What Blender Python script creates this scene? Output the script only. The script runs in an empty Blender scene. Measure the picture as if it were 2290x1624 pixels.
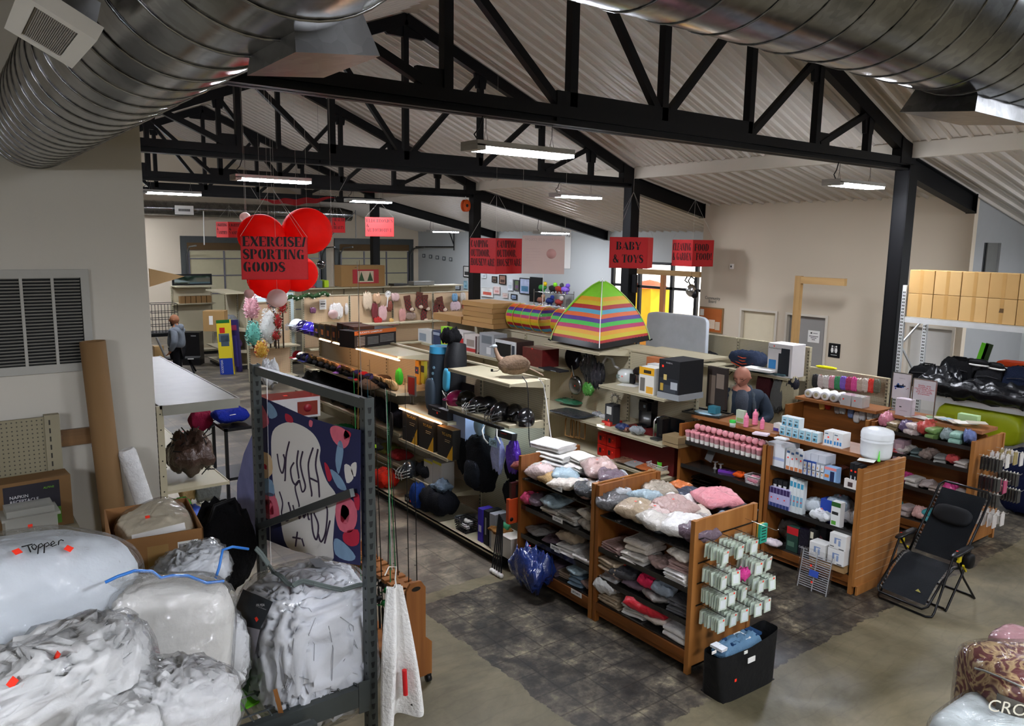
import bpy, bmesh, math, random
from mathutils import Vector, Matrix, noise, Euler
SC=bpy.context.scene; COL=SC.collection
R=math.radians; PI=math.pi
# camera
FPX=1744.08; YAW,PITCH,ROLL=R(36.73366),R(8.902845),R(-0.877459); H=3.7
FW=Vector((math.sin(YAW)*math.cos(PITCH),math.cos(YAW)*math.cos(PITCH),-math.sin(PITCH)))
_r=Vector((math.cos(YAW),-math.sin(YAW),0)); _d=FW.cross(_r)
RX=math.cos(ROLL)*_r+math.sin(ROLL)*_d; DY=-math.sin(ROLL)*_r+math.cos(ROLL)*_d
cam=bpy.data.cameras.new('camera'); cam.lens=FPX/2290*36; cam.sensor_width=36; cam.clip_start=.05; cam.clip_end=300
camo=bpy.data.objects.new('camera',cam); COL.objects.link(camo)
m=Matrix((RX,-DY,-FW)).transposed().to_4x4(); m.translation=Vector((0,0,H)); camo.matrix_world=m
SC.camera=camo
# view, world, sun
SC.view_settings.view_transform='Standard'; SC.view_settings.look='None'
SC.view_settings.exposure=0.55; SC.view_settings.gamma=1; SC.view_settings.use_curve_mapping=False
SC.cycles.use_denoising=True; SC.cycles.max_bounces=8; SC.cycles.diffuse_bounces=4; SC.cycles.glossy_bounces=4
SC.cycles.transparent_max_bounces=24; SC.cycles.transmission_bounces=4
SC.cycles.sample_clamp_indirect=6; SC.cycles.caustics_reflective=False; SC.cycles.caustics_refractive=False
W=bpy.data.worlds.new('world'); SC.world=W; W.use_nodes=True
W.node_tree.nodes['Background'].inputs[0].default_value=(1.0,.96,.9,1); W.node_tree.nodes['Background'].inputs[1].default_value=2.2
LAMP=110.0      # strength of the fluorescent diffusers
STRIP=26.0     # strength of the shelf light strips
sun=bpy.data.lights.new('sun','SUN'); sun.energy=3.5; sun.angle=R(1); sun.color=(1,.86,.66)
so=bpy.data.objects.new('sun',sun); COL.objects.link(so); so.rotation_euler=Vector((-.80,.10,-.42)).to_track_quat('-Z','Y').to_euler()
# pixel helpers (photo px -> world)
def at(px,py,x=None,y=None,z=None):
    v=FW*FPX+RX*(px-1145)+DY*(py-812)
    t=(z-H)/v.z if z is not None else (x/v.x if x is not None else y/v.y)
    return Vector((0,0,H))+v*t
def proj(p):
    q=Vector(p)-Vector((0,0,H)); c=q.dot(FW); return (1145+FPX*q.dot(RX)/c,812+FPX*q.dot(DY)/c)
def _solve(f,t,a=-2.,b=40.):
    # linear-fractional in the unknown: secant on f(v)=t
    for _ in range(60):
        m_=(a+b)/2
        if (f(a)-t)*(f(m_)-t)<=0: b=m_
        else: a=m_
    return (a+b)/2
def depth(p): return (Vector(p)-Vector((0,0,H))).dot(FW)
def ys(px,x,z): # y of a point at x,z seen at column px
    k=(px-1145)/FPX; A=RX-k*FW; return -(A.x*x+A.z*(z-H))/A.y
def xs(px,y,z):
    k=(px-1145)/FPX; A=RX-k*FW; return -(A.y*y+A.z*(z-H))/A.x
def zs(py,x,y):
    k=(py-812)/FPX; A=DY-k*FW; return H-(A.x*x+A.y*y)/A.z
# materials
MC={}
def lin(h):
    if isinstance(h,str):
        c=[int(h[i:i+2],16)/255 for i in (0,2,4)]
        return tuple(v/12.92 if v<=.04045 else ((v+.055)/1.055)**2.4 for v in c)+(1,)
    return tuple(h)+(1,) if len(h)==3 else tuple(h)
def base(name):
    m=bpy.data.materials.new(name); m.use_nodes=True; nt=m.node_tree; b=nt.nodes['Principled BSDF']; return m,nt,b
def N(nt,t,**k):
    n=nt.nodes.new(t)
    for a,v in k.items():
        if a.startswith('i_'): n.inputs[a[2:].replace('_',' ')].default_value=v
        else: setattr(n,a,v)
    return n
def ramp(nt,f,stops):
    r=N(nt,'ShaderNodeValToRGB'); e=r.color_ramp.elements
    while len(e)<len(stops): e.new(.5)
    for i,(p,c) in enumerate(stops): e[i].position=p; e[i].color=lin(c)
    nt.links.new(f,r.inputs[0]); return r.outputs[0]
def mat(col,rough=.55,metal=0,var=.12,vs=6,bump=0,bs=40,coat=0,crinkle=0,emit=0,alpha=1,spec=.35):
    key=(col,rough,metal,var,vs,bump,bs,coat,crinkle,emit,alpha,spec)
    if key in MC: return MC[key]
    m,nt,b=base('mat_%s'%(col if isinstance(col,str) else 'c')); c=lin(col)
    tc=N(nt,'ShaderNodeTexCoord')
    if var:
        n=N(nt,'ShaderNodeTexNoise'); n.inputs['Scale'].default_value=vs; n.inputs['Detail'].default_value=3
        nt.links.new(tc.outputs['Object'],n.inputs['Vector'])
        mx=N(nt,'ShaderNodeMix',data_type='RGBA'); 
        mx.inputs[6].default_value=tuple(v*(1-var) for v in c[:3])+(1,); mx.inputs[7].default_value=tuple(min(1,v*(1+var)) for v in c[:3])+(1,)
        nt.links.new(n.outputs[0],mx.inputs[0]); nt.links.new(mx.outputs[2],b.inputs['Base Color'])
    else: b.inputs['Base Color'].default_value=c
    b.inputs['Roughness'].default_value=rough; b.inputs['Metallic'].default_value=metal
    b.inputs['Specular IOR Level'].default_value=spec
    if bump or crinkle:
        n2=N(nt,'ShaderNodeTexNoise'); n2.inputs['Scale'].default_value=bs; n2.inputs['Detail'].default_value=4
        nt.links.new(tc.outputs['Object'],n2.inputs['Vector'])
        bp=N(nt,'ShaderNodeBump'); bp.inputs['Strength'].default_value=max(bump,crinkle); bp.inputs['Distance'].default_value=.02
        nt.links.new(n2.outputs[0],bp.inputs['Height'])
        if bump: nt.links.new(bp.outputs[0],b.inputs['Normal'])
        if coat: nt.links.new(bp.outputs[0],b.inputs['Coat Normal'])
    b.inputs['Coat Weight'].default_value=coat; b.inputs['Coat Roughness'].default_value=.08
    if emit:
        b.inputs['Emission Color'].default_value=c; b.inputs['Emission Strength'].default_value=emit
    if alpha<1: b.inputs['Alpha'].default_value=alpha
    MC[key]=m; return m
def cloth(c,**k): return mat(c,rough=.9,bump=.5,bs=60,var=.15,spec=.2,**k)
def wrapped(c): return mat(c,rough=.8,var=.18,coat=.9,crinkle=.9,bs=22,bump=.25)   # goods in clear plastic
def card(c='b08a5c'): return mat(c,rough=.85,var=.08,vs=3)
def glossy(c): return mat(c,rough=.3,coat=.3)
def plain(c): return mat(c,rough=.6,var=.05)
def film(op=.12,crk=1.0,bs=14,tint='ffffff'):
    key=('film',op,crk,bs,tint)
    if key in MC: return MC[key]
    m,nt,b=base('clear_film'); nt.nodes.remove(b); out=nt.nodes['Material Output']
    tc=N(nt,'ShaderNodeTexCoord'); n=N(nt,'ShaderNodeTexNoise'); n.inputs['Scale'].default_value=bs; n.inputs['Detail'].default_value=5; n.inputs['Distortion'].default_value=1.2
    nt.links.new(tc.outputs['Object'],n.inputs['Vector'])
    bp=N(nt,'ShaderNodeBump'); bp.inputs['Strength'].default_value=crk; bp.inputs['Distance'].default_value=.03; nt.links.new(n.outputs[0],bp.inputs['Height'])
    g=N(nt,'ShaderNodeBsdfGlossy'); g.inputs['Roughness'].default_value=.12; nt.links.new(bp.outputs[0],g.inputs['Normal'])
    t=N(nt,'ShaderNodeBsdfTransparent'); t.inputs['Color'].default_value=lin(tint)
    fr=N(nt,'ShaderNodeFresnel'); fr.inputs['IOR'].default_value=1.28; nt.links.new(bp.outputs[0],fr.inputs['Normal'])
    ad=N(nt,'ShaderNodeMath',operation='ADD'); ad.inputs[1].default_value=op*.35; sc_=N(nt,'ShaderNodeMath',operation='MULTIPLY'); sc_.inputs[1].default_value=.45; nt.links.new(fr.outputs[0],sc_.inputs[0]); nt.links.new(sc_.outputs[0],ad.inputs[0])
    mx=N(nt,'ShaderNodeMixShader'); nt.links.new(ad.outputs[0],mx.inputs[0]); nt.links.new(t.outputs[0],mx.inputs[1]); nt.links.new(g.outputs[0],mx.inputs[2])
    nt.links.new(mx.outputs[0],out.inputs[0]); MC[key]=m; return m
def pegmat(col='b7ad92',hole='4b463a',pitch=.0254,r=.0042,axes=(1,2)):
    key=('peg',col,pitch,axes,r)
    if key in MC: return MC[key]
    m,nt,b=base('pegboard'); tc=N(nt,'ShaderNodeTexCoord'); s=N(nt,'ShaderNodeSeparateXYZ'); nt.links.new(tc.outputs['Object'],s.inputs[0])
    sq=[]
    for a in axes:
        d=N(nt,'ShaderNodeMath',operation='MODULO'); ad=N(nt,'ShaderNodeMath',operation='ADD'); ad.inputs[1].default_value=50*pitch
        nt.links.new(s.outputs[a],ad.inputs[0]); nt.links.new(ad.outputs[0],d.inputs[0]); d.inputs[1].default_value=pitch
        q=N(nt,'ShaderNodeMath',operation='SUBTRACT'); nt.links.new(d.outputs[0],q.inputs[0]); q.inputs[1].default_value=pitch/2
        w=N(nt,'ShaderNodeMath',operation='MULTIPLY'); nt.links.new(q.outputs[0],w.inputs[0]); nt.links.new(q.outputs[0],w.inputs[1]); sq.append(w)
    a_=N(nt,'ShaderNodeMath',operation='ADD'); nt.links.new(sq[0].outputs[0],a_.inputs[0]); nt.links.new(sq[1].outputs[0],a_.inputs[1])
    lt=N(nt,'ShaderNodeMath',operation='LESS_THAN'); nt.links.new(a_.outputs[0],lt.inputs[0]); lt.inputs[1].default_value=r*r
    mx=N(nt,'ShaderNodeMix',data_type='RGBA'); mx.inputs[6].default_value=lin(col); mx.inputs[7].default_value=lin(hole)
    nt.links.new(lt.outputs[0],mx.inputs[0]); nt.links.new(mx.outputs[2],b.inputs['Base Color']); b.inputs['Roughness'].default_value=.6
    MC[key]=m; return m
def wood(c1='8a5426',c2='5e3414',axis=1,scale=14,rough=.45):
    key=('wood',c1,c2,axis,scale)
    if key in MC: return MC[key]
    m,nt,b=base('wood'); tc=N(nt,'ShaderNodeTexCoord'); mp=N(nt,'ShaderNodeMapping'); sc=[1,1,1]; sc[axis]=.08; mp.inputs['Scale'].default_value=sc
    nt.links.new(tc.outputs['Object'],mp.inputs[0]); n=N(nt,'ShaderNodeTexNoise'); n.inputs['Scale'].default_value=scale; n.inputs['Detail'].default_value=5; n.inputs['Distortion'].default_value=.6
    nt.links.new(mp.outputs[0],n.inputs['Vector']); c=ramp(nt,n.outputs[0],[(.3,c2),(.7,c1)]); nt.links.new(c,b.inputs['Base Color']); b.inputs['Roughness'].default_value=rough
    MC[key]=m; return m
def galv(c='9a9f9c',rough=.28,metal=1.0):
    key=('galv',c,rough)
    if key in MC: return MC[key]
    m,nt,b=base('galvanised'); tc=N(nt,'ShaderNodeTexCoord'); v=N(nt,'ShaderNodeTexVoronoi'); v.inputs['Scale'].default_value=30
    nt.links.new(tc.outputs['Object'],v.inputs['Vector']); n=N(nt,'ShaderNodeTexNoise'); n.inputs['Scale'].default_value=4; n.inputs['Detail'].default_value=5; nt.links.new(tc.outputs['Object'],n.inputs['Vector'])
    mx=N(nt,'ShaderNodeMix',data_type='RGBA',blend_type='MULTIPLY'); mx.inputs[0].default_value=.35
    cc=lin(c); nt.links.new(ramp(nt,n.outputs[0],[(.3,tuple(x*.6 for x in cc[:3])),(.7,cc)]),mx.inputs[6]); nt.links.new(v.outputs['Color'],mx.inputs[7])
    bw=N(nt,'ShaderNodeRGBToBW'); nt.links.new(mx.outputs[2],bw.inputs[0]); nt.links.new(bw.outputs[0],b.inputs['Base Color'])
    b.inputs['Metallic'].default_value=metal
    nt.links.new(ramp(nt,n.outputs[0],[(.3,(rough,)*3),(.75,(rough+.12,)*3)]),b.inputs['Roughness'])
    MC[key]=m; return m
# mesh builder
class MB:
    def __init__(s): s.v=[]; s.f=[]; s.m=[]; s.sm=[]
    def add(s,vs,fs,m=0,smooth=False):
        o=len(s.v); s.v+= [Vector(p) for p in vs]
        for f in fs: s.f.append([i+o for i in f]); s.m.append(m); s.sm.append(smooth)
        return s
    def box(s,x0,x1,y0,y1,z0,z1,m=0):
        if x0>x1:x0,x1=x1,x0
        if y0>y1:y0,y1=y1,y0
        if z0>z1:z0,z1=z1,z0
        return s.add([(x,y,z) for z in (z0,z1) for y in (y0,y1) for x in (x0,x1)],[(0,2,3,1),(4,5,7,6),(0,1,5,4),(2,6,7,3),(0,4,6,2),(1,3,7,5)],m)
    def obox(s,c,sz,rot=(0,0,0),m=0):
        M=Euler(rot).to_matrix(); c=Vector(c)
        return s.add([c+M@Vector((x*sz[0]/2,y*sz[1]/2,z*sz[2]/2)) for z in (-1,1) for y in (-1,1) for x in (-1,1)],[(0,2,3,1),(4,5,7,6),(0,1,5,4),(2,6,7,3),(0,4,6,2),(1,3,7,5)],m)
    def bar(s,a,b,w,h,m=0,up=(0,0,1)):
        a=Vector(a);b=Vector(b);d=(b-a).normalized(); u=Vector(up)
        if abs(d.dot(u))>.98: u=Vector((1,0,0))
        r=d.cross(u).normalized(); u=r.cross(d)
        vs=[p+r*i*w/2+u*j*h/2 for p in (a,b) for j in (-1,1) for i in (-1,1)]
        return s.add(vs,[(0,1,3,2),(4,6,7,5),(0,4,5,1),(2,3,7,6),(0,2,6,4),(1,5,7,3)],m)
    def tube(s,pts,r,n=8,m=0,cap=True,smooth=True,closed=False):
        pts=[Vector(p) for p in pts]; k=len(pts); rs=r if isinstance(r,(list,tuple)) else [r]*k
        vs=[];fs=[]; prev=None
        for i,p in enumerate(pts):
            if closed: d=(pts[(i+1)%k]-pts[i-1])
            else: d=(pts[min(i+1,k-1)]-pts[max(i-1,0)])
            d=d.normalized() if d.length>1e-9 else Vector((0,0,1))
            if prev is None: u=Vector((0,0,1)) if abs(d.z)<.95 else Vector((1,0,0))
            else: u=prev
            u=(u-d*u.dot(d)); u=u.normalized() if u.length>1e-6 else Vector((1,0,0)); prev=u; w=d.cross(u)
            vs+=[p+(u*math.cos(2*PI*j/n)+w*math.sin(2*PI*j/n))*rs[i] for j in range(n)]
        for i in range(k if closed else k-1):
            a=i*n;b=((i+1)%k)*n
            fs+=[(a+j,a+(j+1)%n,b+(j+1)%n,b+j) for j in range(n)]
        s.add(vs,fs,m,smooth)
        if cap and not closed: s.add(vs[:n],[tuple(range(n))[::-1]],m); s.add(vs[-n:],[tuple(range(n))],m)
        return s
    def lathe(s,prof,c=(0,0,0),n=20,m=0,smooth=True,axis='z'):
        c=Vector(c);vs=[];fs=[]
        for r,z in prof:
            for j in range(n):
                a=2*PI*j/n; p=(r*math.cos(a),r*math.sin(a),z)
                if axis=='x': p=(p[2],p[0],p[1])
                if axis=='y': p=(p[0],p[2],p[1])
                vs.append(c+Vector(p))
        for i in range(len(prof)-1): fs+=[(i*n+j,i*n+(j+1)%n,(i+1)*n+(j+1)%n,(i+1)*n+j) for j in range(n)]
        s.add(vs,fs,m,smooth)
        if prof[0][0]>1e-4: s.add(vs[:n],[tuple(range(n))[::-1]],m)
        if prof[-1][0]>1e-4: s.add(vs[-n:],[tuple(range(n))],m)
        return s
    def prism(s,poly,axis,a,b,m=0):
        # poly: 2d points in the plane across `axis`
        def P(p,t): return {'x':(t,p[0],p[1]),'y':(p[0],t,p[1]),'z':(p[0],p[1],t)}[axis]
        n=len(poly); vs=[P(p,a) for p in poly]+[P(p,b) for p in poly]
        return s.add(vs,[tuple(range(n))[::-1],tuple(range(n,2*n))]+[(i,(i+1)%n,n+(i+1)%n,n+i) for i in range(n)],m)
    def plate(s,pts,t,m=0):
        # polygon in space given thickness along its normal
        pts=[Vector(p) for p in pts]; n=(pts[1]-pts[0]).cross(pts[2]-pts[1]).normalized()*t; k=len(pts)
        return s.add(pts+[p+n for p in pts],[tuple(range(k))[::-1],tuple(range(k,2*k))]+[(i,(i+1)%k,k+(i+1)%k,k+i) for i in range(k)],m)
    def grid(s,fn,nu,nv,m=0,smooth=True):
        vs=[fn(i/nu,j/nv) for j in range(nv+1) for i in range(nu+1)]
        return s.add(vs,[(j*(nu+1)+i,j*(nu+1)+i+1,(j+1)*(nu+1)+i+1,(j+1)*(nu+1)+i) for j in range(nv) for i in range(nu)],m,smooth)
    def blob(s,c,r,p=2.6,nu=18,nv=12,amp=.04,fr=2.5,seed=0,m=0,rot=(0,0,0),ridge=0,flat=0):
        # superellipsoid with soft lumps and creases
        c=Vector(c); M=Euler(rot).to_matrix(); sd=Vector((seed*7.3,seed*3.1,seed*5.7)); vs=[]
        def sp(v): return math.copysign(abs(v)**(2/p),v)
        for j in range(nv+1):
            ph=-PI/2+PI*j/nv
            for i in range(nu):
                th=2*PI*i/nu; q=Vector((sp(math.cos(ph))*sp(math.cos(th)),sp(math.cos(ph))*sp(math.sin(th)),sp(math.sin(ph))))
                P=Vector((q.x*r[0],q.y*r[1],q.z*r[2])); k=noise.noise(P*fr/max(r)*1.0+sd)*amp+noise.noise(P*fr*2.7/max(r)+sd)*amp*.5
                if ridge: k-=ridge*max(0,1-abs(noise.noise(P*fr*1.6/max(r)+sd*2))*7)
                P=P+q.normalized()*k*max(r) if q.length else P
                if flat and P.z<-r[2]*flat: P.z=-r[2]*flat
                vs.append(c+M@P)
        fs=[(j*nu+i,j*nu+(i+1)%nu,(j+1)*nu+(i+1)%nu,(j+1)*nu+i) for j in range(nv) for i in range(nu)]
        return s.add(vs,fs,m,True)
    def shift(s,d):
        d=Vector(d); s.v=[p+d for p in s.v]; return s
    def build(s,name,mats,parent=None,loc=None,rz=0,**tagk):
        if not isinstance(mats,(list,tuple)): mats=[mats]
        me=bpy.data.meshes.new(name); me.from_pydata([tuple(p) for p in s.v],[],s.f)
        for mm in mats: me.materials.append(mm)
        me.polygons.foreach_set('material_index',s.m); me.polygons.foreach_set('use_smooth',s.sm); me.update()
        o=bpy.data.objects.new(name,me); COL.objects.link(o)
        if parent: o.parent=parent
        if loc is not None: o.location=loc
        if rz: o.rotation_euler=(0,0,rz) if not isinstance(rz,tuple) else rz
        return tag(o,**tagk)
def tag(o,label=None,cat=None,group=None,kind=None):
    if label: o['label']=label
    if cat: o['category']=cat
    if group: o['group']=group
    if kind: o['kind']=kind
    return o
def thing(name,label,cat,loc=(0,0,0),rz=0,group=None):
    o=bpy.data.objects.new(name,None); COL.objects.link(o); o.location=loc; o.rotation_euler=(0,0,rz) if not isinstance(rz,tuple) else rz
    o.empty_display_size=.05; return tag(o,label,cat,group)
def dup(o,loc=None,rz=None,label=None,group=None,parent=None):
    c=o.copy(); COL.objects.link(c)
    if parent: c.parent=parent
    for ch in list(o.children): dup(ch,parent=c)
    if loc is not None: c.location=loc
    if rz is not None: c.rotation_euler=(0,0,rz) if not isinstance(rz,tuple) else rz
    if label: c['label']=label
    if group: c['group']=group
    return c
def struct(mb,name,mats,label=None): 
    o=mb.build(name,mats); o['kind']='structure'
    if label: o['label']=label
    return o
def bevel(o,w=.004,seg=2):
    b=o.modifiers.new('b','BEVEL'); b.width=w; b.segments=seg; b.limit_method='ANGLE'; return o
TXT={}
def text(s,p,u,v,h,mt,parent=None,name='lettering',off=.0,wid=None,align='CENTER',ex=.0008,shear=0,sp=1.0,lines=.9,bold=0):
    # text lying in the plane (u right, v up) at p (parent-local coordinates), cap height h, optional total width
    cu=bpy.data.curves.new('t','FONT'); cu.body=s; cu.size=1; cu.align_x=align; cu.align_y='CENTER'; cu.extrude=0; cu.offset=bold; cu.shear=shear
    cu.space_character=sp; cu.space_line=lines; cu.resolution_u=3
    t=bpy.data.objects.new('t',cu); COL.objects.link(t); dg=bpy.context.evaluated_depsgraph_get(); me=bpy.data.meshes.new_from_object(t.evaluated_get(dg)); bpy.data.objects.remove(t)
    xs_=[q.co.x for q in me.vertices] or [0,1]; w0=max(xs_)-min(xs_); sy=h/.7; sx=sy if not wid else wid/max(w0,1e-6)
    u=Vector(u).normalized(); v=Vector(v).normalized(); n=u.cross(v); p=Vector(p)
    for q in me.vertices: q.co=p+u*q.co.x*sx+v*q.co.y*sy+n*(off+ex)
    me.materials.append(mt); o=bpy.data.objects.new(name,me); COL.objects.link(o)
    if parent: o.parent=parent
    return o
def rnd(a,b): return random.uniform(a,b)
random.seed(7)
BLK=mat('08080a',rough=.55,var=.25,vs=3,spec=.25); BLKS=mat('141416',rough=.35); WHT=mat('e6e4df',rough=.6,var=.03); WIRE=mat('d5d5d0',rough=.4,metal=.6,var=0)
CHR=mat('c8c8c8',rough=.2,metal=1,var=.05); RED=mat('c21a1e',rough=.6); TAGR=mat('ff3a22',rough=.6,var=0,emit=0); INK=mat('101010',rough=.7,var=0)
CREAM=mat('b9b094',rough=.5,var=.05,vs=3); CREAMD=mat('8f876f',rough=.55,var=.08); 
# the building
YT=[6.53,12.65,18.9,25.2]; XC=12.7; XL=1.3; XR=7.0; YB=31.4; XO=18.0; XB=15.3
def roofz(x):   # underside of the roof sheets
    if x>XC: return 5.20-(x-XC)*.212
    if x<XL: return 5.20-(XL-x)*.212
    return 7.66-.404*abs(x-XR)
# floor: bare concrete, worn dark tile patches
m,nt,b=base('floor'); tc=N(nt,'ShaderNodeTexCoord'); s=N(nt,'ShaderNodeSeparateXYZ'); nt.links.new(tc.outputs['Object'],s.inputs[0])
def noi(sc,det=6,dist=0,vec=None):
    n=N(nt,'ShaderNodeTexNoise'); n.inputs['Scale'].default_value=sc; n.inputs['Detail'].default_value=det; n.inputs['Distortion'].default_value=dist; n.inputs['Roughness'].default_value=.65
    nt.links.new(vec or tc.outputs['Object'],n.inputs['Vector']); return n.outputs[0]
def M2(op,a,b_,clamp=False):
    n=N(nt,'ShaderNodeMath',operation=op,use_clamp=clamp)
    for i,q in enumerate((a,b_)):
        if isinstance(q,(int,float)): n.inputs[i].default_value=q
        else: nt.links.new(q,n.inputs[i])
    return n.outputs[0]
wob=M2('MULTIPLY',M2('SUBTRACT',noi(3,8),.5),.25)
def step(sock,edge,sign):
    d=M2('SUBTRACT',M2('ADD',sock,wob),edge); return M2('GREATER_THAN' if sign>0 else 'LESS_THAN',d,0)
X,Y=s.outputs[0],s.outputs[1]
tile=M2('MULTIPLY',M2('MULTIPLY',step(X,3.72,1),step(Y,3.72,1)),step(Y,6.55,-1))
tile2=M2('MULTIPLY',step(Y,6.75,1),step(X,2.9,1))
wear=noi(2.2,10,.4)
conc=ramp(nt,noi(1.1,10,.6),[(.3,'48432f'),(.5,'655d48'),(.72,'82785f')])
dark=ramp(nt,M2('ADD',M2('MULTIPLY',wear,.6),M2('MULTIPLY',noi(9,6),.4)),[(.38,'1e1c19'),(.48,'37322b'),(.56,'5c5446'),(.66,'978c72')])
br=N(nt,'ShaderNodeTexBrick',offset=0.0,squash=1.0); br.inputs['Scale'].default_value=1; br.inputs['Brick Width'].default_value=.305; br.inputs['Row Height'].default_value=.305; br.inputs['Mortar Size'].default_value=.008
br.inputs['Color1'].default_value=(1,1,1,1); br.inputs['Color2'].default_value=(.75,.75,.75,1); br.inputs['Mortar'].default_value=(.35,.33,.3,1); nt.links.new(tc.outputs['Object'],br.inputs['Vector'])
mx0=N(nt,'ShaderNodeMix',data_type='RGBA',blend_type='MULTIPLY'); mx0.inputs[0].default_value=.8; nt.links.new(dark,mx0.inputs[6]); nt.links.new(br.outputs[0],mx0.inputs[7])
dark2=ramp(nt,wear,[(.34,'3a352f'),(.5,'5f574c'),(.66,'8d826f')])
mx1=N(nt,'ShaderNodeMix',data_type='RGBA',blend_type='MULTIPLY'); mx1.inputs[0].default_value=.5; nt.links.new(dark2,mx1.inputs[6]); nt.links.new(br.outputs[0],mx1.inputs[7])
mxa=N(nt,'ShaderNodeMix',data_type='RGBA'); nt.links.new(tile,mxa.inputs[0]); nt.links.new(conc,mxa.inputs[6]); nt.links.new(mx0.outputs[2],mxa.inputs[7])
mxb=N(nt,'ShaderNodeMix',data_type='RGBA'); nt.links.new(tile2,mxb.inputs[0]); nt.links.new(mxa.outputs[2],mxb.inputs[6]); nt.links.new(mx1.outputs[2],mxb.inputs[7])
wv=N(nt,'ShaderNodeTexWave',wave_type='RINGS'); wv.inputs['Scale'].default_value=2.2; wv.inputs['Distortion'].default_value=9; wv.inputs['Detail'].default_value=3; wv.inputs['Detail Scale'].default_value=.6; nt.links.new(tc.outputs['Object'],wv.inputs['Vector'])
mxc=N(nt,'ShaderNodeMix',data_type='RGBA',blend_type='MULTIPLY'); mxc.inputs[0].default_value=.13; nt.links.new(mxb.outputs[2],mxc.inputs[6]); nt.links.new(ramp(nt,wv.outputs[0],[(.0,'8a8478'),(.05,'ffffff')]),mxc.inputs[7])
nt.links.new(mxc.outputs[2],b.inputs['Base Color'])
nt.links.new(ramp(nt,wear,[(.3,(.35,)*3),(.7,(.62,)*3)]),b.inputs['Roughness'])
bp=N(nt,'ShaderNodeBump'); bp.inputs['Strength'].default_value=.25; bp.inputs['Distance'].default_value=.01; nt.links.new(noi(12,8),bp.inputs['Height']); nt.links.new(bp.outputs[0],b.inputs['Normal'])
FLOORM=m
struct(MB().box(-7,XO+.3,-9,YB+.3,-.2,0),'floor',FLOORM)
WALL=mat('cdc0ab',rough=.8,var=.03,vs=.7); WALLB=mat('b9bdbd',rough=.8,var=.03,vs=.7); WALLN=mat('b7b2a6',rough=.85,var=.03,vs=.5); WALLG=mat('9b9c9b',rough=.85,var=.03)  # WALL is warmed in its colour to stand in for warm light
# roof sheets with real ribs running down the slope
RIBM=mat('c9c2b8',rough=.38,var=.06,vs=.8)
def sheet(x0,x1,y0,y1,pitch=.3048):
    b=MB(); prof=[]; y=y0
    while y<y1:
        prof+=[(y,0),(y+.10,0),(y+.115,-.014),(y+.135,-.014),(y+.15,0),(y+.235,0),(y+.252,-.048),(y+.285,-.048),(y+.302,0)]; y+=pitch
    vs=[]; n=len(prof)
    for x in (x0,x1):
        for (yy,dz) in prof: vs.append((x,yy,roofz(x)+dz))
    # thin solid sheet
    vs2=[Vector(v)+Vector((0,0,.02)) for v in vs]
    b.add(vs,[(i,i+1,n+i+1,n+i) for i in range(n-1)]); b.add(vs2,[(i,n+i,n+i+1,i+1) for i in range(n-1)])
    return b
struct(sheet(XR,XC-.001,-9,YB),'ceiling',RIBM); struct(sheet(XL+.001,XR,-9,YB),'ceiling',RIBM)
struct(sheet(XC+.0011,XO,-9,YB),'ceiling',RIBM); struct(sheet(-7,XL-.001,-9,YB),'ceiling',RIBM)
TRIM=mat('c9c1b3',rough=.6,var=.03)
struct(MB().bar((XR,-9.3,7.74),(XR,YB,7.74),.6,.04).bar(((XR+XC)/2,-9.3,6.55),((XR+XC)/2,YB,6.55),.01,.01),'trim_roof_ridge',TRIM)
sun_lid=MB()   # unseen opaque lid over the inner sheets, added to stop sun leaking in
for xa,xb in ((-7.3,XL),(XL,XR),(XR,XC),(XC,XO+.3)):
    za,zb=roofz(xa+(.001 if xa==XC else 0))+.06,roofz(xb-.001 if xb==XL else xb)+.06
    if xa==XC: za=5.26
    sun_lid.add([(xa,-9.4,za),(xb,-9.4,zb),(xb,YB+.3,zb),(xa,YB+.3,za),(xa,-9.4,za+.1),(xb,-9.4,zb+.1),(xb,YB+.3,zb+.1),(xa,YB+.3,za+.1)],[(0,1,2,3),(7,6,5,4),(0,4,5,1),(2,6,7,3),(1,5,6,2),(0,3,7,4)])
struct(sun_lid,'roof',TRIM)
struct(MB().box(XC-.03,XC+.10,-9,YB,5.10,5.34),'trim_1',TRIM); struct(MB().box(XL-.10,XL+.03,-9,YB,5.10,5.34),'trim_2',TRIM)
struct(MB().bar((XR,-9,7.60),(XR,YB,7.60),.5,.03),'trim_3',TRIM)
# walls
struct(MB().box(-7,XO+.3,YB,YB+.3,0,8),'wall_back',WALL)
struct(MB().box(-7,XO+.3,-9.3,-9,0,8),'wall_behind',WALL); struct(MB().box(-7.3,-7,-9,YB,0,8),'wall_left',WALL)
w=MB()   # outer wall with the entrance opening
e0,e1,eh=12.75,18.75,3.12
w.box(XO,XO+.2,-9,e0,0,5.3); w.box(XO,XO+.2,e1,YB,0,5.3); w.box(XO,XO+.2,e0,e1,eh,5.3)
struct(w,'wall_right',WALLB)
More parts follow.
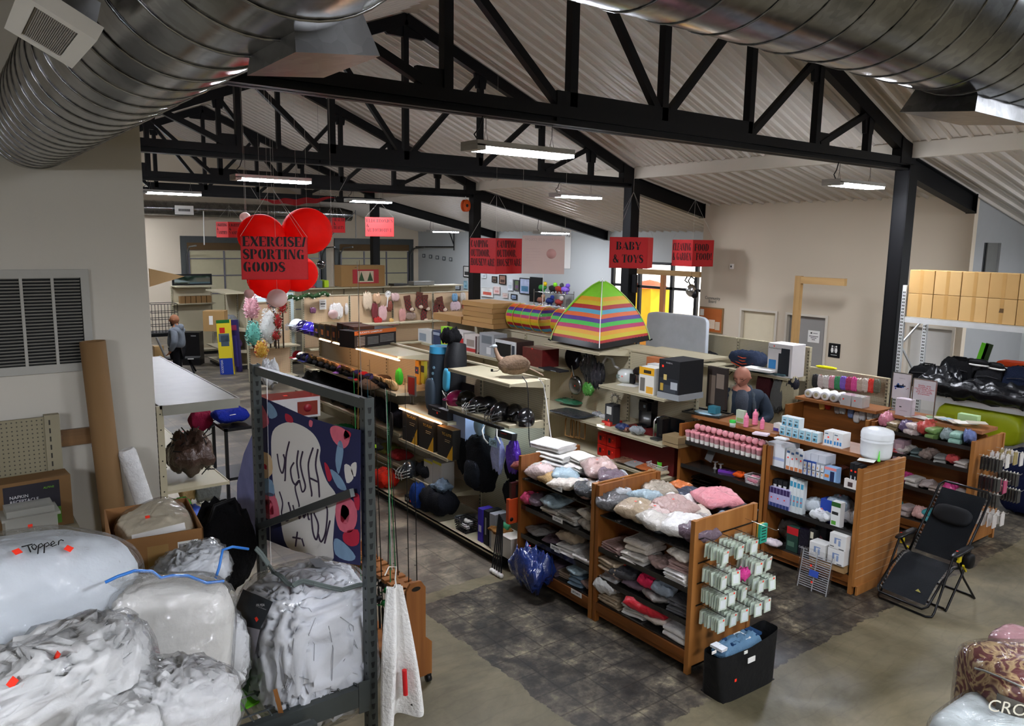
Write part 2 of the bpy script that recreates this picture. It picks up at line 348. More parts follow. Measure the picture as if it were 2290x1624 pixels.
# restroom block
b=MB(); D=[(9.26,10.29,2.22),(10.5,11.52,2.22),(6.67,7.57,2.22)]
ys_=sorted(D); y=6.55
for a,c,h in ys_:
    b.box(XB,XB+.15,y,a,0,4.75); b.box(XB,XB+.15,a,c,h,4.75); y=c
b.box(XB,XB+.15,y,12.75,0,4.75)
struct(b,'wall_restroom_front',WALL)
b=MB(); b.box(XB+.15,15.82,6.55,6.65,0,4.7); b.box(16.55,XO,6.55,6.65,0,4.7); b.box(15.82,16.55,6.55,6.65,3.80,4.7); b.box(15.82,16.55,6.55,6.65,0,2.9)
struct(b,'wall_restroom_side',WALLG); struct(MB().box(XB+.15,XO,12.65,12.75,0,4.7),'wall_restroom_far',WALL)
struct(MB().box(16.05,16.5,6.58,6.62,2.9,3.80).box(15.82,16.05,6.60,6.62,2.9,3.8,1),'window_1',[mat('6b6a66',rough=.4),mat('15171a',rough=.15)])
FR=mat('cfc7b8',rough=.55,var=.03)
for i,(a,c,h) in enumerate(D):
    f=MB().box(XB-.03,XB+.16,a,a+.05,0,h).box(XB-.03,XB+.16,c-.05,c,0,h).box(XB-.03,XB+.16,a+.05,c-.05,h-.05,h)
    struct(f,'trim_%d'%(4+i),FR)
    o=struct(MB().box(XB+.08,XB+.12,a+.05,c-.05,0.01,h-.05),'door_%d'%(i+1),plain(['93908c','d9cdb0','c9c6bf'][i]))
    MB().lathe([(.0,0),(.03,.01),(.03,.05),(0,.06)],(0,0,0),10,axis='x').build('door_handle',CHR,o,loc=(XB+.02,a+.14,1.0))
# near wall with the return grille
struct(MB().box(-7,1.12,5.4,5.55,0,5.3),'wall_near',WALLN)
# storefront: aluminium frames, glass, doors
dk=mat('15161a',rough=.4); gl=film(.04,.02,2)
f=MB(); 
for y in (12.8,14.25,15.2,16.15,17.5,18.7): f.box(XO+.02,XO+.12,y-.05,y+.05,0,eh)
f.box(XO+.02,XO+.12,e0,e1,eh-.08,eh).box(XO+.02,XO+.12,e0,e1,2.30,2.38).box(XO+.02,XO+.12,e0,e1,0,.12).box(XO+.02,XO+.12,14.25,16.15,.9,1.0)
o=struct(f,'window_2',dk); MB().box(XO+.06,XO+.075,e0+.02,e1-.02,.1,eh-.05).build('glass',gl,o)
# outside: pavement and a yellow tent canopy beyond the glass
struct(MB().box(XO+.3,XO+20,0,30,-.22,-.02),'ground',mat('b8b2a6',rough=.9,var=.1))
# trusses and columns
STEEL=mat('060608',rough=.5,var=.3,vs=2,spec=.2)
def truss(k,y):
    t=thing('roof_truss','black steel roof truss, %s'%['nearest, crossing above the long hanging lights','second from camera, ending at the baby and toys sign','third from the camera, above the red lantern cluster','farthest, just before the garage doors'][k],'truss',(XR,y,4.95),group='roof trusses'); o=(-XR,-y,-4.95)
    def zt(x): return 7.48-.404*abs(x-XR)
    c=MB(); c.bar((XL,y,5.18),(XR,y,zt(XR)),.13,.20).bar((XR,y,zt(XR)),(XC,y,5.18),.13,.20); c.shift(o).build('top_chord',STEEL,t)
    c=MB(); c.box(XL,XC,y-.07,y+.07,4.98,5.10).box(XL,XC,y-.10,y+.10,4.90,4.93).box(XL,XC,y-.02,y+.02,4.9,5.1); c.box(5.37,8.63,y-.05,y+.05,4.93,5.25).shift(o).build('bottom_chord',STEEL,t)
    xv=[2.55,4.05,5.6,7.0,8.6,10.1,11.45]
    for x in xv: MB().box(x-.05,x+.05,y-.05,y+.05,5.02,zt(x)).shift(o).build('vertical_member',STEEL,t)
    for a,c_ in [(7.0,5.6),(7.0,8.6),(5.45,4.1),(8.65,10.0),(3.9,2.6),(10.2,11.4)]:
        MB().bar((a,y-.0,5.1),(c_,y,zt(c_)-.05),.085,.085).shift(o).build('diagonal_member',STEEL,t)
    gp=lambda m_:m_.shift(o).build('gusset_plate',STEEL,t)
    gp(MB().box(3.72,4.05,y-.03,y+.03,5.05,5.27)); gp(MB().box(10.1,10.42,y-.03,y+.03,5.05,5.27))
    for x in (4.1,5.6,8.6,10.05,11.45): z=zt(x); gp(MB().prism([(x-.16,z+.05),(x+.16,z+.05),(x+.1,z-.32),(x-.1,z-.32)],'y',y-.03,y+.03))
    z=zt(XR); gp(MB().prism([(XR-.55,z-.12),(XR,z+.1),(XR+.55,z-.12),(XR+.35,z-.3),(XR-.35,z-.3)],'y',y-.035,y+.035))
    gp(MB().prism([(XC-.35,5.0),(XC+.1,5.0),(XC+.1,5.28),(XC-.35,5.4)],'y',y-.08,y+.08)); gp(MB().prism([(XL+.35,5.0),(XL-.1,5.0),(XL-.1,5.28),(XL+.35,5.4)],'y',y-.08,y+.08))
for k,y in enumerate(YT): truss(k,y)
for k,y in enumerate(YT):
    d=['nearest, at the right','second from the camera, beside the baby and toys sign','third from the camera, behind the camping signs','farthest, behind the electronics sign'][k]
    t=thing('steel_column','black steel column, '+d,'column',(XC,y,0),group='steel columns along the shop floor')
    MB().box(-.13,.13,-.12,-.105,0,4.98).box(-.13,.13,.105,.12,0,4.98).box(-.02,.02,-.11,.11,0,4.98).box(-.13,-.12,-.11,.11,0,4.98).build('shaft',STEEL,t)
    MB().box(-.2,.2,-.2,.2,.0,.02).build('base_plate',STEEL,t)
    xe=15.1 if k<2 else 17.85
    b=MB(); n=12
    za=5.16; zb=roofz(xe)-.06; hz=.34 if k<2 else .30
    b.prism([(XC,za-.02),(xe,zb),(xe,zb-hz*.9),(XC,za-hz)],'y',y-.015,y+.015)
    b.bar((XC,y,za-.02),(xe,y,zb),.16,.02).bar((XC,y,za-hz),(xe,y,zb-hz*.9),.16,.02); b.box(xe-.01,xe+.01,y-.09,y+.09,zb-hz*.95,zb+.02)
    b.build('side_rafter',STEEL,None,label='black steel rafter sloping from column to wall, '+['nearest, ending at the tan restroom wall','second, ending above the food sign','third, ending over the art wall','farthest, near the garage doors'][k],cat='rafter',group='side rafters')
# left column line stands inside the near wall
for y in YT[1:]: MB().box(XL-.12,XL+.12,y-.12,y+.12,0,4.98).build('steel_column',STEEL,None,label='black steel column on the left side, hidden behind the near wall',cat='column',group='left columns')
# ceiling lights
LM,nt,b=base('lamp_diffuser'); b.inputs['Emission Color'].default_value=(.86,.90,1,1); b.inputs['Emission Strength'].default_value=LAMP; b.inputs['Base Color'].default_value=(.9,.9,.9,1)
CHAIN=mat('77736c',metal=.8,rough=.4)
def lamp(loc,label,up=.32,L=1.24,Wd=.30):
    t=thing('ceiling_light',label,'ceiling light',loc,group='hanging strip lights')
    bevel(MB().box(-L/2,L/2,-Wd/2,Wd/2,0,.035).box(-L/2,-L/2+.10,-Wd/2,Wd/2,-.055,0).box(-L/2,L/2,-Wd/2,-Wd/2+.012,-.02,0).build('housing',mat('b6b6b2',rough=.5),t))
    MB().box(-L/2+.1,L/2-.004,-Wd/2+.015,Wd/2-.015,-.05,-.001).build('diffuser',LM,t)
    for sx in (-.42,.42): MB().tube([(sx-.03,0,.035),(sx,0,.16),(sx+.03,0,.035)],.0035,5).tube([(sx,0,.16),(sx,0,up)],.0045,5).build('chain',CHAIN,t)
    MB().tube([(-.50,0,.035),(-.56,0,.10),(-.50,0,up*.6),(-.46,0,up)],.008,6).build('power_cord',BLKS,t)
    return t
LP=[(4.93,YT[0],4.62,'white strip light hanging from the nearest truss, largest in view'),(4.55,YT[1],4.63,'white strip light under the second truss, above the yellow and white aisle of caps'),
(4.5,YT[2],4.66,'white strip light cut by the edge of the near grey wall'),(9.35,YT[2],4.68,'white strip light above and left of the orange cable reel'),
(11.05,YT[1],4.66,'white strip light left of the baby and toys column'),(11.2,YT[0],4.62,'white strip light at the far right beside the nearest black column'),
(15.5,YT[3],4.02,'small strip light over the garage door corner'),(15.55,YT[2],3.98,'small strip light in front of the translucent hanging poster')]
for x,y,z,l in LP: lamp((x,y,z),l,up=4.9-z if z>4.3 else .75)
for x,y in [(4.1,25.2),(5.1,29.0),(1.9,-1.2),(4.9,.6),(11.2,.6),(4.9,-5.3),(11.2,-5.3),(15.4,3.2),(-2.6,1.0),(-2.5,-4.5)]:  # unseen lamps, added to brighten the far wall, foreground bags and room
    lamp((x,y,4.62 if x>1.5 and x<13 else 3.9),'white strip light added out of view to fill in the room light',up=.3 if 1.5<x<13 else .5)
# ducts
DM=galv('a9ada7',.13)
def duct(name,label,a,b_,Rd,pitch,dd):
    t=thing(name,label,'duct',a); a=Vector(a); b_=Vector(b_); d=b_-a; L=d.length; ax='x' if abs(d.x)>abs(d.y) else 'y'; sgn=1 if (d.x+d.y)>0 else -1
    prof=[]; n=int(L/.1)
    MB().lathe([(Rd,i*L/n*sgn) for i in range(n+1)],(0,0,0),72,axis=ax).build('pipe',DM,t)
    # spiral lock seam, one continuous helix
    pts=[];turns=int(L/pitch); k=44
    for i in range(turns*k+1):
        th=2*PI*i/k; q=i/k*pitch*sgn
        pts.append((q,(Rd+.002)*math.cos(th),(Rd+.002)*math.sin(th)) if ax=='x' else ((Rd+.002)*math.cos(th),q,(Rd+.002)*math.sin(th)))
    MB().tube(pts,.0032,5).build('lock_seam',DM,t)
    return t
DL=duct('spiral_duct','large galvanised spiral duct crossing the upper left corner',(.54,5.38,4.30),(.54,-.8,4.30),.232,.17,1)
DR=duct('spiral_duct','large galvanised spiral duct crossing the upper right corner',(.95,1.69,4.766),(9.2,1.69,4.766),.40,.2,1)
DS=duct('spiral_duct','distant spiral duct running along the wall above the garage doors',(3.0,30.6,4.68),(14.3,30.6,4.68),.27,.3,1)
def register(loc,rot,w,d,h,label,grille=True):
    # sheet-metal boot with a louvred grille; built pointing down (-z)
    t=thing('air_register',label,'air vent',loc,rot)
    b=MB(); x,y=w/2,d/2; x2,y2=x*1.0,y*1.0
    b.add([(-x*.8,-y*.8,0),(x*.8,-y*.8,0),(x*.8,y*.8,0),(-x*.8,y*.8,0),(-x,-y,-h),(x,-y,-h),(x,y,-h),(-x,y,-h)],[(0,1,5,4),(1,2,6,5),(2,3,7,6),(3,0,4,7),(4,5,6,7),(3,2,1,0)])
    b.build('boot',galv('8d9490',.3),t)
    if grille:
        q=w*.17; MB().box(-x-.01,x+.01,-y-.01,-y+q,-h-.02,-h+.01).box(-x-.01,x+.01,y-q,y+.01,-h-.02,-h+.01).box(-x-.01,-x+q,-y+q,y-q,-h-.02,-h+.01).box(x-q,x+.01,-y+q,y-q,-h-.02,-h+.01).build('frame',WHT,t)
        g=MB()
        for i in range(22): g.obox((-x+q+(i+.5)*(2*x-2*q)/22,0,-h-.012),(.0025,2*y-2*q,.010),(0,.5,0))
        g.build('grille',mat('8f8a83',rough=.5),t)
    return t
# registers on the ducts, cable reel, wall details
register((.27,1.90,4.17),(0,R(28),R(0)),.12,.30,.06,'white louvred air register on the left duct near the picture top')
register((.64,1.56,4.13),(0,R(-6),0),.17,.27,.09,'bare metal air outlet box under the upper left duct',False)
register((4.05,1.80,4.44),(R(6),0,0),.62,.34,.13,'bare metal air outlet box under the upper right duct',False)
for x in (7.6,12.2):
    register((x,30.28,4.62),(R(-90),0,0),.62,.30,.12,'small white register on the far duct, '+('nearer the left wall edge' if x<10 else 'behind the red lanterns'))
# metal gondola shelving
SLOT=mat('2a2720',rough=.6,var=0)
def upright(h,side=0,slots=True):
    b=MB().box(-.03,.03,-.02,.02,0,h)
    if slots:
        for i in range(int(h/.0508)-1):
            z=.06+i*.0508; b.box(-.0312,-.0302,-.012,-.003,z,z+.03,1); b.box(-.0312,-.0302,.003,.012,z,z+.03,1)
        for i in range(int(h/.15)): b.box(-.006,.006,-.0212,-.0202,.1+i*.15,.112+i*.15,1)
    return b
def gondola(label,xb,y0,w,h,shelves,base=.58,loc_rz=0,group=None,both=0,peg=True,left=True,right=True,loc=None,top=None,pegc='b7ad92'):
    # xb = back plane, y0..y0+w along the aisle, faces -x ; shelves [(z,depth,from,to)]
    t=thing('gondola_shelf',label,'shelving unit',loc or (xb,y0,0),loc_rz,group)
    if right: upright(h).build('upright',[CREAM,SLOT],t,loc=(0,.0,0))
    if left: upright(h).build('upright',[CREAM,SLOT],t,loc=(0,w,0))
    MB().box(-.012,.006,.021,w-.021,.14,h-.01).build('back_panel',pegmat(pegc) if peg else mat(pegc,rough=.6,var=.03),t)
    MB().box(-.03,.03,.021,w-.021,h-.02,h).build('top_rail',CREAM,t)
    MB().box(-base,-.03,.01,w-.01,.12,.145).box(-base,-base+.02,.01,w-.01,.10,.148).build('base_deck',CREAM,t)
    MB().box(-base+.05,-base+.07,.01,w-.01,0,.12).box(-base+.07,-.03,.01,.03,0,.12).build('kick_plate',mat('1c1b18',rough=.6),t)
    for z,d in shelves:
        s=MB().box(-d,-.032,.006,w-.006,z-.028,z).box(-d-.012,-d,.006,w-.006,z-.034,z+.004)
        s.prism([(-.032,z-.028),(-d+.02,z-.028),(-.032,z-.09)],'y',.006,.012).prism([(-.032,z-.028),(-d+.02,z-.028),(-.032,z-.09)],'y',w-.012,w-.006)
        s.box(-d-.0125,-d-.012,.006,w-.006,z-.022,z-.008,1).build('shelf',[CREAM,CREAMD],t)
    if both: MB().box(.032,both,.006,w-.006,h-.028,h).box(both,both+.012,.006,w-.006,h-.034,h+.004).box(.03,.031,0,w,.14,h-.03).build('rear_shelf',CREAM,t)
    if top: MB().box(-top,.032,.006,w-.006,h,h+.028).box(-top-.012,-top,.006,w-.006,h-.006,h+.03).build('top_shelf',CREAM,t)
    return t
G='beige gondola shelving units'
XG=5.62
gA=gondola('beige gondola unit with the bird decoy on its top shelf and helmets below',XG,6.85,1.30,2.13,[(2.12,.52),(1.645,.52)],base=.66,group=G)
gB=gondola('low beige gondola unit holding the golf bags and boxed snowshoes',XG,8.15,1.30,2.13,[(1.42,.52),(.95,.52),(.48,.52)],base=.66,group=G,left=False,right=False,pegc='c0a888')
# the golf section's back wall stops at 1.4 m on the photo, only its uprights run higher
gC=[gondola(l,XG,y,1.30,2.13,[(2.10,.52),(1.58,.55),(1.0,.5),(.55,.5)],base=.66,group=G,right=(i==0)) for i,(y,l) in enumerate([(9.45,'beige gondola unit under the long black and orange basketball game box'),(10.75,'beige gondola unit with the row of pink lit baseball gloves, next to the cap end'),(12.05,'beige gondola unit at the far end of the baseball cap row')])]
XK=8.14
gk=[gondola(l,XK,y,w_,2.16,sh,base=.62,group=G,both=bo,right=(i==0)) for i,(y,w_,sh,l,bo) in enumerate([
 (6.75,1.25,[(1.70,.62),(1.09,.62),(.62,.58)],'beige gondola unit with the black air fryer box and rice cooker',.62),
 (8.0,1.25,[(2.15,.62),(1.12,.62),(.62,.5)],'beige gondola unit under the striped play tent',.5),
 (9.25,1.25,[(1.74,.62),(1.1,.6)],'beige gondola unit holding the microwave and the dark red carton',.5),
 (10.5,1.25,[(1.74,.62),(1.1,.6)],'beige gondola unit holding the boxed mixers and the lime green packet',.5),
 (11.75,1.25,[(1.74,.62)],'beige gondola unit at the far end of the kitchen row',.5)])]
XA=10.95
ga=[gondola('beige pegboard unit with the white child carrier carton',XA,6.9,1.33,2.13,[(1.68,.52)],group=G),
 gondola('beige pegboard unit behind the wrapped white foam sheet',XA,8.25,1.33,2.13,[(1.68,.52)],group=G,right=False),
 gondola('low beige pegboard unit hung with bagged masks and hearts',XA,5.62,1.26,1.83,[],base=.12,group=G,left=False)]
# christmas wall, facing the camera
for i in range(4):
    gondola('tan pegboard unit of the christmas wall, '+['rightmost, beside the third column','second from the right, with the plaid stockings','third from the right, with the red ribbons','leftmost, under the garland'][i],0,0,1.35,2.13,[(1.30,.45),(.7,.45)],loc=(13.6-i*1.37,20.5,0),loc_rz=PI/2,group='christmas wall units',pegc='c6a987')
for i in range(4):
    gondola('beige unit of the long row before the garage doors, '+['rightmost','second from right','behind the christmas tree carton','leftmost'][i],0,0,1.4,2.13,[(1.6,.45),(.9,.45)],loc=(15.0-i*1.42,23.6,0),loc_rz=PI/2,group='back row units',peg=False,top=.55)
# left gondola cut by the near wall
gl_=thing('gondola_shelf','pale gondola unit with glossy top beside the near wall edge','shelving unit',(1.62,7.65,0))
upright(2.13).build('upright',[CREAM,SLOT],gl_,loc=(0,0,0)); upright(2.13).build('upright',[CREAM,SLOT],gl_,loc=(0,1.6,0)); upright(2.13).build('upright',[CREAM,SLOT],gl_,loc=(0,3.2,0))
MB().box(-.012,.006,.02,3.2,.14,2.1).build('back_panel',pegmat(),gl_)
for z in (.15,.75,1.30): MB().box(.03,.6,0,3.2,z-.03,z).box(.6,.612,0,3.2,z-.034,z+.005).build('shelf',CREAM,gl_)
MB().box(.0,.72,-.02,3.25,2.10,2.13).box(.02,.72,-.03,-.02,2.04,2.135).box(.72,.735,-.03,3.25,2.06,2.135).build('top_shelf',mat('8f8d82',rough=.38,spec=.3),gl_)
# far left shelving around the man in grey
gondola('beige gondola end with small cartons, left of the grey hoodie shopper',0,0,1.2,2.13,[(1.62,.5)],loc=(7.25,26.0,0),loc_rz=R(90),top=.6,peg=False)
gondola('beige gondola unit holding the tan computer carton',7.05,21.9,1.9,2.13,[(1.15,.5),(.55,.6)],peg=False,top=.55)
gondola('white lit gondola bay with hanging white packets, behind the pink tree',0,0,1.7,2.1,[(1.0,.4),(.55,.4)],loc=(8.7,22.6,0),loc_rz=PI/2,pegc='c4d4d6')
# wooden shop units
OAK=wood('9a5f2a','7c4719',2,12); OAKD=wood('8a5222','66390f',1,12); OAKT=wood('a0683a','86522a',1,9); OAKE=wood('a8713a','905a26',2,10)
ACR=mat('2a2826',rough=.12,var=.1,coat=.4)
def woodunit(label,xf,y0,y1,shelves,dp=.85,group='oak shop display units',H_=1.39,topz=1.47,endslat=False,notop=0):
    t=thing('display_unit',label,'display unit',(xf,y0,0),0,group); w=y1-y0
    for yy in (0,w-.045):
        MB().box(.0,.05,yy,yy+.045,.0,H_).box(dp-.05,dp,yy,yy+.045,.0,H_).box(.05,dp-.05,yy+.01,yy+.035,0.06,H_).build('side_panel',OAK if yy else OAKE,t)
    MB().box(dp/2-.02,dp/2+.02,.045,w-.045,.2,(notop-.012) if notop else H_+.02).build('center_panel',OAKD,t)
    MB().box(.03,dp-.03,.045,w-.045,.06,.17).box(.0,dp,.045,w-.045,.12,.20).build('plinth',OAKD,t)
    MB().box(.02,dp/2-.02,.05,w-.05,.20,.215).build('deck',ACR,t)
    for z in shelves: MB().box(.015,dp/2-.02,.05,w-.05,z-.012,z).box(.008,.014,.05,w-.05,z-.03,z+.02).build('shelf',ACR,t)
    if not notop: MB().box(dp*.24,dp*.76,.02,w-.02,topz-.04,topz).build('top_board',OAKT,t)
    if notop: MB().box(.015,dp-.015,.05,w-.05,notop-.012,notop).build('top_shelf',ACR,t)
    if endslat:
        b=MB().box(-.01,dp+.01,-.03,-.002,.10,H_+.01)
        b.build('slatwall_end',OAKE,t); g=MB()
        for i in range(15): g.box(-.005,dp+.005,-.0318,-.0302,.19+i*.083,.197+i*.083)
        g.build('slat_groove',mat('b79a7e',rough=.4,metal=.3),t)
        MB().box(.02,dp-.02,-.05,-.03,0,.10).build('toe_board',OAKE,t)
    return t
u1b=woodunit('oak display unit of bagged linens, its end covered with hanging sachets',5.0,4.09,5.31,[.76,.46],notop=1.10)
u1a=woodunit('oak display unit with the curtains and bath mats tags',5.0,5.33,6.55,[.83,.50],notop=1.145)
u2b=woodunit('oak display unit of boxed medicine with the slatwall end panel',7.67,4.13,5.28,[1.15,.67],topz=1.49,endslat=True)
u2a=woodunit('oak display unit filled with pink tumblers',7.67,5.30,6.62,[1.17,.85,.50],topz=1.49)
u3b=woodunit('oak display unit at the right with hooks on its end',9.95,3.98,5.28,[1.30,1.02,.63],topz=1.49)
u3a=woodunit('oak display unit under the paper towel rolls with hanging foot care packets',9.95,5.32,6.60,[.95],topz=1.49)
for x,y0,y1 in ((7.67,3.99,6.4),): pass
# slotted steel rack in the foreground
RG=mat('4a4f4e',rough=.4,metal=.5,var=.25,vs=9)
t=thing('storage_rack','grey slotted steel rack holding the bagged bedding','storage rack',(1.46,2.97,0))
def rackpost(lx,ly,h):
    b=MB().box(-.022,.022,-.004,0,0,h).box(-.022,-.018,0,.045,0,h).box(.018,.022,0,.045,0,h)
    z=h-.04
    while z>1.2:
        b.prism([(-.009,z),(.009,z),(.005,z-.026),(-.005,z-.026)],'y',-.0055,-.0042,1)
        b.box(-.0235,-.0222,.012,.020,z-.012,z-.002,1); z-=.0508
    b.build('post',[RG,mat('181a1a',rough=.6)],t,loc=(lx,ly,0))
rackpost(0,0,3.03); rackpost(-.10,1.13,3.03)
rackpost(-2.6,.0,3.03); rackpost(-2.7,1.13,3.03)
for dx in (0,-2.6):
    MB().bar((dx,.02,3.0),(dx-.10,1.12,3.0),.03,.045).build('top_tie',RG,t)
    MB().bar((dx-.075,.02,2.62),(dx-.13,1.12,2.13),.02,.035).build('diagonal_brace',RG,t)
    MB().bar((dx,.02,1.7),(dx-.10,1.12,1.25),.02,.035).build('diagonal_brace',RG,t)
for yy in (0.01,1.12): MB().box(-2.6,-.03,yy-.02,yy+.02,1.63,1.72).box(-.075,-.02,yy-.024,yy-.02,1.60,1.75).build('beam',RG,t)
b=MB()
for i in range(34): b.box(-2.6+i*.0765,-2.594+i*.0765,.02,1.1,1.715,1.723)
for i in range(8): b.box(-2.6,-.04,.06+i*.145,.066+i*.145,1.723,1.729)
b.build('wire_deck',mat('6f7474',rough=.35,metal=.7),t)
# white pallet rack at the far right with cartons
RW=mat('c9cac8',rough=.45,metal=.2)
t=thing('storage_rack','white slotted storage rack at the far right carrying two rows of cartons','storage rack',(12.0,6.02,0))
def wpost(x,y,h):
    b=MB().box(-.03,.03,-.03,.03,0,h)
    for i in range(int(h/.0508)-2): b.box(-.0312,-.0302,-.018,-.004,.05+i*.0508,.08+i*.0508,1); b.box(-.0312,-.0302,.004,.018,.05+i*.0508,.08+i*.0508,1)
    b.build('post',[RW,SLOT],t,loc=(x,y,0))
wpost(0,0,3.12); wpost(.75,0,2.64); wpost(0,-3.0,3.12); wpost(.75,-3.0,2.64)
for z in (2.63,1.49): MB().box(-.02,.02,-3.0,0,z-.075,z).box(.73,.77,-3.0,0,z-.075,z).build('beam',RW,t); MB().box(-.02,.77,-2.98,-.02,z,z+.015).build('deck',mat('b5b0a4',rough=.6),t)
MB().bar((0,0,2.2),(.75,0,2.62),.02,.03).bar((.75,0,1.5),(0,0,2.2),.02,.03).build('diagonal_brace',RW,t)
# stencil lettering for the red signs
def _R(a,b,c,d): return [(a,c),(b,c),(b,d),(a,d)]
def _ST(x,w=.24): return [_R(x,x+w,0,1),_R(x-.06,x-.0005,.94,1),_R(x+w+.0005,x+w+.06,.94,1),_R(x-.06,x-.0005,0,.06),_R(x+w+.0005,x+w+.06,0,.06)]
def _AR(cx,cy,rx,ry,ix,iy,a0,a1,n=9,ox=0):
    o=[]
    for i in range(n):
        a=R(a0+(a1-a0)*i/n); c=R(a0+(a1-a0)*(i+1)/n)
        o.append([(cx+ox+ix*math.cos(a),cy+iy*math.sin(a)),(cx+rx*math.cos(a),cy+ry*math.sin(a)),(cx+rx*math.cos(c),cy+ry*math.sin(c)),(cx+ox+ix*math.cos(c),cy+iy*math.sin(c))])
    return o
def _PL(pts,ws):
    o=[]
    for i in range(len(pts)-1):
        (x0,y0),(x1,y1)=pts[i],pts[i+1]; L=math.hypot(x1-x0,y1-y0) or 1; nx,ny=-(y1-y0)/L,(x1-x0)/L; w0=ws[i]/2; w1=ws[i+1]/2
        o.append([(x0-nx*w0,y0-ny*w0),(x1-nx*w1,y1-ny*w1),(x1+nx*w1,y1+ny*w1),(x0+nx*w0,y0+ny*w0)])
    return o
_tb=_R(.36,.70,.93,1),_R(.63,.70,.74,.93); _bb=_R(.36,.70,0,.07),_R(.63,.70,.07,.26)
_L=lambda a0=98,a1=262:_AR(.40,.5,.36,.51,.10,.40,a0,a1); _Rt=lambda a0=-82,a1=82:_AR(.46,.5,.36,.51,.10,.40,a0,a1)
GL={'E':(.76,_ST(.08)+[*_tb,*_bb,_R(.36,.56,.46,.54)]),'F':(.74,_ST(.08)+[*_tb,_R(.36,.58,.46,.54)]),'L':(.74,_ST(.08)+[*_bb]),'I':(.42,_ST(.09)),
'T':(.80,_ST(.28)+[_R(.02,.22,.93,1),_R(.02,.09,.74,.93),_R(.58,.78,.93,1),_R(.71,.78,.74,.93)]),'H':(.92,_ST(.08)+_ST(.58)+[_R(.38,.52,.46,.54)]),
'N':(.88,[_R(.08,.15,0,.9),_R(.02,.22,0,.05),[(.10,1),(.34,1),(.80,0),(.58,0)],_R(.70,.77,.18,1),_R(.62,.86,.95,1)]),
'M':(1.06,[_R(.08,.15,0,.9),_R(.02,.22,0,.05),[(.10,1),(.32,1),(.54,.1),(.46,0)],[(.56,.12),(.62,.3),(.76,1),(.72,1)],_R(.76,1.0,0,1)]),
'A':(.90,[[(.44,1),(.50,1),(.90,0),(.62,0),(.38,.72)],[(.40,.94),(.36,.78),(.10,0),(.02,0)],_R(.24,.50,.24,.31)]),'V':(.86,[[(.0,1),(.26,1),(.48,.2),(.42,0)],[(.50,.1),(.54,.26),(.82,1),(.74,1)]]),
'X':(.86,[[(.02,1),(.30,1),(.84,0),(.56,0)],[(.02,0),(.12,0),(.36,.44),(.31,.52)],[(.50,.55),(.55,.47),(.82,1),(.72,1)]]),'Y':(.82,[[(.0,1),(.26,1),(.46,.5),(.38,.38)],[(.50,.54),(.54,.44),(.80,1),(.72,1)],_R(.30,.52,0,.40)]),
'W':(1.16,[[(.0,1),(.24,1),(.42,.2),(.34,0)],[(.44,.12),(.48,.3),(.60,1),(.54,1)],[(.56,1),(.78,1),(.86,.2),(.80,0)],[(.88,.12),(.92,.3),(1.12,1),(1.04,1)]]),
'O':(.88,_L()+_Rt()),'Q':(.88,_L()+_Rt()),'C':(.78,_L(80,272)+[_R(.50,.70,.88,.96),_R(.62,.70,.66,.88)]+_PL([(.50,.04),(.62,.10),(.70,.26)],[.07,.08,.06])),
'G':(.86,_L(80,268)+[_R(.50,.70,.88,.96),_R(.62,.70,.70,.88),_R(.50,.74,0.02,.40),_R(.44,.80,.40,.45)]),'D':(.86,_ST(.08)+_AR(.42,.5,.38,.5,.14,.42,-84,84)),
'P':(.78,_ST(.08)+_AR(.40,.73,.32,.27,.10,.20,-86,86)),'R':(.86,_ST(.08)+_AR(.40,.74,.32,.26,.10,.19,-86,86)+[[(.38,.44),(.58,.46),(.84,0),(.62,0)]]),
'B':(.80,_ST(.08)+_AR(.40,.76,.30,.24,.10,.17,-84,84)+_AR(.40,.26,.34,.26,.10,.19,-84,84)),'U':(.86,[_R(.08,.32,.3,1),_R(.02,.38,.95,1),_R(.66,.73,.3,1),_R(.58,.80,.95,1)]+_AR(.405,.3,.325,.31,.12,.22,180,355)),
'S':(.70,_PL([(.60,.72),(.58,.88),(.42,.97),(.22,.93),(.12,.78),(.18,.62),(.36,.52),(.54,.40),(.60,.24),(.48,.06),(.28,.02),(.12,.10),(.08,.30)],[.06,.09,.08,.16,.22,.24,.25,.25,.22,.14,.08,.09,.06])),
'&':(.92,_PL([(.86,.40),(.70,.16),(.46,.02),(.20,.06),(.08,.26),(.20,.46),(.44,.62),(.48,.84),(.34,.98),(.20,.86),(.24,.68),(.50,.34),(.82,.0)],[.06,.10,.10,.18,.20,.16,.12,.14,.08,.14,.20,.24,.20])),
'!':(.40,[[(.10,1),(.32,1),(.25,.3),(.17,.3)],_R(.12,.30,0,.18)]),'/':(.42,[[(.0,0),(.20,0),(.42,1),(.22,1)]]),',':(.3,[[(.08,0),(.22,.0),(.24,.14),(.08,.14)],[(.06,-.16),(.12,-.16),(.22,0),(.14,0)]]),' ':(.42,[])}
def stencil_text(s,t,p,u,v,h,wid,mt,lead=1.28,align='c'):
    u=Vector(u);v=Vector(v);n=u.cross(v)*.0015; p=Vector(p); ls=s.split('\n'); Wm=max(sum(GL[c][0] for c in l) for l in ls); k=wid/Wm; b=MB()
    for j,l in enumerate(ls):
        w=sum(GL[c][0] for c in l)*k; x=-w/2 if align=='c' else -wid/2; y=((len(ls)-1)/2-j)*h*lead-h/2
        for c in l:
            for q in GL[c][1]: b.add([p+n+u*(x+a*k)+v*(y+e*h) for a,e in q],[tuple(range(len(q)))])
            x+=GL[c][0]*k
    return b.build('stencil_lettering',mt,t)
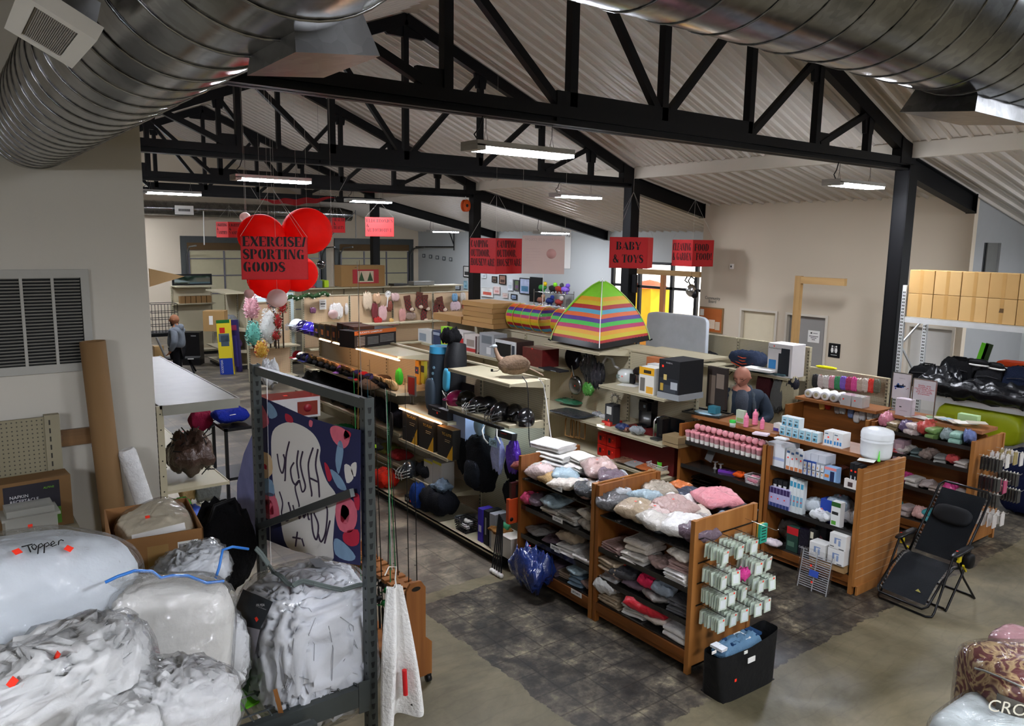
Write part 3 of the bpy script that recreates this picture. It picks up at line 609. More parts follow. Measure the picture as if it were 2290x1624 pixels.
# helpers for goods
ORD=['leftmost','second from left','third from left','fourth from left','fifth from left','sixth from left','seventh from left','eighth from left','ninth from left','tenth from left','eleventh from left','twelfth from left','thirteenth from left','fourteenth from left','fifteenth from left','sixteenth from left','seventeenth from left','eighteenth from left','nineteenth from left','twentieth from left']
def sticker(t,p,u,v,s=.018,n='price_sticker',c=None):
    u=Vector(u).normalized(); v=Vector(v).normalized(); k=u.cross(v)*.0012; p=Vector(p)
    return MB().plate([p+k-u*s/2-v*s/2,p+k+u*s/2-v*s/2,p+k+u*s/2+v*s/2,p+k-u*s/2+v*s/2],.0006).build(n,c or TAGR,t)
def facebox(name,label,cat,xf,y0,y1,z,h,d,col,deco=(),rz=0,grp=None,mt=None,tape=None,flap=False):
    # a carton whose front looks down -x ; deco (u0,u1,v0,v1,colour) in 0..1 on the front, ('T',u,v,h,text,colour,width01)
    w=abs(y1-y0); t=MB().box(0,d,-w/2,w/2,0,h).build(name,mt or card(col),None,loc=(xf,(y0+y1)/2,z),rz=rz,label=label,cat=cat,group=grp)
    if w*h>.03: bevel(t,.003)
    for i,q in enumerate(deco):
        if q[0]=='T': text(q[4],(-.0015,w/2-q[1]*w,q[2]*h),(0,-1,0),(0,0,1),q[3],mat(q[5],rough=.6,var=0),t,wid=q[6]*w if len(q)>6 and q[6] else None)
        elif q[0]=='S': sticker(t,(-.002,w/2-q[1]*w,q[2]*h),(0,-1,0),(0,0,1),q[3])
        elif q[0]=='TOP': MB().box(q[1]*d,q[2]*d,w/2-q[4]*w,w/2-q[3]*w,h,h+.0012).build('top_print',plain(q[5]),t)
        elif q[0]=='SIDE': MB().box(q[1]*d,q[2]*d,-w/2-.0012,-w/2,q[3]*h,q[4]*h).build('side_print',plain(q[5]),t)
        else: MB().box(-.0012-.0002*i,0,w/2-q[1]*w,w/2-q[0]*w,q[2]*h,q[3]*h).build('printed_panel',plain(q[4]),t)
    if tape: MB().box(.0,d,-.02,.02,h,h+.001).build('tape',mat(tape,rough=.3),t)
    return t
def pxb(name,label,cat,p0,p1,pt,xf,z,d,col,deco=(),**k):
    y1=ys(p0,xf,z); y0=ys(p1,xf,z); h=zs(pt,xf,(y0+y1)/2)-z
    return facebox(name,label,cat,xf,y0,y1,z,max(h,.01),d,col,deco,**k)
def soft(name,label,cat,loc,size,col,seed=0,rot=(0,0,0),wrap=True,p=3.2,amp=.07,grp=None,ridge=.03,st=True,nu=26,nv=20,fr=3,mt=None):
    # a soft folded or bagged article: slack cushion with pinched edges, creases and corners, resting on loc
    b=MB(); M=Euler(rot).to_matrix(); sd=Vector((seed*7.31+.37,seed*3.17,seed*5.73)); hx,hy,hz=size[0]/2,size[1]/2,size[2]/2; k=min(hx,hy)
    def f(u,v,s):
        u=2*u-1; v=2*v-1; cu=math.sin(u*PI/2); cv=math.sin(v*PI/2)
        prof=(1-abs(cu)**p)**.42*(1-abs(cv)**p)**.42 if abs(cu)<1 and abs(cv)<1 else 0
        q=Vector((cu*hx,cv*hy,0)); n1=noise.noise(q*(2.2/k)+sd+Vector((0,0,s))); n2=noise.noise(q*(5.5/k)+sd*2); n3=1-min(1,abs(noise.noise(q*(1.6/k)+sd*3))*6)
        z=s*hz*prof*(1+1.3*amp*10*n1*.35)+hz*amp*3*n2*prof-s*n3*ridge*hz*5*prof*.5
        e=1+amp*1.2*noise.noise(q*(1.5/k)+sd*4); e2=1+amp*1.2*noise.noise(q*(1.5/k)+sd*5)
        return M@Vector((q.x*e*(1-.04*cv*cv),q.y*e2*(1-.05*cu*cu),z+hz*amp*2*noise.noise(q*(1.1/k)+sd*6)*1.5))
    b.grid(lambda u,v:f(u,v,1),nu,nv); b.grid(lambda u,v:f(1-u,v,-1),nu,nv)
    zmin=min(v.z for v in b.v); b.shift((0,0,-zmin))
    o=b.build(name,mt or (wrapped(col) if wrap else cloth(col)),None,loc=loc,label=label,cat=cat,group=grp)
    if st and wrap and seed%3==0: sticker(o,(-size[0]*.12,0,max(v.z for v in b.v)*.97),(0,-1,0),(1,0,0),.02)
    return o
def folded(name,label,cat,loc,size,col,seed=0,rz=0,layers=4,grp=None,mt=None,wrap=False):
    # folded textile: stacked layers joined by a rounded fold at the front edge
    b=MB(); h=size[2]/layers; rg=random.Random(seed); n=10
    for i in range(layers):
        z=h*(i+.5); dx=rg.uniform(-.02,.02); prof=[]
        def f(u,v,z=z,dx=dx,i=i):
            a=2*PI*v; ex=math.copysign(abs(math.cos(a))**.35,math.cos(a)); ez=math.copysign(abs(math.sin(a))**.7,math.sin(a))
            x=ex*size[0]/2+dx; y=(u-.5)*size[1]; zz=z+ez*h*.52*(.8+.2*math.sin(PI*u)**.3)
            k=noise.noise(Vector((x*6+seed,y*6,i*3.1)))*.012
            return Vector((x,y+k,zz+k))
        b.grid(f,n,16)
        o=len(b.v)-(n+1)*17
        for e in (0,n): b.f.append([o+j*(n+1)+e for j in range(16)]); b.m.append(0); b.sm.append(False)
    return b.build(name,mt or (wrapped(col) if wrap else cloth(col)),None,loc=loc,rz=rz,label=label,cat=cat,group=grp)
def bagged(name,label,cat,c,r,col,seed,rot=(0,0,0),p=2.8,fl=1.06,amp=.05,ridge=.06,fr=3,film_op=.10):
    # cloth filling inside a clear plastic bag (a child mesh)
    t=MB().blob((0,0,0),r,p,48,32,amp,fr,seed,0,rot,ridge).build(name,mat(col,rough=.85,var=.08,vs=2,bump=.6,bs=11),None,loc=c,label=label,cat=cat,group='bagged bedding on the foreground rack')
    MB().blob((0,0,0),[q*fl for q in r],p,48,32,amp*.8,fr,seed+.3,0,rot,ridge*.5).build('plastic_bag',film(film_op,1.0,11),t)
    return t
def tagat(t,px,py,y,s=.022,rot=0):
    # small red price tag lying on the thing's surface, faced to the room
    p=at(px,py,y=y)-Vector(t.location); o=sticker(t,p,(math.cos(rot),0,math.sin(rot)),(-math.sin(rot)*.5,.45,math.cos(rot)),s); return o
# foreground platform and bagged bedding
t=thing('low_platform','low grey steel platform under the nearest white bags','platform',(-.4,2.3,0))
MB().box(-1.6,1.55,-.02,.04,1.62,1.70).box(-1.6,1.55,.56,.60,1.62,1.70).build('beam',RG,t)
for x in (-1.5,1.5): MB().box(x-.03,x+.03,-.02,.04,0,1.62).build('leg',RG,t); MB().box(x-.03,x+.03,.56,.6,0,1.62).build('leg',RG,t)
b=MB()
for i in range(40): b.box(-1.58+i*.078,-1.574+i*.078,-.38,.6,1.70,1.708)
for i in range(7): b.box(-1.58,1.53,-.38+i*.16,-.374+i*.16,1.708,1.714)
b.build('wire_deck',mat('5c6060',rough=.35,metal=.7),t)
WB='dfe1e3'
def surf(o,px,py):
    # first point of the object's mesh along the sight line of a photo pixel (used to lay tags on its surface)
    bpy.context.view_layer.update(); d=(FW*FPX+RX*(px-1145)+DY*(py-812)).normalized(); M=o.matrix_world.inverted()
    from mathutils.bvhtree import BVHTree
    bv=BVHTree.FromPolygons([v.co for v in o.data.vertices],[p.vertices for p in o.data.polygons])
    h=bv.ray_cast(M@Vector((0,0,H)),(M.to_3x3()@d).normalized()); return (h[0],h[1]) if h[0] else (None,None)
def tagon(root,px,py,s=.022,rot=.3,c=None,n='price_tag',asp=1,mesh=None):
    m_=mesh or (root.children[0] if root.children and root.children[0].type=='MESH' else root); p,nn=surf(m_,px,py)
    if p is None: return
    off=m_.matrix_local.translation if m_ is not root else Vector((0,0,0)); p=p+nn*.004
    u=nn.cross(Vector((0,0,1))); u=(u.normalized() if u.length>.1 else Vector((1,0,0)))*-1; v=nn.cross(u); v=v if v.z>0 else -v
    u2=u*math.cos(rot)+v*math.sin(rot); v2=v*math.cos(rot)-u*math.sin(rot)
    if u2.cross(v2).dot(nn)<0: u2=-u2
    q=[p+off-u2*s*asp/2-v2*s/2,p+off+u2*s*asp/2-v2*s/2,p+off+u2*s*asp/2+v2*s/2,p+off-u2*s*asp/2+v2*s/2]
    return MB().plate(q,.001).build(n,c or TAGR,root)
def scrawl(root,pts,r=.0022,mesh=None,n='handwriting'):
    # marker handwriting: strokes given as lists of photo pixels, laid on the surface
    m_=mesh or root.children[0]; b=MB()
    for st in pts:
        w=[]
        for px,py in st:
            p,nn=surf(m_,px,py)
            if p is not None: w.append(p+nn*.003)
        if len(w)>1: b.tube(w,r,4,cap=False)
    if b.v: b.build(n,INK,root)
A_=bagged('bagged_mattress_topper','huge white mattress topper roll in clear plastic with marker writing on top','bedding',at(50,1352,y=3.15),(.37,.26,.245),'d3d9de',3,rot=(R(-8),R(8),R(12)),p=3.0,amp=.03,ridge=.02,fr=2)
tagon(A_,38,1236,.024,.1); tagon(A_,153,1229,.024,.5)
tw=[[(50,1232),(58,1216),(64,1232),(70,1216)],[(78,1222),(80,1232),(88,1230),(92,1218)],[(96,1230),(98,1220),(104,1218),(110,1228)]]
tp=[[(48,1225),(72,1219)],[(62,1222),(68,1236)],[(74,1230),(70,1224),(76,1219),(82,1224),(78,1231),(74,1230)],[(84,1240),(86,1221),(92,1217),(96,1222),(88,1227)],[(98,1238),(99,1219),(106,1215),(110,1220),(102,1225)],[(112,1222),(122,1216),(118,1212),(113,1217),(116,1224),(126,1220)],[(130,1220),(131,1212),(136,1209),(142,1211)]]
scrawl(A_,tp); scrawl(A_,[[(25,1215),(31,1205),(38,1213),(42,1203)],[(48,1213),(47,1204),(54,1203)],[(60,1212),(60,1203)],[(66,1211),(67,1203),(73,1201),(77,1209)]])
B_=bagged('bagged_comforter','white comforter roll in plastic at the lower left corner, two red tags','bedding',at(105,1555,y=2.62),(.31,.20,.17),'cfcfcd',11,rot=(R(5),R(-18),R(-14)),amp=.08,ridge=.22,fr=5)
tagon(B_,131,1468,.022,.1,asp=1.6); tagon(B_,30,1525,.022,.9,asp=1.6)
B2=bagged('bagged_comforter','slumped white bag end between the big roll and the blue zip bag, red tag','bedding',at(215,1450,y=2.95),(.13,.14,.13),'d8d8d6',14,amp=.09,ridge=.12,fr=4); tagon(B2,204,1425,.02,.05,asp=1.8)
C_=bagged('bagged_mattress_topper','square white mattress topper in a clear bag with blue zip edge','bedding',at(372,1440,y=2.98),(.225,.16,.245),'d5d3cd',21,rot=(R(-12),R(10),R(-6)),p=4.2,amp=.05,ridge=.08,fr=4,film_op=.16)
tagon(C_,285,1461,.024,1.2); tagon(C_,262,1445,.10,-.2,c=mat('eceae4',rough=.6,var=.02),n='paper_note',asp=.55)
scrawl(C_,[[(250,1445),(256,1437)],[(258,1443),(262,1437),(264,1442)],[(248,1459),(251,1452),(253,1458),(257,1451),(258,1456)],[(260,1454),(265,1450),(269,1446)],[(254,1466),(262,1460)],[(258,1463),(260,1468)],[(263,1464),(266,1460),(268,1464)],[(269,1460),(272,1455)]],.0014)
bl=mat('2f74c4',rough=.3,coat=.4)
def zipedge(root,pxs,y,r=.006,mt=None,n='zip_edge'):
    b=MB().tube([at(a,c,y=y_)-Vector(root.location) for (a,c,y_) in pxs],r,6); b.build(n,mt or bl,root)
zipedge(C_,[(235,1303,2.80),(262,1290,2.80),(300,1277,2.82),(340,1278,2.84),(360,1293,2.84),(385,1288,2.84),(420,1288,2.84),(462,1304,2.84),(500,1300,2.86)],0)
# loose clear plastic below the zip edge
b=MB(); top=[(235,1303),(262,1290),(300,1277),(340,1278),(360,1293),(385,1288),(420,1288),(462,1304),(500,1300)]; bot=[(285,1330),(300,1325),(320,1318),(345,1318),(362,1318),(385,1315),(420,1318),(455,1325),(480,1330)]
b.grid(lambda u,v:(at(*[top[min(8,int(u*8+.5))][i]*(1-v)+bot[min(8,int(u*8+.5))][i]*v for i in (0,1)],y=2.81+.06*v)-Vector(C_.location)),8,4).build('loose_plastic',film(.10,1.2,9),C_)
D_=bagged('bagged_pillow','rounded white pillow in shiny plastic, nearest at the bottom edge','bedding',at(385,1600,y=2.45),(.19,.17,.16),'d0d0cf',31,rot=(0,R(14),R(20)),amp=.10,ridge=.20,fr=5)
D2=bagged('bagged_pillow','small white bag peeking from the bottom edge beside the comforter roll','bedding',at(270,1625,y=2.35),(.11,.12,.07),'dcdcda',33,amp=.08)
E_=bagged('bagged_pillow','gathered white plastic bag behind the blue zip edge, before the carton','bedding',at(430,1278,y=3.32),(.15,.12,.10),'cbced1',41,rot=(0,R(-15),0),amp=.12,ridge=.22,fr=5)
zipedge(E_,[(478,1305,3.1),(490,1270,3.1),(498,1230,3.15),(520,1223,3.15),(555,1228,3.2)],0); 
F_=bagged('bagged_pillow','white pillow bulging between the topper bag and the zippered duvet bag','bedding',at(492,1455,y=3.12),(.105,.13,.17),'cfd0d1',43,amp=.08,ridge=.2,fr=5)
MB().box(-.3,.3,-.2,.2,0,.01).build('paper_sheet',mat('6cc22a',rough=.7),None,loc=(at(515,1545,y=3.3)-Vector((.25,0,.02))),rz=.2,label='lime green sheet showing between the white pillow and the duvet bag',cat='paper')
# zippered duvet bag
g0=at(690,1440,y=3.22)
G_=MB().blob((0,0,0),(.275,.22,.345),3.6,80,60,.06,5.0,52,0,(R(-6),0,R(6)),.24).build('duvet_in_zip_bag',mat('d2d4d8',rough=.85,var=.05,vs=2,bump=.5,bs=7),None,loc=g0,label='white quilted duvet in a large clear bag with a grey zipper',cat='bedding',group='bagged bedding on the foreground rack')
GP=MB().blob((0,0,0),(.292,.235,.365),3.8,56,36,.03,3,52.2,0,(R(-6),0,R(6)),.03).build('plastic_bag',film(.10,.9,5),G_)
def onsurf(px,py,off=.006,mesh=GP):
    p,nn=surf(mesh,px,py); return (p+nn*off) if p is not None else at(px,py,y=3.05)-g0
zp=[(572,1226),(585,1240),(600,1262),(612,1283),(628,1292),(642,1306),(655,1314),(668,1306),(678,1303),(700,1307),(740,1316),(765,1322),(800,1310),(834,1308)]
zc=[onsurf(a,c,.008) for a,c in zp]
b=MB()
for i in range(len(zc)-1): b.bar(zc[i],zc[i+1],.020,.006,up=(0,-.6,.8))
b.build('zipper_tape',mat('59625f',rough=.7),G_); MB().tube(zc,.0035,6).build('zipper_teeth',mat('2f3635',rough=.5),G_)
def patch(mesh,root,poly,mt,name,nu=10,nv=10,off=.004,off2=None):
    # quad region of the photo (4 corner pixels tl,tr,br,bl) laid on the mesh surface
    def f(u,v):
        a=[(1-u)*(1-v)*poly[0][i]+u*(1-v)*poly[1][i]+u*v*poly[2][i]+(1-u)*v*poly[3][i] for i in (0,1)]
        p,nn=surf(mesh,*a); 
        return (p+nn*off) if p is not None else None
    vs=[];fs=[];ix={}
    for j in range(nv+1):
        for i in range(nu+1):
            p=f(i/nu,j/nv)
            if p is not None: ix[(i,j)]=len(vs); vs.append(p)
    for j in range(nv):
        for i in range(nu):
            k=[(i,j),(i,j+1),(i+1,j+1),(i+1,j)]
            if all(q in ix for q in k): fs.append([ix[q] for q in k])
    return MB().add(vs,fs,0,True).build(name,mt,root)
patch(GP,G_,[(545,1318),(612,1347),(583,1408),(517,1392)],mat('2e3236',rough=.5),'card_insert')
patch(GP,G_,[(517,1392),(583,1408),(566,1490),(509,1440)],mat('b9b5bd',rough=.5),'mattress_picture')
patch(GP,G_,[(506,1442),(565,1490),(557,1549),(502,1505)],mat('2a2e33',rough=.5),'card_insert')
def stext(s,px,py,h,mesh,root,mt,slant=(1,0,0),up=(0,-.2,1)):
    p,nn=surf(mesh,px,py)
    if p is None: return
    u=Vector(slant); u=(u-nn*u.dot(nn)).normalized(); v=nn.cross(u)
    text(s,p+nn*.006,u,v,h,mt,root)
LW=mat('d8d8d8',rough=.6,var=0)
stext('EAM',537,1331,.020,GP,G_,LW,(1,0,-.35)); stext('NCE',531,1351,.020,GP,G_,LW,(1,0,-.35)); stext('10-YEAR',586,1354,.010,GP,G_,LW,(1,0,-.35)); stext('LIMITED WARRANTY',590,1361,.004,GP,G_,LW,(1,0,-.35))
for a,c,k in ((516,1474,'5a8fb0'),(529,1486,'4aa7a0'),(544,1497,'d5e0d0')):
    tagon(G_,a,c,.018,.2,c=mat(k,rough=.5),n='round_mark',mesh=GP)
tagon(G_,575,1385,.024,1.1,mesh=GP); tagon(G_,534,1470,.02,1.1,mesh=GP); tagon(G_,632,1238,.02,.0,asp=1.3,mesh=GP)
patch(GP,G_,[(690,1252),(715,1250),(740,1272),(705,1270)],mat('8d8f92',rough=.6),'printed_bars',4,3)
patch(GP,G_,[(611,1541),(621,1538),(643,1624),(632,1628)],mat('8a5a2c',rough=.9),'brown_tape',3,14,.008)
# stitched seam lines on the quilting
sm=[[(690,1420),(702,1440),(700,1500),(706,1560)],[(735,1400),(745,1450),(742,1520),(730,1590)],[(660,1400),(655,1450),(650,1520)],[(760,1380),(790,1400),(792,1440),(768,1480)],[(600,1330),(640,1352),(690,1360),(705,1380),(690,1420)],[(790,1360),(780,1400),(800,1450)],[(640,1545),(660,1510),(690,1520)]]
scrawl(G_,sm,.0018,mesh=G_,n='quilt_seam')
for c in G_.children:
    if c.name.startswith('quilt_seam'): c.data.materials[0]=mat('9c9ea2',rough=.9)
# white garment on a hanger hooked to the rack post
t=thing('hanging_garment','white long garment with a red print hanging from the rack post','clothing',(1.565,2.93,1.3))
MB().tube([(-.075,-.03,.95),(-.06,-.04,.99),(-.03,-.05,.985),(-.035,-.05,.93),(-.03,-.05,.89)],.003,6).build('hanger',WHT,t)
b=MB(); b.grid(lambda u,v: Vector((-.04+(u-.5)*(.06+.16*v)+.02*v,-.06+.035*math.cos(u*9+v*2)*(.3+v)-.02*v,.90-.62*v)),24,14)
b.grid(lambda u,v: Vector((-.04+(u-.5)*(.06+.16*v)+.02*v,-.045+.035*math.cos(u*9+v*2)*(.3+v)-.02*v,.90-.62*v)),24,14).build('cloth',cloth('dcdad6'),t)
MB().tube([(.03,-.09,.42),(.045,-.09,.36),(.02,-.09,.33)],.006,5).build('printed_mark',INK,t); MB().tube([(-.02,-.1,.52),(-.015,-.1,.4)],.012,6).build('red_print',RED,t)
# open carton with bagged foam, black tote
t=thing('open_carton','open brown cardboard box with a cream bagged cushion inside','box',(.78,3.97,1.732),R(-6))
cb=card('94693f'); w2,d2,hh=.195,.25,.60
MB().box(-w2,w2,-d2,-d2+.006,0,hh).build('front_wall',cb,t); MB().box(-w2,w2,d2-.006,d2,0,hh).build('back_wall',cb,t)
MB().box(-w2,-w2+.006,-d2,d2,0,hh).box(w2-.006,w2,-d2,d2,0,hh).box(-w2,w2,-d2,d2,0,.006).build('side_wall',cb,t)
MB().box(-.05,.04,-d2-.001,-d2,.3,hh-.05).build('tape',mat('a07c4c',rough=.3),t); MB().box(.08,.17,-d2-.0015,-d2,.47,.55).build('shipping_label',WHT,t)
b=MB()
for i in range(12): b.box(.085+i*.006,.088+i*.006,-d2-.002,-d2-.0015,.49,.54)
b.build('barcode',INK,t)
o=bagged('bagged_cushion','cream foam cushion in printed plastic inside the open carton','cushion',(.80,3.98,2.24),(.165,.20,.12),'cfc4ac',61,rot=(R(10),R(-16),0),p=3.2,amp=.05,ridge=.03)
patch(o.children[0],o,[(295,1198),(412,1170),(415,1185),(296,1210)],WHT,'printed_label',8,3); tagon(o,330,1158,.02,.2)
t=soft('tote_bag','soft black shoulder bag standing behind the open carton','bag',(1.17,4.18,1.74),(.30,.26,.50),'0b0b0d',5,wrap=False,p=3,amp=.05)
MB().tube([(-.10,-.08,.44),(-.06,-.1,.56),(.04,-.1,.58),(.08,-.08,.44)],.010,6).build('strap',BLK,t)
# banner hung in the rack end frame
t=thing('fabric_banner','navy floral tapestry with mirrored brush lettering hung in the rack end','banner',(1.415,3.6,2.2))
def bp_(px,py,o=0):
    return at(px,py,x=1.415-o)-Vector((1.415,3.6,2.2))
def bpoly(pts,mt,name,o): 
    return MB().plate([bp_(a,c,o) for a,c in pts],.0006).build(name,mt,t)
NV=mat('23264f',rough=.8,var=.15); BW=mat('dcd8d2',rough=.8,var=.04,vs=3); PK=mat('d8697c',rough=.8,var=.2,vs=20); PR=mat('b8253f',rough=.8,var=.2,vs=20); BLU=mat('7e9cb8',rough=.8,var=.15,vs=20); TAN=mat('d9b98c',rough=.8); LIL=mat('3a2c40',rough=.8,var=0)
bpoly([(585,888),(625,905),(680,930),(745,950),(806,962),(806,1265),(745,1255),(640,1225),(578,1200),(582,1050)],NV,'cloth',0)
# left flap of the same cloth folded round the far post
b=MB().plate([bp_(545,1015),(bp_(582,930)),(bp_(582,1240)),(bp_(530,1180)),bp_(530,1080)],.0006); b.build('cloth_flap',mat('6c6f98',rough=.8,var=.35,vs=9),t)
def blobpoly(pts,n=4):
    # smooth closed outline
    out=[];k=len(pts)
    for i in range(k):
        p0,p1,p2,p3=pts[i-1],pts[i],pts[(i+1)%k],pts[(i+2)%k]
        for j in range(n):
            s=j/n; out.append(tuple(.5*((2*p1[q])+(-p0[q]+p2[q])*s+(2*p0[q]-5*p1[q]+4*p2[q]-p3[q])*s*s+(-p0[q]+3*p1[q]-3*p2[q]+p3[q])*s**3) for q in (0,1)))
    return out
bpoly(blobpoly([(610,965),(640,945),(670,950),(700,970),(716,1000),(715,1030),(730,1075),(752,1110),(748,1160),(744,1215),(742,1254),(690,1238),(642,1222),(625,1150),(612,1090),(607,1020)]),BW,'white_field',.001)
for pts,mt in [([(738,960),(750,952),(770,960),(782,975),(778,995),(765,1003),(745,985)],PK),([(772,962),(785,970),(778,985),(768,980)],PR),([(755,1120),(775,1110),(795,1130),(798,1165),(785,1190),(760,1185),(750,1150)],PK),([(765,1130),(780,1140),(778,1170),(762,1165)],PR),([(770,1190),(800,1185),(802,1215),(785,1222),(768,1210)],PR),([(748,1205),(770,1215),(795,1245),(780,1255),(750,1240)],BLU),([(790,1105),(803,1108),(803,1140),(795,1135)],PR),([(756,990),(764,988),(768,1010),(762,1045),(756,1060),(750,1030)],BLU),([(770,1040),(785,1045),(790,1070),(775,1080)],BW),([(785,1040),(797,1035),(795,1065),(787,1060)],BW),([(738,1050),(760,1065),(775,1095),(755,1090)],BLU),([(598,900),(612,910),(620,930),(602,935)],BLU),([(583,905),(598,930),(600,950),(583,955)],PK),([(583,1015),(605,1020),(608,1060),(583,1070)],TAN),([(583,1072),(608,1075),(612,1110),(583,1100)],BLU),([(583,1110),(612,1105),(625,1150),(612,1165),(585,1150)],PK),([(588,1120),(606,1120),(612,1150),(592,1145)],PR),([(638,925),(652,932),(655,945),(640,942)],PR),([(725,1035),(735,1045),(742,1070),(733,1075)],PR),([(692,940),(699,943),(697,955),(691,952)],PK)]:
    bpoly(blobpoly(pts,3),mt,'printed_flower',.002)
MB().tube([bp_(592,1042,.003),bp_(596,1046,.003)],.012,8).build('flower_heart',PR,t)
bt=MB()
for st in [[(711,1005),(706,1040),(712,1075),(714,1103)],[(700,1002),(690,1035),(692,1070),(697,1101)],[(711,1078),(694,1070)],[(677,1010),(672,1035),(676,1060),(683,1088),(676,1100),(670,1075)],[(667,1008),(664,1035),(668,1065)],[(657,1035),(650,1050),(654,1075),(662,1085),(668,1075),(660,1090),(668,1125)],[(647,988),(640,1020),(638,1068)],[(620,1015),(625,1045),(632,1058),(637,1030),(634,1018)],[(625,1100),(632,1125),(630,1150),(642,1165),(650,1145),(645,1125)],[(655,1130),(660,1150)],[(668,1145),(670,1160),(676,1140),(680,1158),(686,1142),(690,1160)],[(696,1148),(700,1190),(708,1207),(712,1175),(703,1150)],[(722,1128),(732,1140),(728,1190),(718,1212),(712,1195)],[(738,1165),(726,1215)],[(665,1190),(661,1222)],[(655,1202),(672,1205)],[(675,1205),(680,1222)]]:
    bt.tube([bp_(a,c,.0035) for a,c in blobpoly([st[0]]+st+[st[-1]],5)[5:-5]] if len(st)>2 else [bp_(a,c,.0035) for a,c in st],.0045,5)
bt.build('mirrored_lettering',LIL,t)
MB().tube([(-.0,.5,.75),(.0,.52,.2),(0,.54,-.35)],.0025,5).build('pull_cord',WHT,t)
# the near wall: grille, pegboard, carton, bin, tubes
yw=5.395
t=thing('return_air_grille','large white louvred return air grille on the near grey wall','vent',(.24,yw,3.18))
b=MB(); gx0,gx1,gz0,gz1=-.62,.54,-.31,.31
b.box(gx0,gx1,-.02,0,gz1-.05,gz1).box(gx0,gx1,-.02,0,gz0,gz0+.05).box(gx1-.045,gx1,-.02,0,gz0+.05,gz1-.05).box(gx0,gx0+.045,-.02,0,gz0+.05,gz1-.05)
for x in (-.32,-.125,.02,.185,.345): b.box(x-.008,x+.008,-.018,0,gz0+.05,gz1-.05)
b.build('frame',mat('9d9b93',rough=.6,var=.03),t); MB().box(gx0+.04,gx1-.04,-.002,0,gz0+.04,gz1-.04).build('duct_shade_sheet',mat('121212',rough=.9),t)  # flat black sheet stands in for the shade behind the louvres
b=MB()
for i in range(27): b.obox((-.04,-.010,gz0+.062+i*.0195),(gx1-gx0-.1,.014,.0022),(R(-35),0,0))
b.build('louvre',mat('8d8b84',rough=.6,var=.03),t)
t=thing('pegboard_panel','tan pegboard panel unit against the near wall above the clear bin','pegboard',(.15,5.30,0))
MB().box(-.5,.33,0,.02,1.7,2.62).build('panel',pegmat('7f775e','3a362b',.0254,.0042,(0,2)),t); u=upright(2.63); 
b=MB().box(.33,.41,-.01,.04,1.2,2.63); 
for i in range(27): b.box(.352,.360,-.0115,-.01,1.25+i*.0508,1.28+i*.0508,1)
b.build('upright',[mat('857d66',rough=.6),SLOT],t)
MB().box(-.5,.44,-.32,.0,1.97,2.0).box(-.5,.44,-.33,-.32,1.955,2.005).build('shelf',mat('857d66',rough=.6),t)
t=thing('wooden_board','short stained wooden board screwed to the near wall','board',(.66,yw,2.46))
MB().box(-.10,.13,-.03,-.002,-.05,.05).build('plank',wood('7c5a34','5c3f20',0,10),t); MB().box(.07,.11,-.034,-.03,-.075,-.05).build('blue_tape',mat('22429c'),t); MB().box(-.10,-.085,-.036,-.03,-.02,.03).build('bracket',CHR,t)
t=thing('appliance_carton','brown carton printed with the words NAPKIN RECEPTACLE on the wall shelf','box',(.38,5.14,2.002),R(4))
MB().box(-.17,.19,-.05,.10,0,.30).build('carton',card('735634'),t); MB().box(-.15,.13,-.052,-.05,.12,.28).build('dark_panel',mat('24222a',rough=.5),t); MB().box(.10,.13,-.053,-.05,.02,.12).build('green_panel',mat('4c7a22',rough=.5),t)
text('NAPKIN',(-.075,-.053,.215),(1,0,0),(0,0,1),.018,LW,t); text('RECEPTACLE',(-.05,-.053,.188),(1,0,0),(0,0,1),.018,LW,t,wid=.14); text('ALPINE',(.075,-.053,.245),(1,0,0),(0,0,1),.012,mat('6fae2c',rough=.5),t)
t=thing('plastic_bin','clear frosted plastic bin with a lid and red price tag','bin',(.345,4.99,2.006),R(2))
fz=mat('b9b8b0',rough=.35,alpha=.55,var=.02)
MB().box(-.125,.125,-.09,.09,0,.135).build('tub',fz,t); MB().box(-.14,.14,-.105,.105,.135,.15).box(-.115,.115,-.08,.08,.15,.185).build('lid',fz,t); sticker(t,(-.01,-.092,.09),(1,0,0),(0,0,1),.022)
t=thing('carpet_tube','tall brown cardboard tube leaning on the near wall','tube',(.895,5.245,0),(R(-1.2),R(-2.4),0))
MB().lathe([(.072,0),(.072,3.06),(.066,3.06),(.066,2.9)],(0,0,0),28).build('tube_wall',card('7d5f3c'),t)
o=MB().lathe([(.05,0),(.055,.02),(.055,1.28),(.045,1.30)],(0,0,0),20).build('plastic_roll',wrapped('c9c8c6'),None,loc=(1.20,5.18,1.10),rz=(R(-4),R(-13),0),label='white wrapped roll leaning beside the cardboard tube',cat='roll')
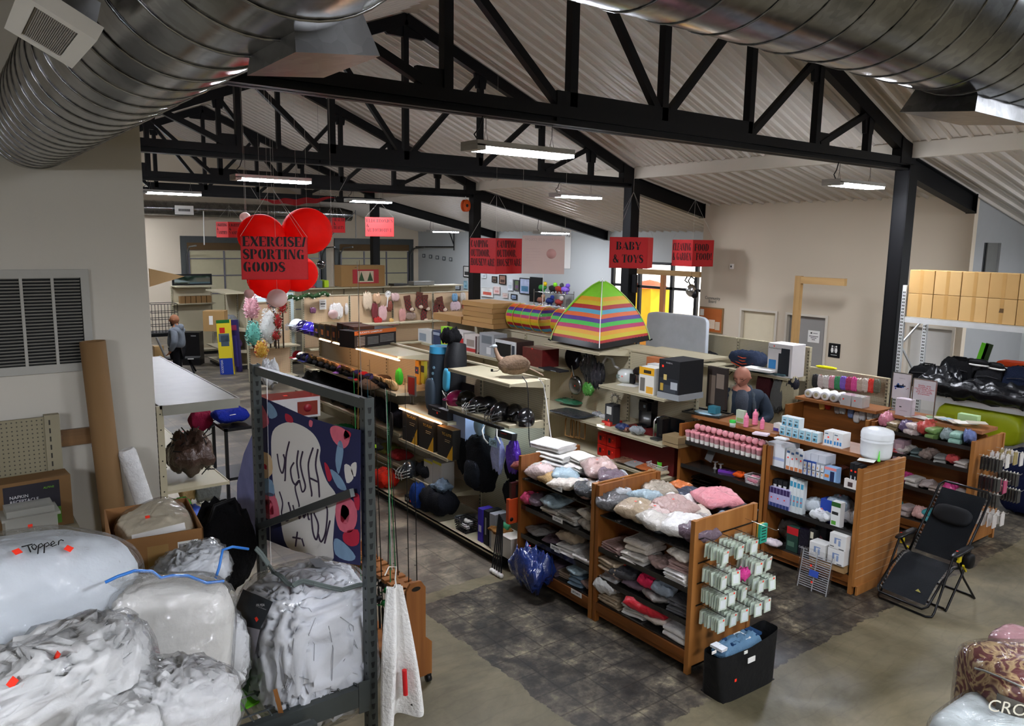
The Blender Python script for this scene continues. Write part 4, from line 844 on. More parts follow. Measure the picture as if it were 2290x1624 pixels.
# linens unit (front)
PAL=[('c9c4bb','pale grey'),('8f8a86','mid grey'),('5b5a5c','charcoal'),('d9cfc2','cream'),('b79a94','dusty rose'),('e3e0dc','white'),('7c94a6','steel blue'),('a8957c','taupe'),('2f3136','black'),('6c5a66','plum'),('cfb9b4','blush'),('9fb4bd','pale blue')]
def shelfpack(n,y1,y0,x,z,hmax,where,kind,seed,deep=.30,stack=2,fallen=.2):
    rg=random.Random(seed); w=(y1-y0)/n
    for i in range(n):
        yc=y1-w*(i+.5); zz=z; k=rg.randint(1,stack)
        for j in range(k):
            c,cn=PAL[rg.randrange(len(PAL))]; h=rg.uniform(.07,.12)
            if zz+h>z+hmax: break
            nm='%s wrapped %s %s, %s%s'%(cn,kind.replace('_',' '),where,ORD[i],'' if k==1 else [', bottom',', middle' if k>2 else ', upper',', top'][j])
            f=rg.random()
            if f<.55: o=folded('folded_'+kind,nm,'linen',(x+deep/2+rg.uniform(-.03,.04),yc,zz),(deep,w*.94,h),c,rg.randrange(999),rg.uniform(-.15,.15),rg.randint(2,4),wrap=True,grp=kind+'s '+where)
            else: o=soft('bagged_'+kind,nm,'linen',(x+deep/2+rg.uniform(-.04,.03),yc,zz),(deep,w*.97,h*1.1),c,rg.randrange(999),(0,rg.uniform(-.12,.12),rg.uniform(-.4,.4)),grp=kind+'s '+where,p=2.8,amp=.09,ridge=.06)
            zz+=h+.004
shelfpack(4,6.5,5.38,5.03,.83,.26,'on curtains unit second shelf','curtain',1,stack=3)
shelfpack(4,6.5,5.38,5.03,.50,.28,'on curtains unit third shelf','curtain',2,stack=3)
shelfpack(4,6.1,5.38,5.03,.215,.24,'on curtains unit bottom shelf','bath_mat',3,stack=3)
shelfpack(4,5.25,4.15,5.03,.76,.28,'on sachet unit upper shelf','sheet_set',4,stack=3)
shelfpack(4,5.25,4.15,5.03,.46,.26,'on sachet unit middle shelf','sheet_set',5,stack=3)
shelfpack(4,5.25,4.15,5.03,.215,.2,'on sachet unit bottom shelf','sheet_set',6,stack=1)
def pile(px,py,z,size,col,label,name='folded_linen',cat='linen',seed=0,rz=0,kind='f',layers=3,wrap=True,rot=None,amp=.07,ridge=.05,mt=None,p=3):
    L=at(px,py,z=z); L.x=max(L.x,5.13); L.y=max(L.y,4.24)
    if kind=='f': return folded(name,label,cat,L,size,col,seed,rz,layers,'linens piled on the front unit',mt,wrap)
    return soft(name,label,cat,L,size,col,seed,rot or (0,0,rz),wrap,p,amp,'linens piled on the front unit',ridge,mt=mt)
pile(1262,1063,1.15,(.34,.36,.09),'b9c0cc','grey blue packet under the white towels',seed=1,rz=.2)
pile(1262,1045,1.25,(.36,.40,.07),'d5d3d0','white towel in plastic, lower one of the tall white stack',seed=2,rz=.25,layers=2)
pile(1250,1023,1.33,(.34,.40,.07),'e6e4df','white towel in the middle of the tall white stack',seed=3,rz=.15,layers=2,wrap=False)
pile(1238,1002,1.41,(.33,.42,.075),'efedea','bright white towel on top of the tall white stack',seed=4,rz=.2,layers=2,wrap=False)
pile(1298,1045,1.28,(.26,.36,.05),'dad5cc','cream towel under another beside the white stack',seed=5,rz=-.2,layers=2,wrap=False)
pile(1292,1028,1.34,(.25,.34,.06),'e2ded6','cream towel on top beside the white stack',seed=6,rz=-.1,layers=2,wrap=False)
pile(1172,1052,1.16,(.22,.26,.10),'7d3a33','dark red paisley packet at the far end of the curtains unit',seed=7,rz=.5,kind='s')
pile(1212,1062,1.15,(.16,.22,.08),'b08a3a','gold knitted cloth under the white towels',name='knitted_cloth',seed=8,kind='s',wrap=False)
pile(1222,1088,1.15,(.24,.30,.12),'b39468','tan curtain bunched over the curtains tag',name='curtain',seed=9,kind='s',wrap=False,ridge=.12)
pile(1262,1090,1.15,(.20,.26,.12),'c9b894','cream curtain with black trim, bunched',name='curtain',seed=10,kind='s',wrap=False,ridge=.12)
pile(1180,1068,1.15,(.14,.12,.07),'8b97ac','small pale blue patterned packet at the far front corner',seed=11,kind='s')
pile(1252,1052,1.22,(.12,.20,.11),'38454e','dark teal packet wedged under the cream towels',seed=12,kind='s')
pile(1322,1042,1.24,(.20,.34,.05),'dc9c92','salmon pink sheet set with a blue picture label',seed=13,rz=-.5,layers=2)
pile(1352,1062,1.22,(.15,.42,.06),'e0deda','long rolled white packet above the middle posts',name='rolled_linen',seed=14,rz=-.7,kind='s',p=2.4)
pile(1385,1072,1.22,(.18,.30,.07),'b9bfc4','silvery grey packet on the ridge of the pile',seed=15,rz=-.6,kind='s')
pile(1300,1098,1.15,(.16,.20,.12),'a8a4b4','lavender grey bag over the shelf edge near the middle posts',seed=16,kind='s',ridge=.1)
pile(1306,1118,1.15,(.18,.16,.07),'b89488','dusty pink pouch beside the middle posts',seed=17,kind='s')
pile(1405,1092,1.13,(.30,.42,.05),'8d99a6','flat blue grey packet with a zigzag edge',seed=18,rz=-.35,layers=2)
pile(1440,1098,1.12,(.26,.34,.10),'86888c','grey packet under the flat blue one',seed=19,kind='s',rz=.2)
pile(1378,1132,1.11,(.26,.26,.17),'b3b4b6','large pale grey bag slumped on the front corner of the pile',seed=20,kind='s',amp=.10)
pile(1348,1136,1.11,(.10,.26,.08),'9c8a9a','mauve roll poking over the middle posts',name='rolled_linen',seed=21,kind='s',rz=.9)
t=pile(1466,1122,1.12,(.30,.36,.17),'a59a8a','taupe curtain bag with a printed paper header',name='curtain_bag',seed=22,kind='s',amp=.08,rz=-.2)
MB().obox((-.02,.0,.172),(.20,.30,.004),(.1,-.12,-.2)).build('paper_header',mat('d9c9bd',rough=.6),t); MB().obox((-.02,.02,.176),(.10,.14,.003),(.1,-.12,-.2)).build('printed_window',mat('4a4644',rough=.6),t)
pile(1392,1140,1.15,(.12,.18,.07),'6e6a6c','small dark grey rolled throw with a white cord',name='rolled_throw',seed=23,kind='s')
pile(1495,1168,1.11,(.28,.28,.14),'a9abad','silver grey satin packet over the shelf edge',seed=24,kind='s',amp=.1)
pile(1540,1196,1.10,(.26,.24,.15),'b08a84','blush packet with a barcode at the end post',seed=25,kind='s',amp=.1)
pile(1550,1118,1.12,(.30,.36,.10),'2e3548','navy packet under the left edge of the pink quilt',seed=26,kind='s')
pile(1650,1150,1.12,(.34,.26,.08),'28303f','navy packet under the right edge of the pink quilt',seed=27,kind='s')
t=pile(1602,1130,1.21,(.40,.42,.13),'e08e98','pink ruffled quilt in a clear bag crowning the front unit',name='bagged_quilt',seed=28,kind='s',rz=-.45,amp=.07,ridge=.10,p=4)
pile(1520,1090,1.12,(.2,.2,.06),'c4662a','orange flat packet between the grey bag and pink quilt',seed=29,kind='s')
rg=random.Random(77); k_=0
for (yy,xx,zz) in [(6.38,5.25,1.15),(6.2,5.6,1.15),(5.95,5.65,1.15),(5.72,5.25,1.15),(5.62,5.58,1.15),(5.45,5.2,1.15),(5.45,5.62,1.15),(6.05,5.25,1.15),(5.8,5.5,1.24),(5.5,5.4,1.23),(5.15,5.25,1.105),(5.15,5.6,1.105),(4.95,5.45,1.105),(4.85,5.7,1.105),(4.75,5.25,1.105),(4.6,5.55,1.105),(4.5,5.2,1.105),(4.35,5.45,1.105),(4.28,5.7,1.105),(5.05,5.4,1.19),(4.7,5.45,1.18),(4.25,5.2,1.105),(5.2,5.16,1.105),(4.9,5.16,1.12),(4.62,5.15,1.105),(4.4,5.2,1.13),(6.3,5.14,1.15),(5.9,5.14,1.15),(5.55,5.14,1.16)]:
    c,cn=PAL[k_*5%12]; k_+=1
    soft('bagged_linen','%s bagged linen in the heap on the %s oak unit, %s'%(cn,'curtains' if yy>5.33 else 'sachet',('aisle side, far half' if (yy>5.9 or 4.75<yy<5.3) else 'aisle side, near half') if xx<5.3 else 'at the ridge' if xx<5.57 else 'toward the back'),'linen',(xx,yy,zz),(rg.uniform(.26,.36),rg.uniform(.28,.38),rg.uniform(.11,.17)),c,k_,(rg.uniform(-.15,.15),rg.uniform(-.2,.2),rg.uniform(-.8,.8)),grp='linens piled on the front unit',amp=.08,ridge=.06)
def shelftag(s,px,py,xf,w=.16,h=.05):
    p=at(px,py,x=xf-.012); t=MB().box(-.002,0,-w/2,w/2,-h/2,h/2).build('shelf_sign',WHT,None,loc=p,label='white shelf sign reading %s, %s'%(s.lower(),shelftag.d.pop(0)),cat='sign')
    text(s,(-.002,0,0),(0,-1,0),(0,0,1),.018,INK,t,wid=w*.7,bold=.02)
shelftag.d=['on the top shelf edge','on the second shelf edge','on the third shelf edge','on the bottom shelf edge']
for s,a,c in (('CURTAINS',1246,1092),('CURTAINS',1247,1162),('CURTAINS',1242,1226),('BATH MATS',1289,1327)): shelftag(s,a,c,5.0)
# sachets on hooks at the unit's end (y = 4.09, looking to -y)
hookm=mat('3a3a3a',metal=.9,rough=.3)
sx=MB().box(-.046,.046,-.004,.004,-.135,-.015); sachet=sx.build('skincare_sachet',mat('cfdccb',rough=.4,coat=.8,var=.15,vs=30))
MB().box(-.03,.03,-.0046,-.004,-.12,-.045).build('printed_oval',mat('e4ebea',rough=.4,coat=.6),sachet); MB().box(-.046,.046,-.0012,.0012,-.015,.012).build('clear_header',film(.2,.5,20),sachet)
tag(sachet,'white and green skincare sachet hanging on the end hooks of the linens unit','sachet','hanging skincare sachets')
first=True; rg=random.Random(5)
rows=[(1.20,[(5.13,7),(5.33,6),(5.52,5)]),(.985,[(5.12,9),(5.28,5),(5.60,6),(5.76,4)]),(.80,[(5.12,9),(5.26,4),(5.42,6),(5.66,4),(5.80,6)]),(.60,[(5.12,9),(5.28,7),(5.44,6),(5.62,6),(5.76,5)])]
rail=MB()
for z,cs in rows:
    rail.box(5.06,5.84,4.082,4.088,z+.02,z+.03)
    for x,n in cs:
        rail.tube([(x,4.085,z+.025),(x,4.085-.26,z+.012),(x,4.085-.275,z+.03)],.003,6)
        for i in range(n):
            y=4.07-.22*(i+.5)/n-.01; loc=(x+rg.uniform(-.006,.006),y,z+.008-(4.085-y)*.04); r_=(rg.uniform(-.1,.1),0,rg.uniform(-.25,.2))
            if first: o=sachet; o.location=loc; o.rotation_euler=r_; first=False
            else: o=dup(sachet,loc,r_)
            if i==n-1: sticker(o,(.02,-.005,-.03),(1,0,0),(0,0,1),.016)
rail.shift((-5.0,-4.09,0)).build('peg_hook',hookm,u1b)
o=soft('mesh_sponge','bright pink mesh bath sponge among the white sachets','sponge',at(1655,1300,y=3.95)-Vector((0,0,.02)),(.16,.10,.10),'d8388f',4,amp=.2,ridge=.15)
t=thing('card_pack','teal green printed card pack on a hook above the sachets','card',(5.72,3.93,1.27)); MB().box(-.05,.05,-.012,.012,-.17,0).build('card',mat('2a9a80',rough=.5),t); MB().box(-.045,.04,.014,.03,-.16,0).build('backing_card',mat('c9a23a',rough=.5),t)
for i in range(5): MB().box(-.03,.03,-.0135,-.012,-.145+i*.027,-.137+i*.027).build('printed_line',INK,t)
MB().tube([(-.04,.16,.01),(-.04,-.16,.0),(-.04,-.18,.015)],.003,6).build('hook',CHR,t)
# black storage bag with a plaid blanket at the foot of the unit
t=thing('storage_bag','open black fabric storage bag holding a blue plaid blanket','bag',(5.24,3.74,0),R(-2))
b=MB(); 
def sb(u,v):
    a=2*PI*u; ex=math.copysign(abs(math.cos(a))**.35,math.cos(a)); ey=math.copysign(abs(math.sin(a))**.35,math.sin(a)); return Vector((ex*(.34+.05*v),ey*(.135-.035*v)-.01*v,.40*v+noise.noise(Vector((a,v*2,3)))*.012*(v>0)+(.05*max(0,ex)*v)))
b.grid(sb,40,10); b.box(-.33,.33,-.12,.12,0,.006); b.build('bag_shell',mat('08090b',rough=.6,bump=.5,bs=12),t)
o=soft('plaid_blanket','blue and white plaid blanket folded inside the black floor bag','blanket',(5.18,3.745,.27),(.48,.17,.17),'5d7f9a',6,wrap=False,amp=.08,ridge=.08,mt=None)
for i in range(4): MB().box(-.26+i*.15,-.18+i*.15,-.06,.06,.15,.172).build('plaid_stripe',cloth(['d9dde0','1d3f66','e3e3e0','1d3f66'][i]),o)
for (a,c,w,h) in ((1680,1474,.09,.045),(1668,1458,.04,.025),(1600,1460,.05,.022)):
    p=at(a,c,y=3.575)-Vector((5.24,3.74,0)); MB().box(p.x-w/2,p.x+w/2,-.178,-.172,p.z-h/2,p.z+h/2).build('paper_label',WHT,t)
sticker(t,(-.24,-.158,.20),(1,0,0),(0,0,1),.025)
# red box and orange packets hanging at the far end of the curtains unit
t=thing('hanging_packet','orange red packets with a black card hanging on the curtains unit corner','packet',(5.0,6.60,.88)); MB().box(-.07,.10,-.02,.02,.0,.20).build('card',mat('3a1512',rough=.4,coat=.5),t); MB().box(-.11,.12,-.03,.02,-.26,.02).build('packet',mat('b8441c',rough=.45,coat=.6),t)
MB().box(-.012,.07,-.0215,-.02,.03,.17).build('black_panel',INK,t)
for sx_ in (-.07,.06): MB().lathe([(0,-.032),(.024,-.0315),(.024,-.03)],(sx_,0,-.21),14,axis='y').build('disc',BLK,t)
soft('linen_pouch','raspberry pink wrapped packet at the far end of the second shelf','linen',at(1183,1128,z=.86)+Vector((0,0,0)),(.16,.14,.12),'c33c66',9)
# blue plastic bag, poles at the foot
soft('plastic_sack','crumpled dark blue plastic sack on the floor by the curtains unit','bag',(4.88,6.12,0),(.34,.46,.36),'1d2f66',12,amp=.16,ridge=.12,fr=4,mt=mat('1b2d66',rough=.25,coat=1,crinkle=1,bs=16,bump=.6))
for i in range(5):
    MB().tube([(0,0,.03),(.10+.02*i,.12,.62)],.008,8).lathe([(0,-.03),(.022,-.02),(.028,0),(.022,.02),(0,.03)],(0,0,.03),12,1).build('walking_pole',[BLK,WHT],None,loc=(4.82+.0*i,6.60+i*.045,0),label='black pole with a white ball tip leaning by the curtains unit, %s'%ORD[4-i],cat='pole',group='leaning poles')
# medicine unit and tumblers
bx=lambda *a,**k: pxb(*a,**k)
TB=1.49
tum=thing('tumbler','pink tumbler','tumbler',(0,0,0)); MB().lathe([(.0,0),(.030,.0),(.036,.11),(.036,.118)],(0,0,0),16).build('cup',mat('d79aa0',rough=.15,coat=.6,alpha=.85),tum)
MB().lathe([(.039,.118),(.041,.125),(.038,.14),(.022,.148),(0,.15)],(0,0,0),16).build('lid',mat('e0949c',rough=.35),tum); MB().lathe([(.031,.012),(.034,.06)],(0,0,0),16).build('white_print',mat('e8e2da',rough=.5),tum)
first=True
def tumb(loc,rot,lab):
    global first
    if first: tum.location=loc; tum.rotation_euler=rot; tum['label']=lab; tum['group']='pink tumblers'; first=False; return
    dup(tum,loc,rot,lab,'pink tumblers')
OR2=ORD+['twenty-first from left']
for i in range(15): tumb((7.73+.01*(i%2),6.52-i*.078,1.172),(0,0,i*.9),'pink tumbler standing in the front row, '+ORD[i])
for i in range(13): tumb((7.82,6.49-i*.086,1.172),(0,0,i*.7),'pink tumbler standing in the second row, '+ORD[i])
for i in range(12): tumb((7.86,6.40-i*.088,1.36),(0,R(-78),R(10)),'pink tumbler lying on its side on top, lid to the aisle, '+ORD[i])
tumb((7.78,6.40,1.36),(R(88),0,R(20)),'pink tumbler lying crosswise at the left end of the pile')
t=MB().box(-.004,.004,-.055,.055,-.075,.075).build('framed_picture',mat('4a4a4a',rough=.6),None,loc=at(1588,1019,x=7.74),rz=(R(14),R(10),0),label='small dark picture panel propped under the tumblers',cat='picture'); 
for i,(a,c) in enumerate(((1599,1048),(1611,1053))):
    MB().lathe([(0,0),(.028,.0),(.02,.012),(.010,.03),(.014,.05),(.010,.07),(.012,.08),(.036,.088),(.036,.094),(0,.094)],(0,0,0),18).build('cake_stand',mat('e4e2e0',rough=.3),None,loc=at(a,c,z=.85),label='small white candle stand on the shelf under the tumblers, %s one'%('left','right')[i],cat='stand')
t=thing('silicone_mold','purple four-hole silicone mold on the shelf under the tumblers','mold',at(1632,1058,z=.85),R(20)); MB().box(-.04,.04,-.14,.14,0,.03).build('tray',mat('7a3fae',rough=.4),t)
for i in range(4): MB().lathe([(.0,.0312),(.024,.031),(.024,.03)],(0,-.1+i*.067,0),14).build('cavity',mat('37195a',rough=.5),t)
soft('mesh_pouch','orange mesh pouch beside the purple mold','pouch',at(1655,1068,z=.85),(.12,.15,.07),'e0561a',8,wrap=False)
def basket(loc,sz,col,label,rz=0):
    t=thing('storage_basket',label,'basket',loc,rz); w,d,h=sz; b=MB()
    b.prism([(-w/2*.85,-d/2*.85),(w/2*.85,-d/2*.85),(w/2*.85,d/2*.85),(-w/2*.85,d/2*.85)],'z',0,.004)
    for k in range(6):
        s=.85+.15*k/5; z=h*k/5.0; b.tube([(-w/2*s,-d/2*s,z),(w/2*s,-d/2*s,z),(w/2*s,d/2*s,z),(-w/2*s,d/2*s,z)],.004 if k<5 else .007,5,closed=True)
    for k in range(10):
        u=-1+2*k/9
        for sg in (-1,1): b.tube([(u*w/2*.85,sg*d/2*.85,0),(u*w/2,sg*d/2,h)],.003,4); b.tube([(sg*w/2*.85,u*d/2*.85,0),(sg*w/2,u*d/2,h)],.003,4)
    b.build('mesh_body',mat(col,rough=.4),t); return t
basket(at(1683,1083,z=.85)+Vector((.05,0,0)),(.16,.20,.10),'e8dede','white slotted basket of pink things on the tumbler unit'); soft('pink_cloths','pink cloths inside the white slotted basket','cloth',at(1683,1083,z=.856)+Vector((.05,0,0)),(.13,.16,.09),'d88a9a',3,wrap=False)
for i in range(3): soft('black_garment_bag','black shiny garment bag on the tumbler unit, %s'%['bottom one','middle one','top one'][i],'bag',at(1565,1092,z=.505)+Vector((.1,.0,.05*i)),(.30,.50,.05),'101012',i+3,mt=mat('0e0e10',rough=.25,coat=1,crinkle=.8,bs=20))
# things on the long top boards of the second unit
t=thing('serving_tray','dark rectangular tray with a light blue reflective cloth','tray',at(1583,925,z=1.492),R(8)); MB().box(-.17,.17,-.26,.26,0,.008).box(-.19,.19,-.28,-.26,0,.02).box(-.19,.19,.26,.28,0,.02).box(-.19,-.17,-.26,.26,0,.02).box(.17,.19,-.26,.26,0,.02).build('tray_body',mat('20201f',rough=.15,coat=.7),t); MB().blob((0,0,.012),(.12,.19,.012),2.4,24,8,.05).build('folded_cloth',mat('b8e0ef',rough=.2,coat=.6),t)
facebox('gift_box','small teal square box on the dark tray','box',7.98,6.30,6.42,1.535,.09,.10,'2f6f80')
t=thing('jar','white jar with a bright green lid on the oak top board','jar',at(1638,955,z=1.49)); MB().lathe([(0,0),(.035,0),(.038,.045),(.036,.055)],(0,0,0),18).build('body',mat('d8dcd4',rough=.3),t); MB().lathe([(.039,.055),(.039,.085),(0,.088)],(0,0,0),18).build('lid',mat('28b83a',rough=.4),t)
bx('medicine_carton','pale green upright box behind the green lidded jar','box',1645,1663,918,7.98,1.492,.05,'b8c4ae',[(.1,.9,.1,.4,'8fb06a')])
bott=thing('bottle','x','bottle',(0,0,0))
bp=[(0,0),(.028,0)];
for i in range(5): bp+=[(.031,.006+i*.026),(.031,.022+i*.026),(.028,.026+i*.026)]
bp+=[(.020,.145),(.010,.155),(.010,.175),(0,.178)]
MB().lathe(bp,(0,0,0),18).build('stacked_body',mat('ea7f9f',rough=.3,coat=.5,var=.2,vs=12),bott)
for i,(a,c,s,l) in enumerate([(1668,955,1,'pink stacked dispenser bottle nearest the green lidded jar'),(1688,950,1.12,'tallest pink stacked bottle, in crinkled wrap'),(1704,960,.85,'shortest pink stacked bottle, nearest the aqua boxes')]):
    o=bott if i==0 else dup(bott); o.location=at(a,c,z=1.49); o.scale=(s,s,s); o['label']=l; o['group']='pink bottles'
for i in range(2): MB().box(-.06,.06,-.085,.085,0,.018).build('paper_pad',mat('dcc9d2',rough=.5),None,loc=at(1702,972,z=1.491+i*.019),rz=R(12+i*9),label='flat pale pink pad on the oak board, %s one'%('lower','upper')[i],cat='pad')
for i in range(7): MB().box(-.05,.05,-.06,.06,0,.013).build('paper_stack',mat('d9dadb',rough=.5),None,loc=at(1748,982,z=1.491+i*.0145)+Vector((rnd(-.01,.01),rnd(-.01,.01),0)),rz=rnd(-.3,.3),label='white boxed slip in the leaning white stack, %s from the bottom'%['first','second','third','fourth','fifth','sixth','seventh'][i],cat='box',group='stack of white slips')
facebox('small_carton','white box with a purple band behind the stack of slips','box',8.02,5.34,5.46,1.491,.09,.10,'d9d6d0',[(0,.6,0,.4,'4a3f8f')])
AQ=[(.06,.94,.06,.94,'9cc3cf'),(.12,.88,.06,.42,'5f9ab4'),(.3,.75,.60,.68,'20303c'),(.25,.55,.2,.4,'3a3426')]
def aq(i,y,z,x,l): facebox('aqua_carton','aqua and white box on the oak board, '+l,'box',x,y,y+.072,z,.115,.10,'d8e2e4',AQ,grp='aqua boxes')
for i in range(3): aq(i,5.20-i*.078,1.607,7.90,'upper row, '+ORD[i])
for i in range(6): aq(i,5.22-i*.085,1.491,7.90,'lower row, '+ORD[i])
for i in range(2): facebox('filter_carton','white box with blue water drops, '+['left, nearer the aqua boxes','right, nearer the white bucket'][i],'box',7.91,4.62-i*.115,4.73-i*.115,1.491,.165,.16,'dedfdd',[(.1,.3,.15,.4,'3f86c0'),(.4,.6,.15,.4,'3f86c0'),(.7,.9,.15,.4,'3f86c0'),(.1,.45,.8,.86,'3b5870'),('S',.5,.6,.018)])
L=at(1958,1022,z=1.491); 
t=thing('bucket_canister','large white lidded canister on the oak board corner','canister',L); rr=.5*67*depth(L)/FPX
MB().lathe([(0,0),(rr*.9,0),(rr*.97,.03),(rr,.10),(rr,.155),(rr*1.01,.157),(rr*1.01,.165),(rr,.167),(rr,.185)],(0,0,0),40).build('body',mat('e2e6e8',rough=.25),t); MB().lathe([(rr*1.03,.187),(rr*1.03,.235),(rr*.95,.262),(rr*.6,.280),(0,.288)],(0,0,0),40).build('lid',mat('e6eaec',rough=.25),t)
t.scale=(1,1,1.12)
MB().box(-.06,.06,-.08,.08,0,.004).build('paper_sheet',WHT,None,loc=at(1938,1030,z=1.491),rz=.3,label='white card lying before the white canister',cat='paper')
MB().lathe([(.017,0),(.015,.012),(.009,.015),(.003,.11),(0,.112)],(0,0,0),12).build('nozzle_cone',mat('4fd02a',rough=.4),None,loc=at(1965,1032,z=1.491),label='bright green pointed plastic nozzle beside the canister',cat='nozzle')
# shelf 1.15
Z=1.152
bx('medical_carton','long white box with a grey stripe at the left end of the upper shelf','box',1714,1752,992,7.72,Z,.30,'dde0e4',[(.0,1,.3,.42,'a9b6d8'),(.1,.2,.4,.6,'d7e04a')])
MB().lathe([(0,-.02),(.028,-.018),(.034,0),(.028,.018),(0,.02)],(0,0,.04),16,axis='y').build('glass_tealight',film(.3,.6,12),None,loc=at(1736,1040,z=Z),label='small crumpled clear ornament on the upper medicine shelf',cat='ornament')
for i in range(4): bx('medicine_carton','tall white medicine box with red dots on the upper shelf, '+ORD[i],'box',1756+i*9.5,1765+i*9.5,[1003,1008,1006,1012][i],7.70,Z,.07,'dfe1e2',[(.1,.9,.06,.22,'c97a4a'),(.15,.85,.8,.9,'46648f'),('S',.5,.6,.017)],grp='white medicine boxes')
for j in range(2):
    for i in range(5): 
        bx('bandage_carton','small blue and white box on the upper shelf, %s row, %s'%(('lower','upper')[j],ORD[i]),'box',1795+i*9.6,1804+i*9.6,1044+i*2.3-j*15,7.70,Z+j*.062,.12,'2d4f9a' if i<3 else '9aa0a8',[(.12,.88,.15,.85,'d9dde2'),(.3,.5,.4,.6,'d8a04a')],grp='blue and white boxes')
for i in range(3): bx('bandage_carton','flat white carton bridging the small blue boxes, '+ORD[i],'box',1795+i*17,1811+i*17,1012+i*4,7.72,Z+.126,.2,'c6cad2',grp='flat white cartons')
bx('bottle_carton','blue box picturing a dark sport bottle','box',1842,1868,1046,7.69,Z,.10,'8fb4dc',[(.5,.85,.1,.75,'1d2a50'),(.0,1,.82,1,'e08a8a'),(.05,.4,.3,.5,'d07a3a')])
t=soft('sunglasses_pile','tangle of brown tortoiseshell glasses on the upper medicine shelf','glasses',at(1872,1050,z=Z+.1),(.16,.22,.05),'4a261c',5,mt=mat('41231c',rough=.2,coat=.5)); t['kind']='stuff'; t.name='eyeglasses_heap'
for i in range(3): bx('cosmetic_carton','tall black box with a white tube picture on the upper shelf, '+ORD[i],'box',1897+i*9,1905+i*9,1036+i*3,7.70,Z,.10,'141417',[(.35,.6,.1,.5,'d8dadc'),('S',.5,.7,.02)],grp='black boxes')
MB().lathe([(.03,0),(.036,.02),(.036,.08),(0,.085)],(0,0,0),16,axis='x').build('makeup_jar',mat('6a3a4a',rough=.4),None,loc=at(1888,1043,z=Z+.04),label='dusty mauve round jar beside the black boxes',cat='jar')
bx('small_carton','small white box lying on the shelf edge under the black boxes','box',1887,1914,1073,7.675,Z,.04,'d9d2cc',[(.3,.7,.2,.7,'4a3a3a')])
# shelf .67
Z=.672
for i in range(7): bx('lavender_carton','slim lavender box with a dark violet top, '+ORD[i],'box',1713+i*7.2,1720+i*7.2,1087+i*2,7.69,Z,.10,'b8b4d8',[(.05,.95,.72,1,'3a2a5a'),(.05,.95,.05,.25,'33417a')]+([('S',.5,.5,.016)] if i%2 else []),grp='lavender boxes')
for i in range(3): bx('small_carton','small black and white box above the lavender row, '+ORD[i],'box',1727+i*11,1736+i*11,1072+i*3,7.74,Z+.135,.08,'1a1a1c',[(.15,.85,.15,.7,'cfcfcc')],grp='black and white boxes')
for i in range(4): bx('aerosol_carton','tall aqua striped box beside the lavender row, '+ORD[i],'box',1762+i*8,1769+i*8,1068+i*3,7.71+.01*i,Z,.07,'dfe5e4',[(.1,.9,.75,.9,'3f96b8'),(.1,.9,.2,.5,'7fb0c8'),('S',.5,.35,.014)],grp='aqua striped boxes')
for i,(a,c,rx_) in enumerate([(1805,1085,-8),(1823,1090,-16),(1842,1102,-40)]):
    L=at(a,c+40,z=Z); t=facebox('aerosol_carton','white and blue box tipping to the right, '+ORD[i],'box',L.x,L.y-.03,L.y+.03,Z+.012,.21,.05,'dfe4e6',[(.1,.9,.1,.5,'8fc0dc'),(.1,.9,.7,.9,'3f96b8'),('S',.6,.85,.016)],rz=(R(rx_*-1),0,0))
bx('pill_carton','white and green box at the right of the middle shelf','box',1856,1876,1124,7.69,Z,.09,'dfe0dd',[(0,1,.82,1,'2c5a26'),(.1,.8,.5,.62,'2a2a2a'),(.1,.6,.1,.25,'5aa03a')])
bx('storage_crate','royal blue plastic case behind the white and green box','case',1832,1858,1118,7.78,Z,.14,'2443a0')
soft('gauze_bag','white crumpled bag of gauze in the middle of the shelf','bag',at(1838,1165,z=Z),(.18,.24,.11),'d5d8da',3,amp=.14); soft('gauze_bag','large white bag with a red dot at the slatwall end','bag',at(1895,1175,z=Z)+Vector((.06,0,0)),(.24,.26,.17),'d9dbe0',6,amp=.12)
MB().lathe([(0,-.08),(.028,-.08),(.03,.06),(.024,.08),(0,.082)],(0,0,.03),16,axis='y').build('spray_can',mat('3a62b0',rough=.3,coat=.5),None,loc=at(1905,1158,z=Z+.03),label='blue spray can lying at the slatwall end',cat='can')
# deck .22
Z=.218
soft('clear_bag','grey translucent bag at the left of the bottom shelf','bag',at(1755,1215,z=Z)+Vector((.1,0,0)),(.12,.28,.24),'6f706c',2,amp=.06); soft('tissue_packet','small white wrapped rolls at the left front of the bottom shelf','packet',at(1728,1222,z=Z),(.12,.20,.08),'d8ccd0',5)
bx('chocolate_carton','red topped dark green box leaning on the bottom shelf','box',1757,1782,1180,7.71,Z,.10,'1c3a30',[(0,1,.7,1,'c02028'),(.1,.7,.2,.4,'4a6a58')]); bx('black_bag_pack','glossy black bag with white script on the bottom shelf','bag',1784,1806,1184,7.71,Z,.12,'100f18',[('T',.5,.3,.022,'California','d8d8d8',.9)],mt=mat('121120',rough=.2,coat=1,crinkle=.6))
for j in range(2): bx('hanger_carton','narrow black box with yellow label, %s'%('lower one','upper one')[j],'box',1808,1821,1215-j*30,7.70,Z+.155*j,.10,'151513',[(.2,.8,.0,.28,'c8c428'),(.2,.7,.45,.85,'cfc9b0')])
bx('black_carton','black printed box above the yellow labelled ones','box',1822,1846,1168,7.80,Z+.2,.12,'17171a')
FA=[(.3,.42,.35,.75,'7f93b8'),(.3,.7,.68,.75,'7f93b8'),(.55,.68,.25,.62,'8fa0c0'),(.06,.3,.12,.17,'3a3c40'),(.6,.9,.05,.1,'3a3c40')]
facebox('flat_carton','flat brown carton under the tap boxes','box',7.62,4.2,4.62,.218,.08,.3,'9a7a50')
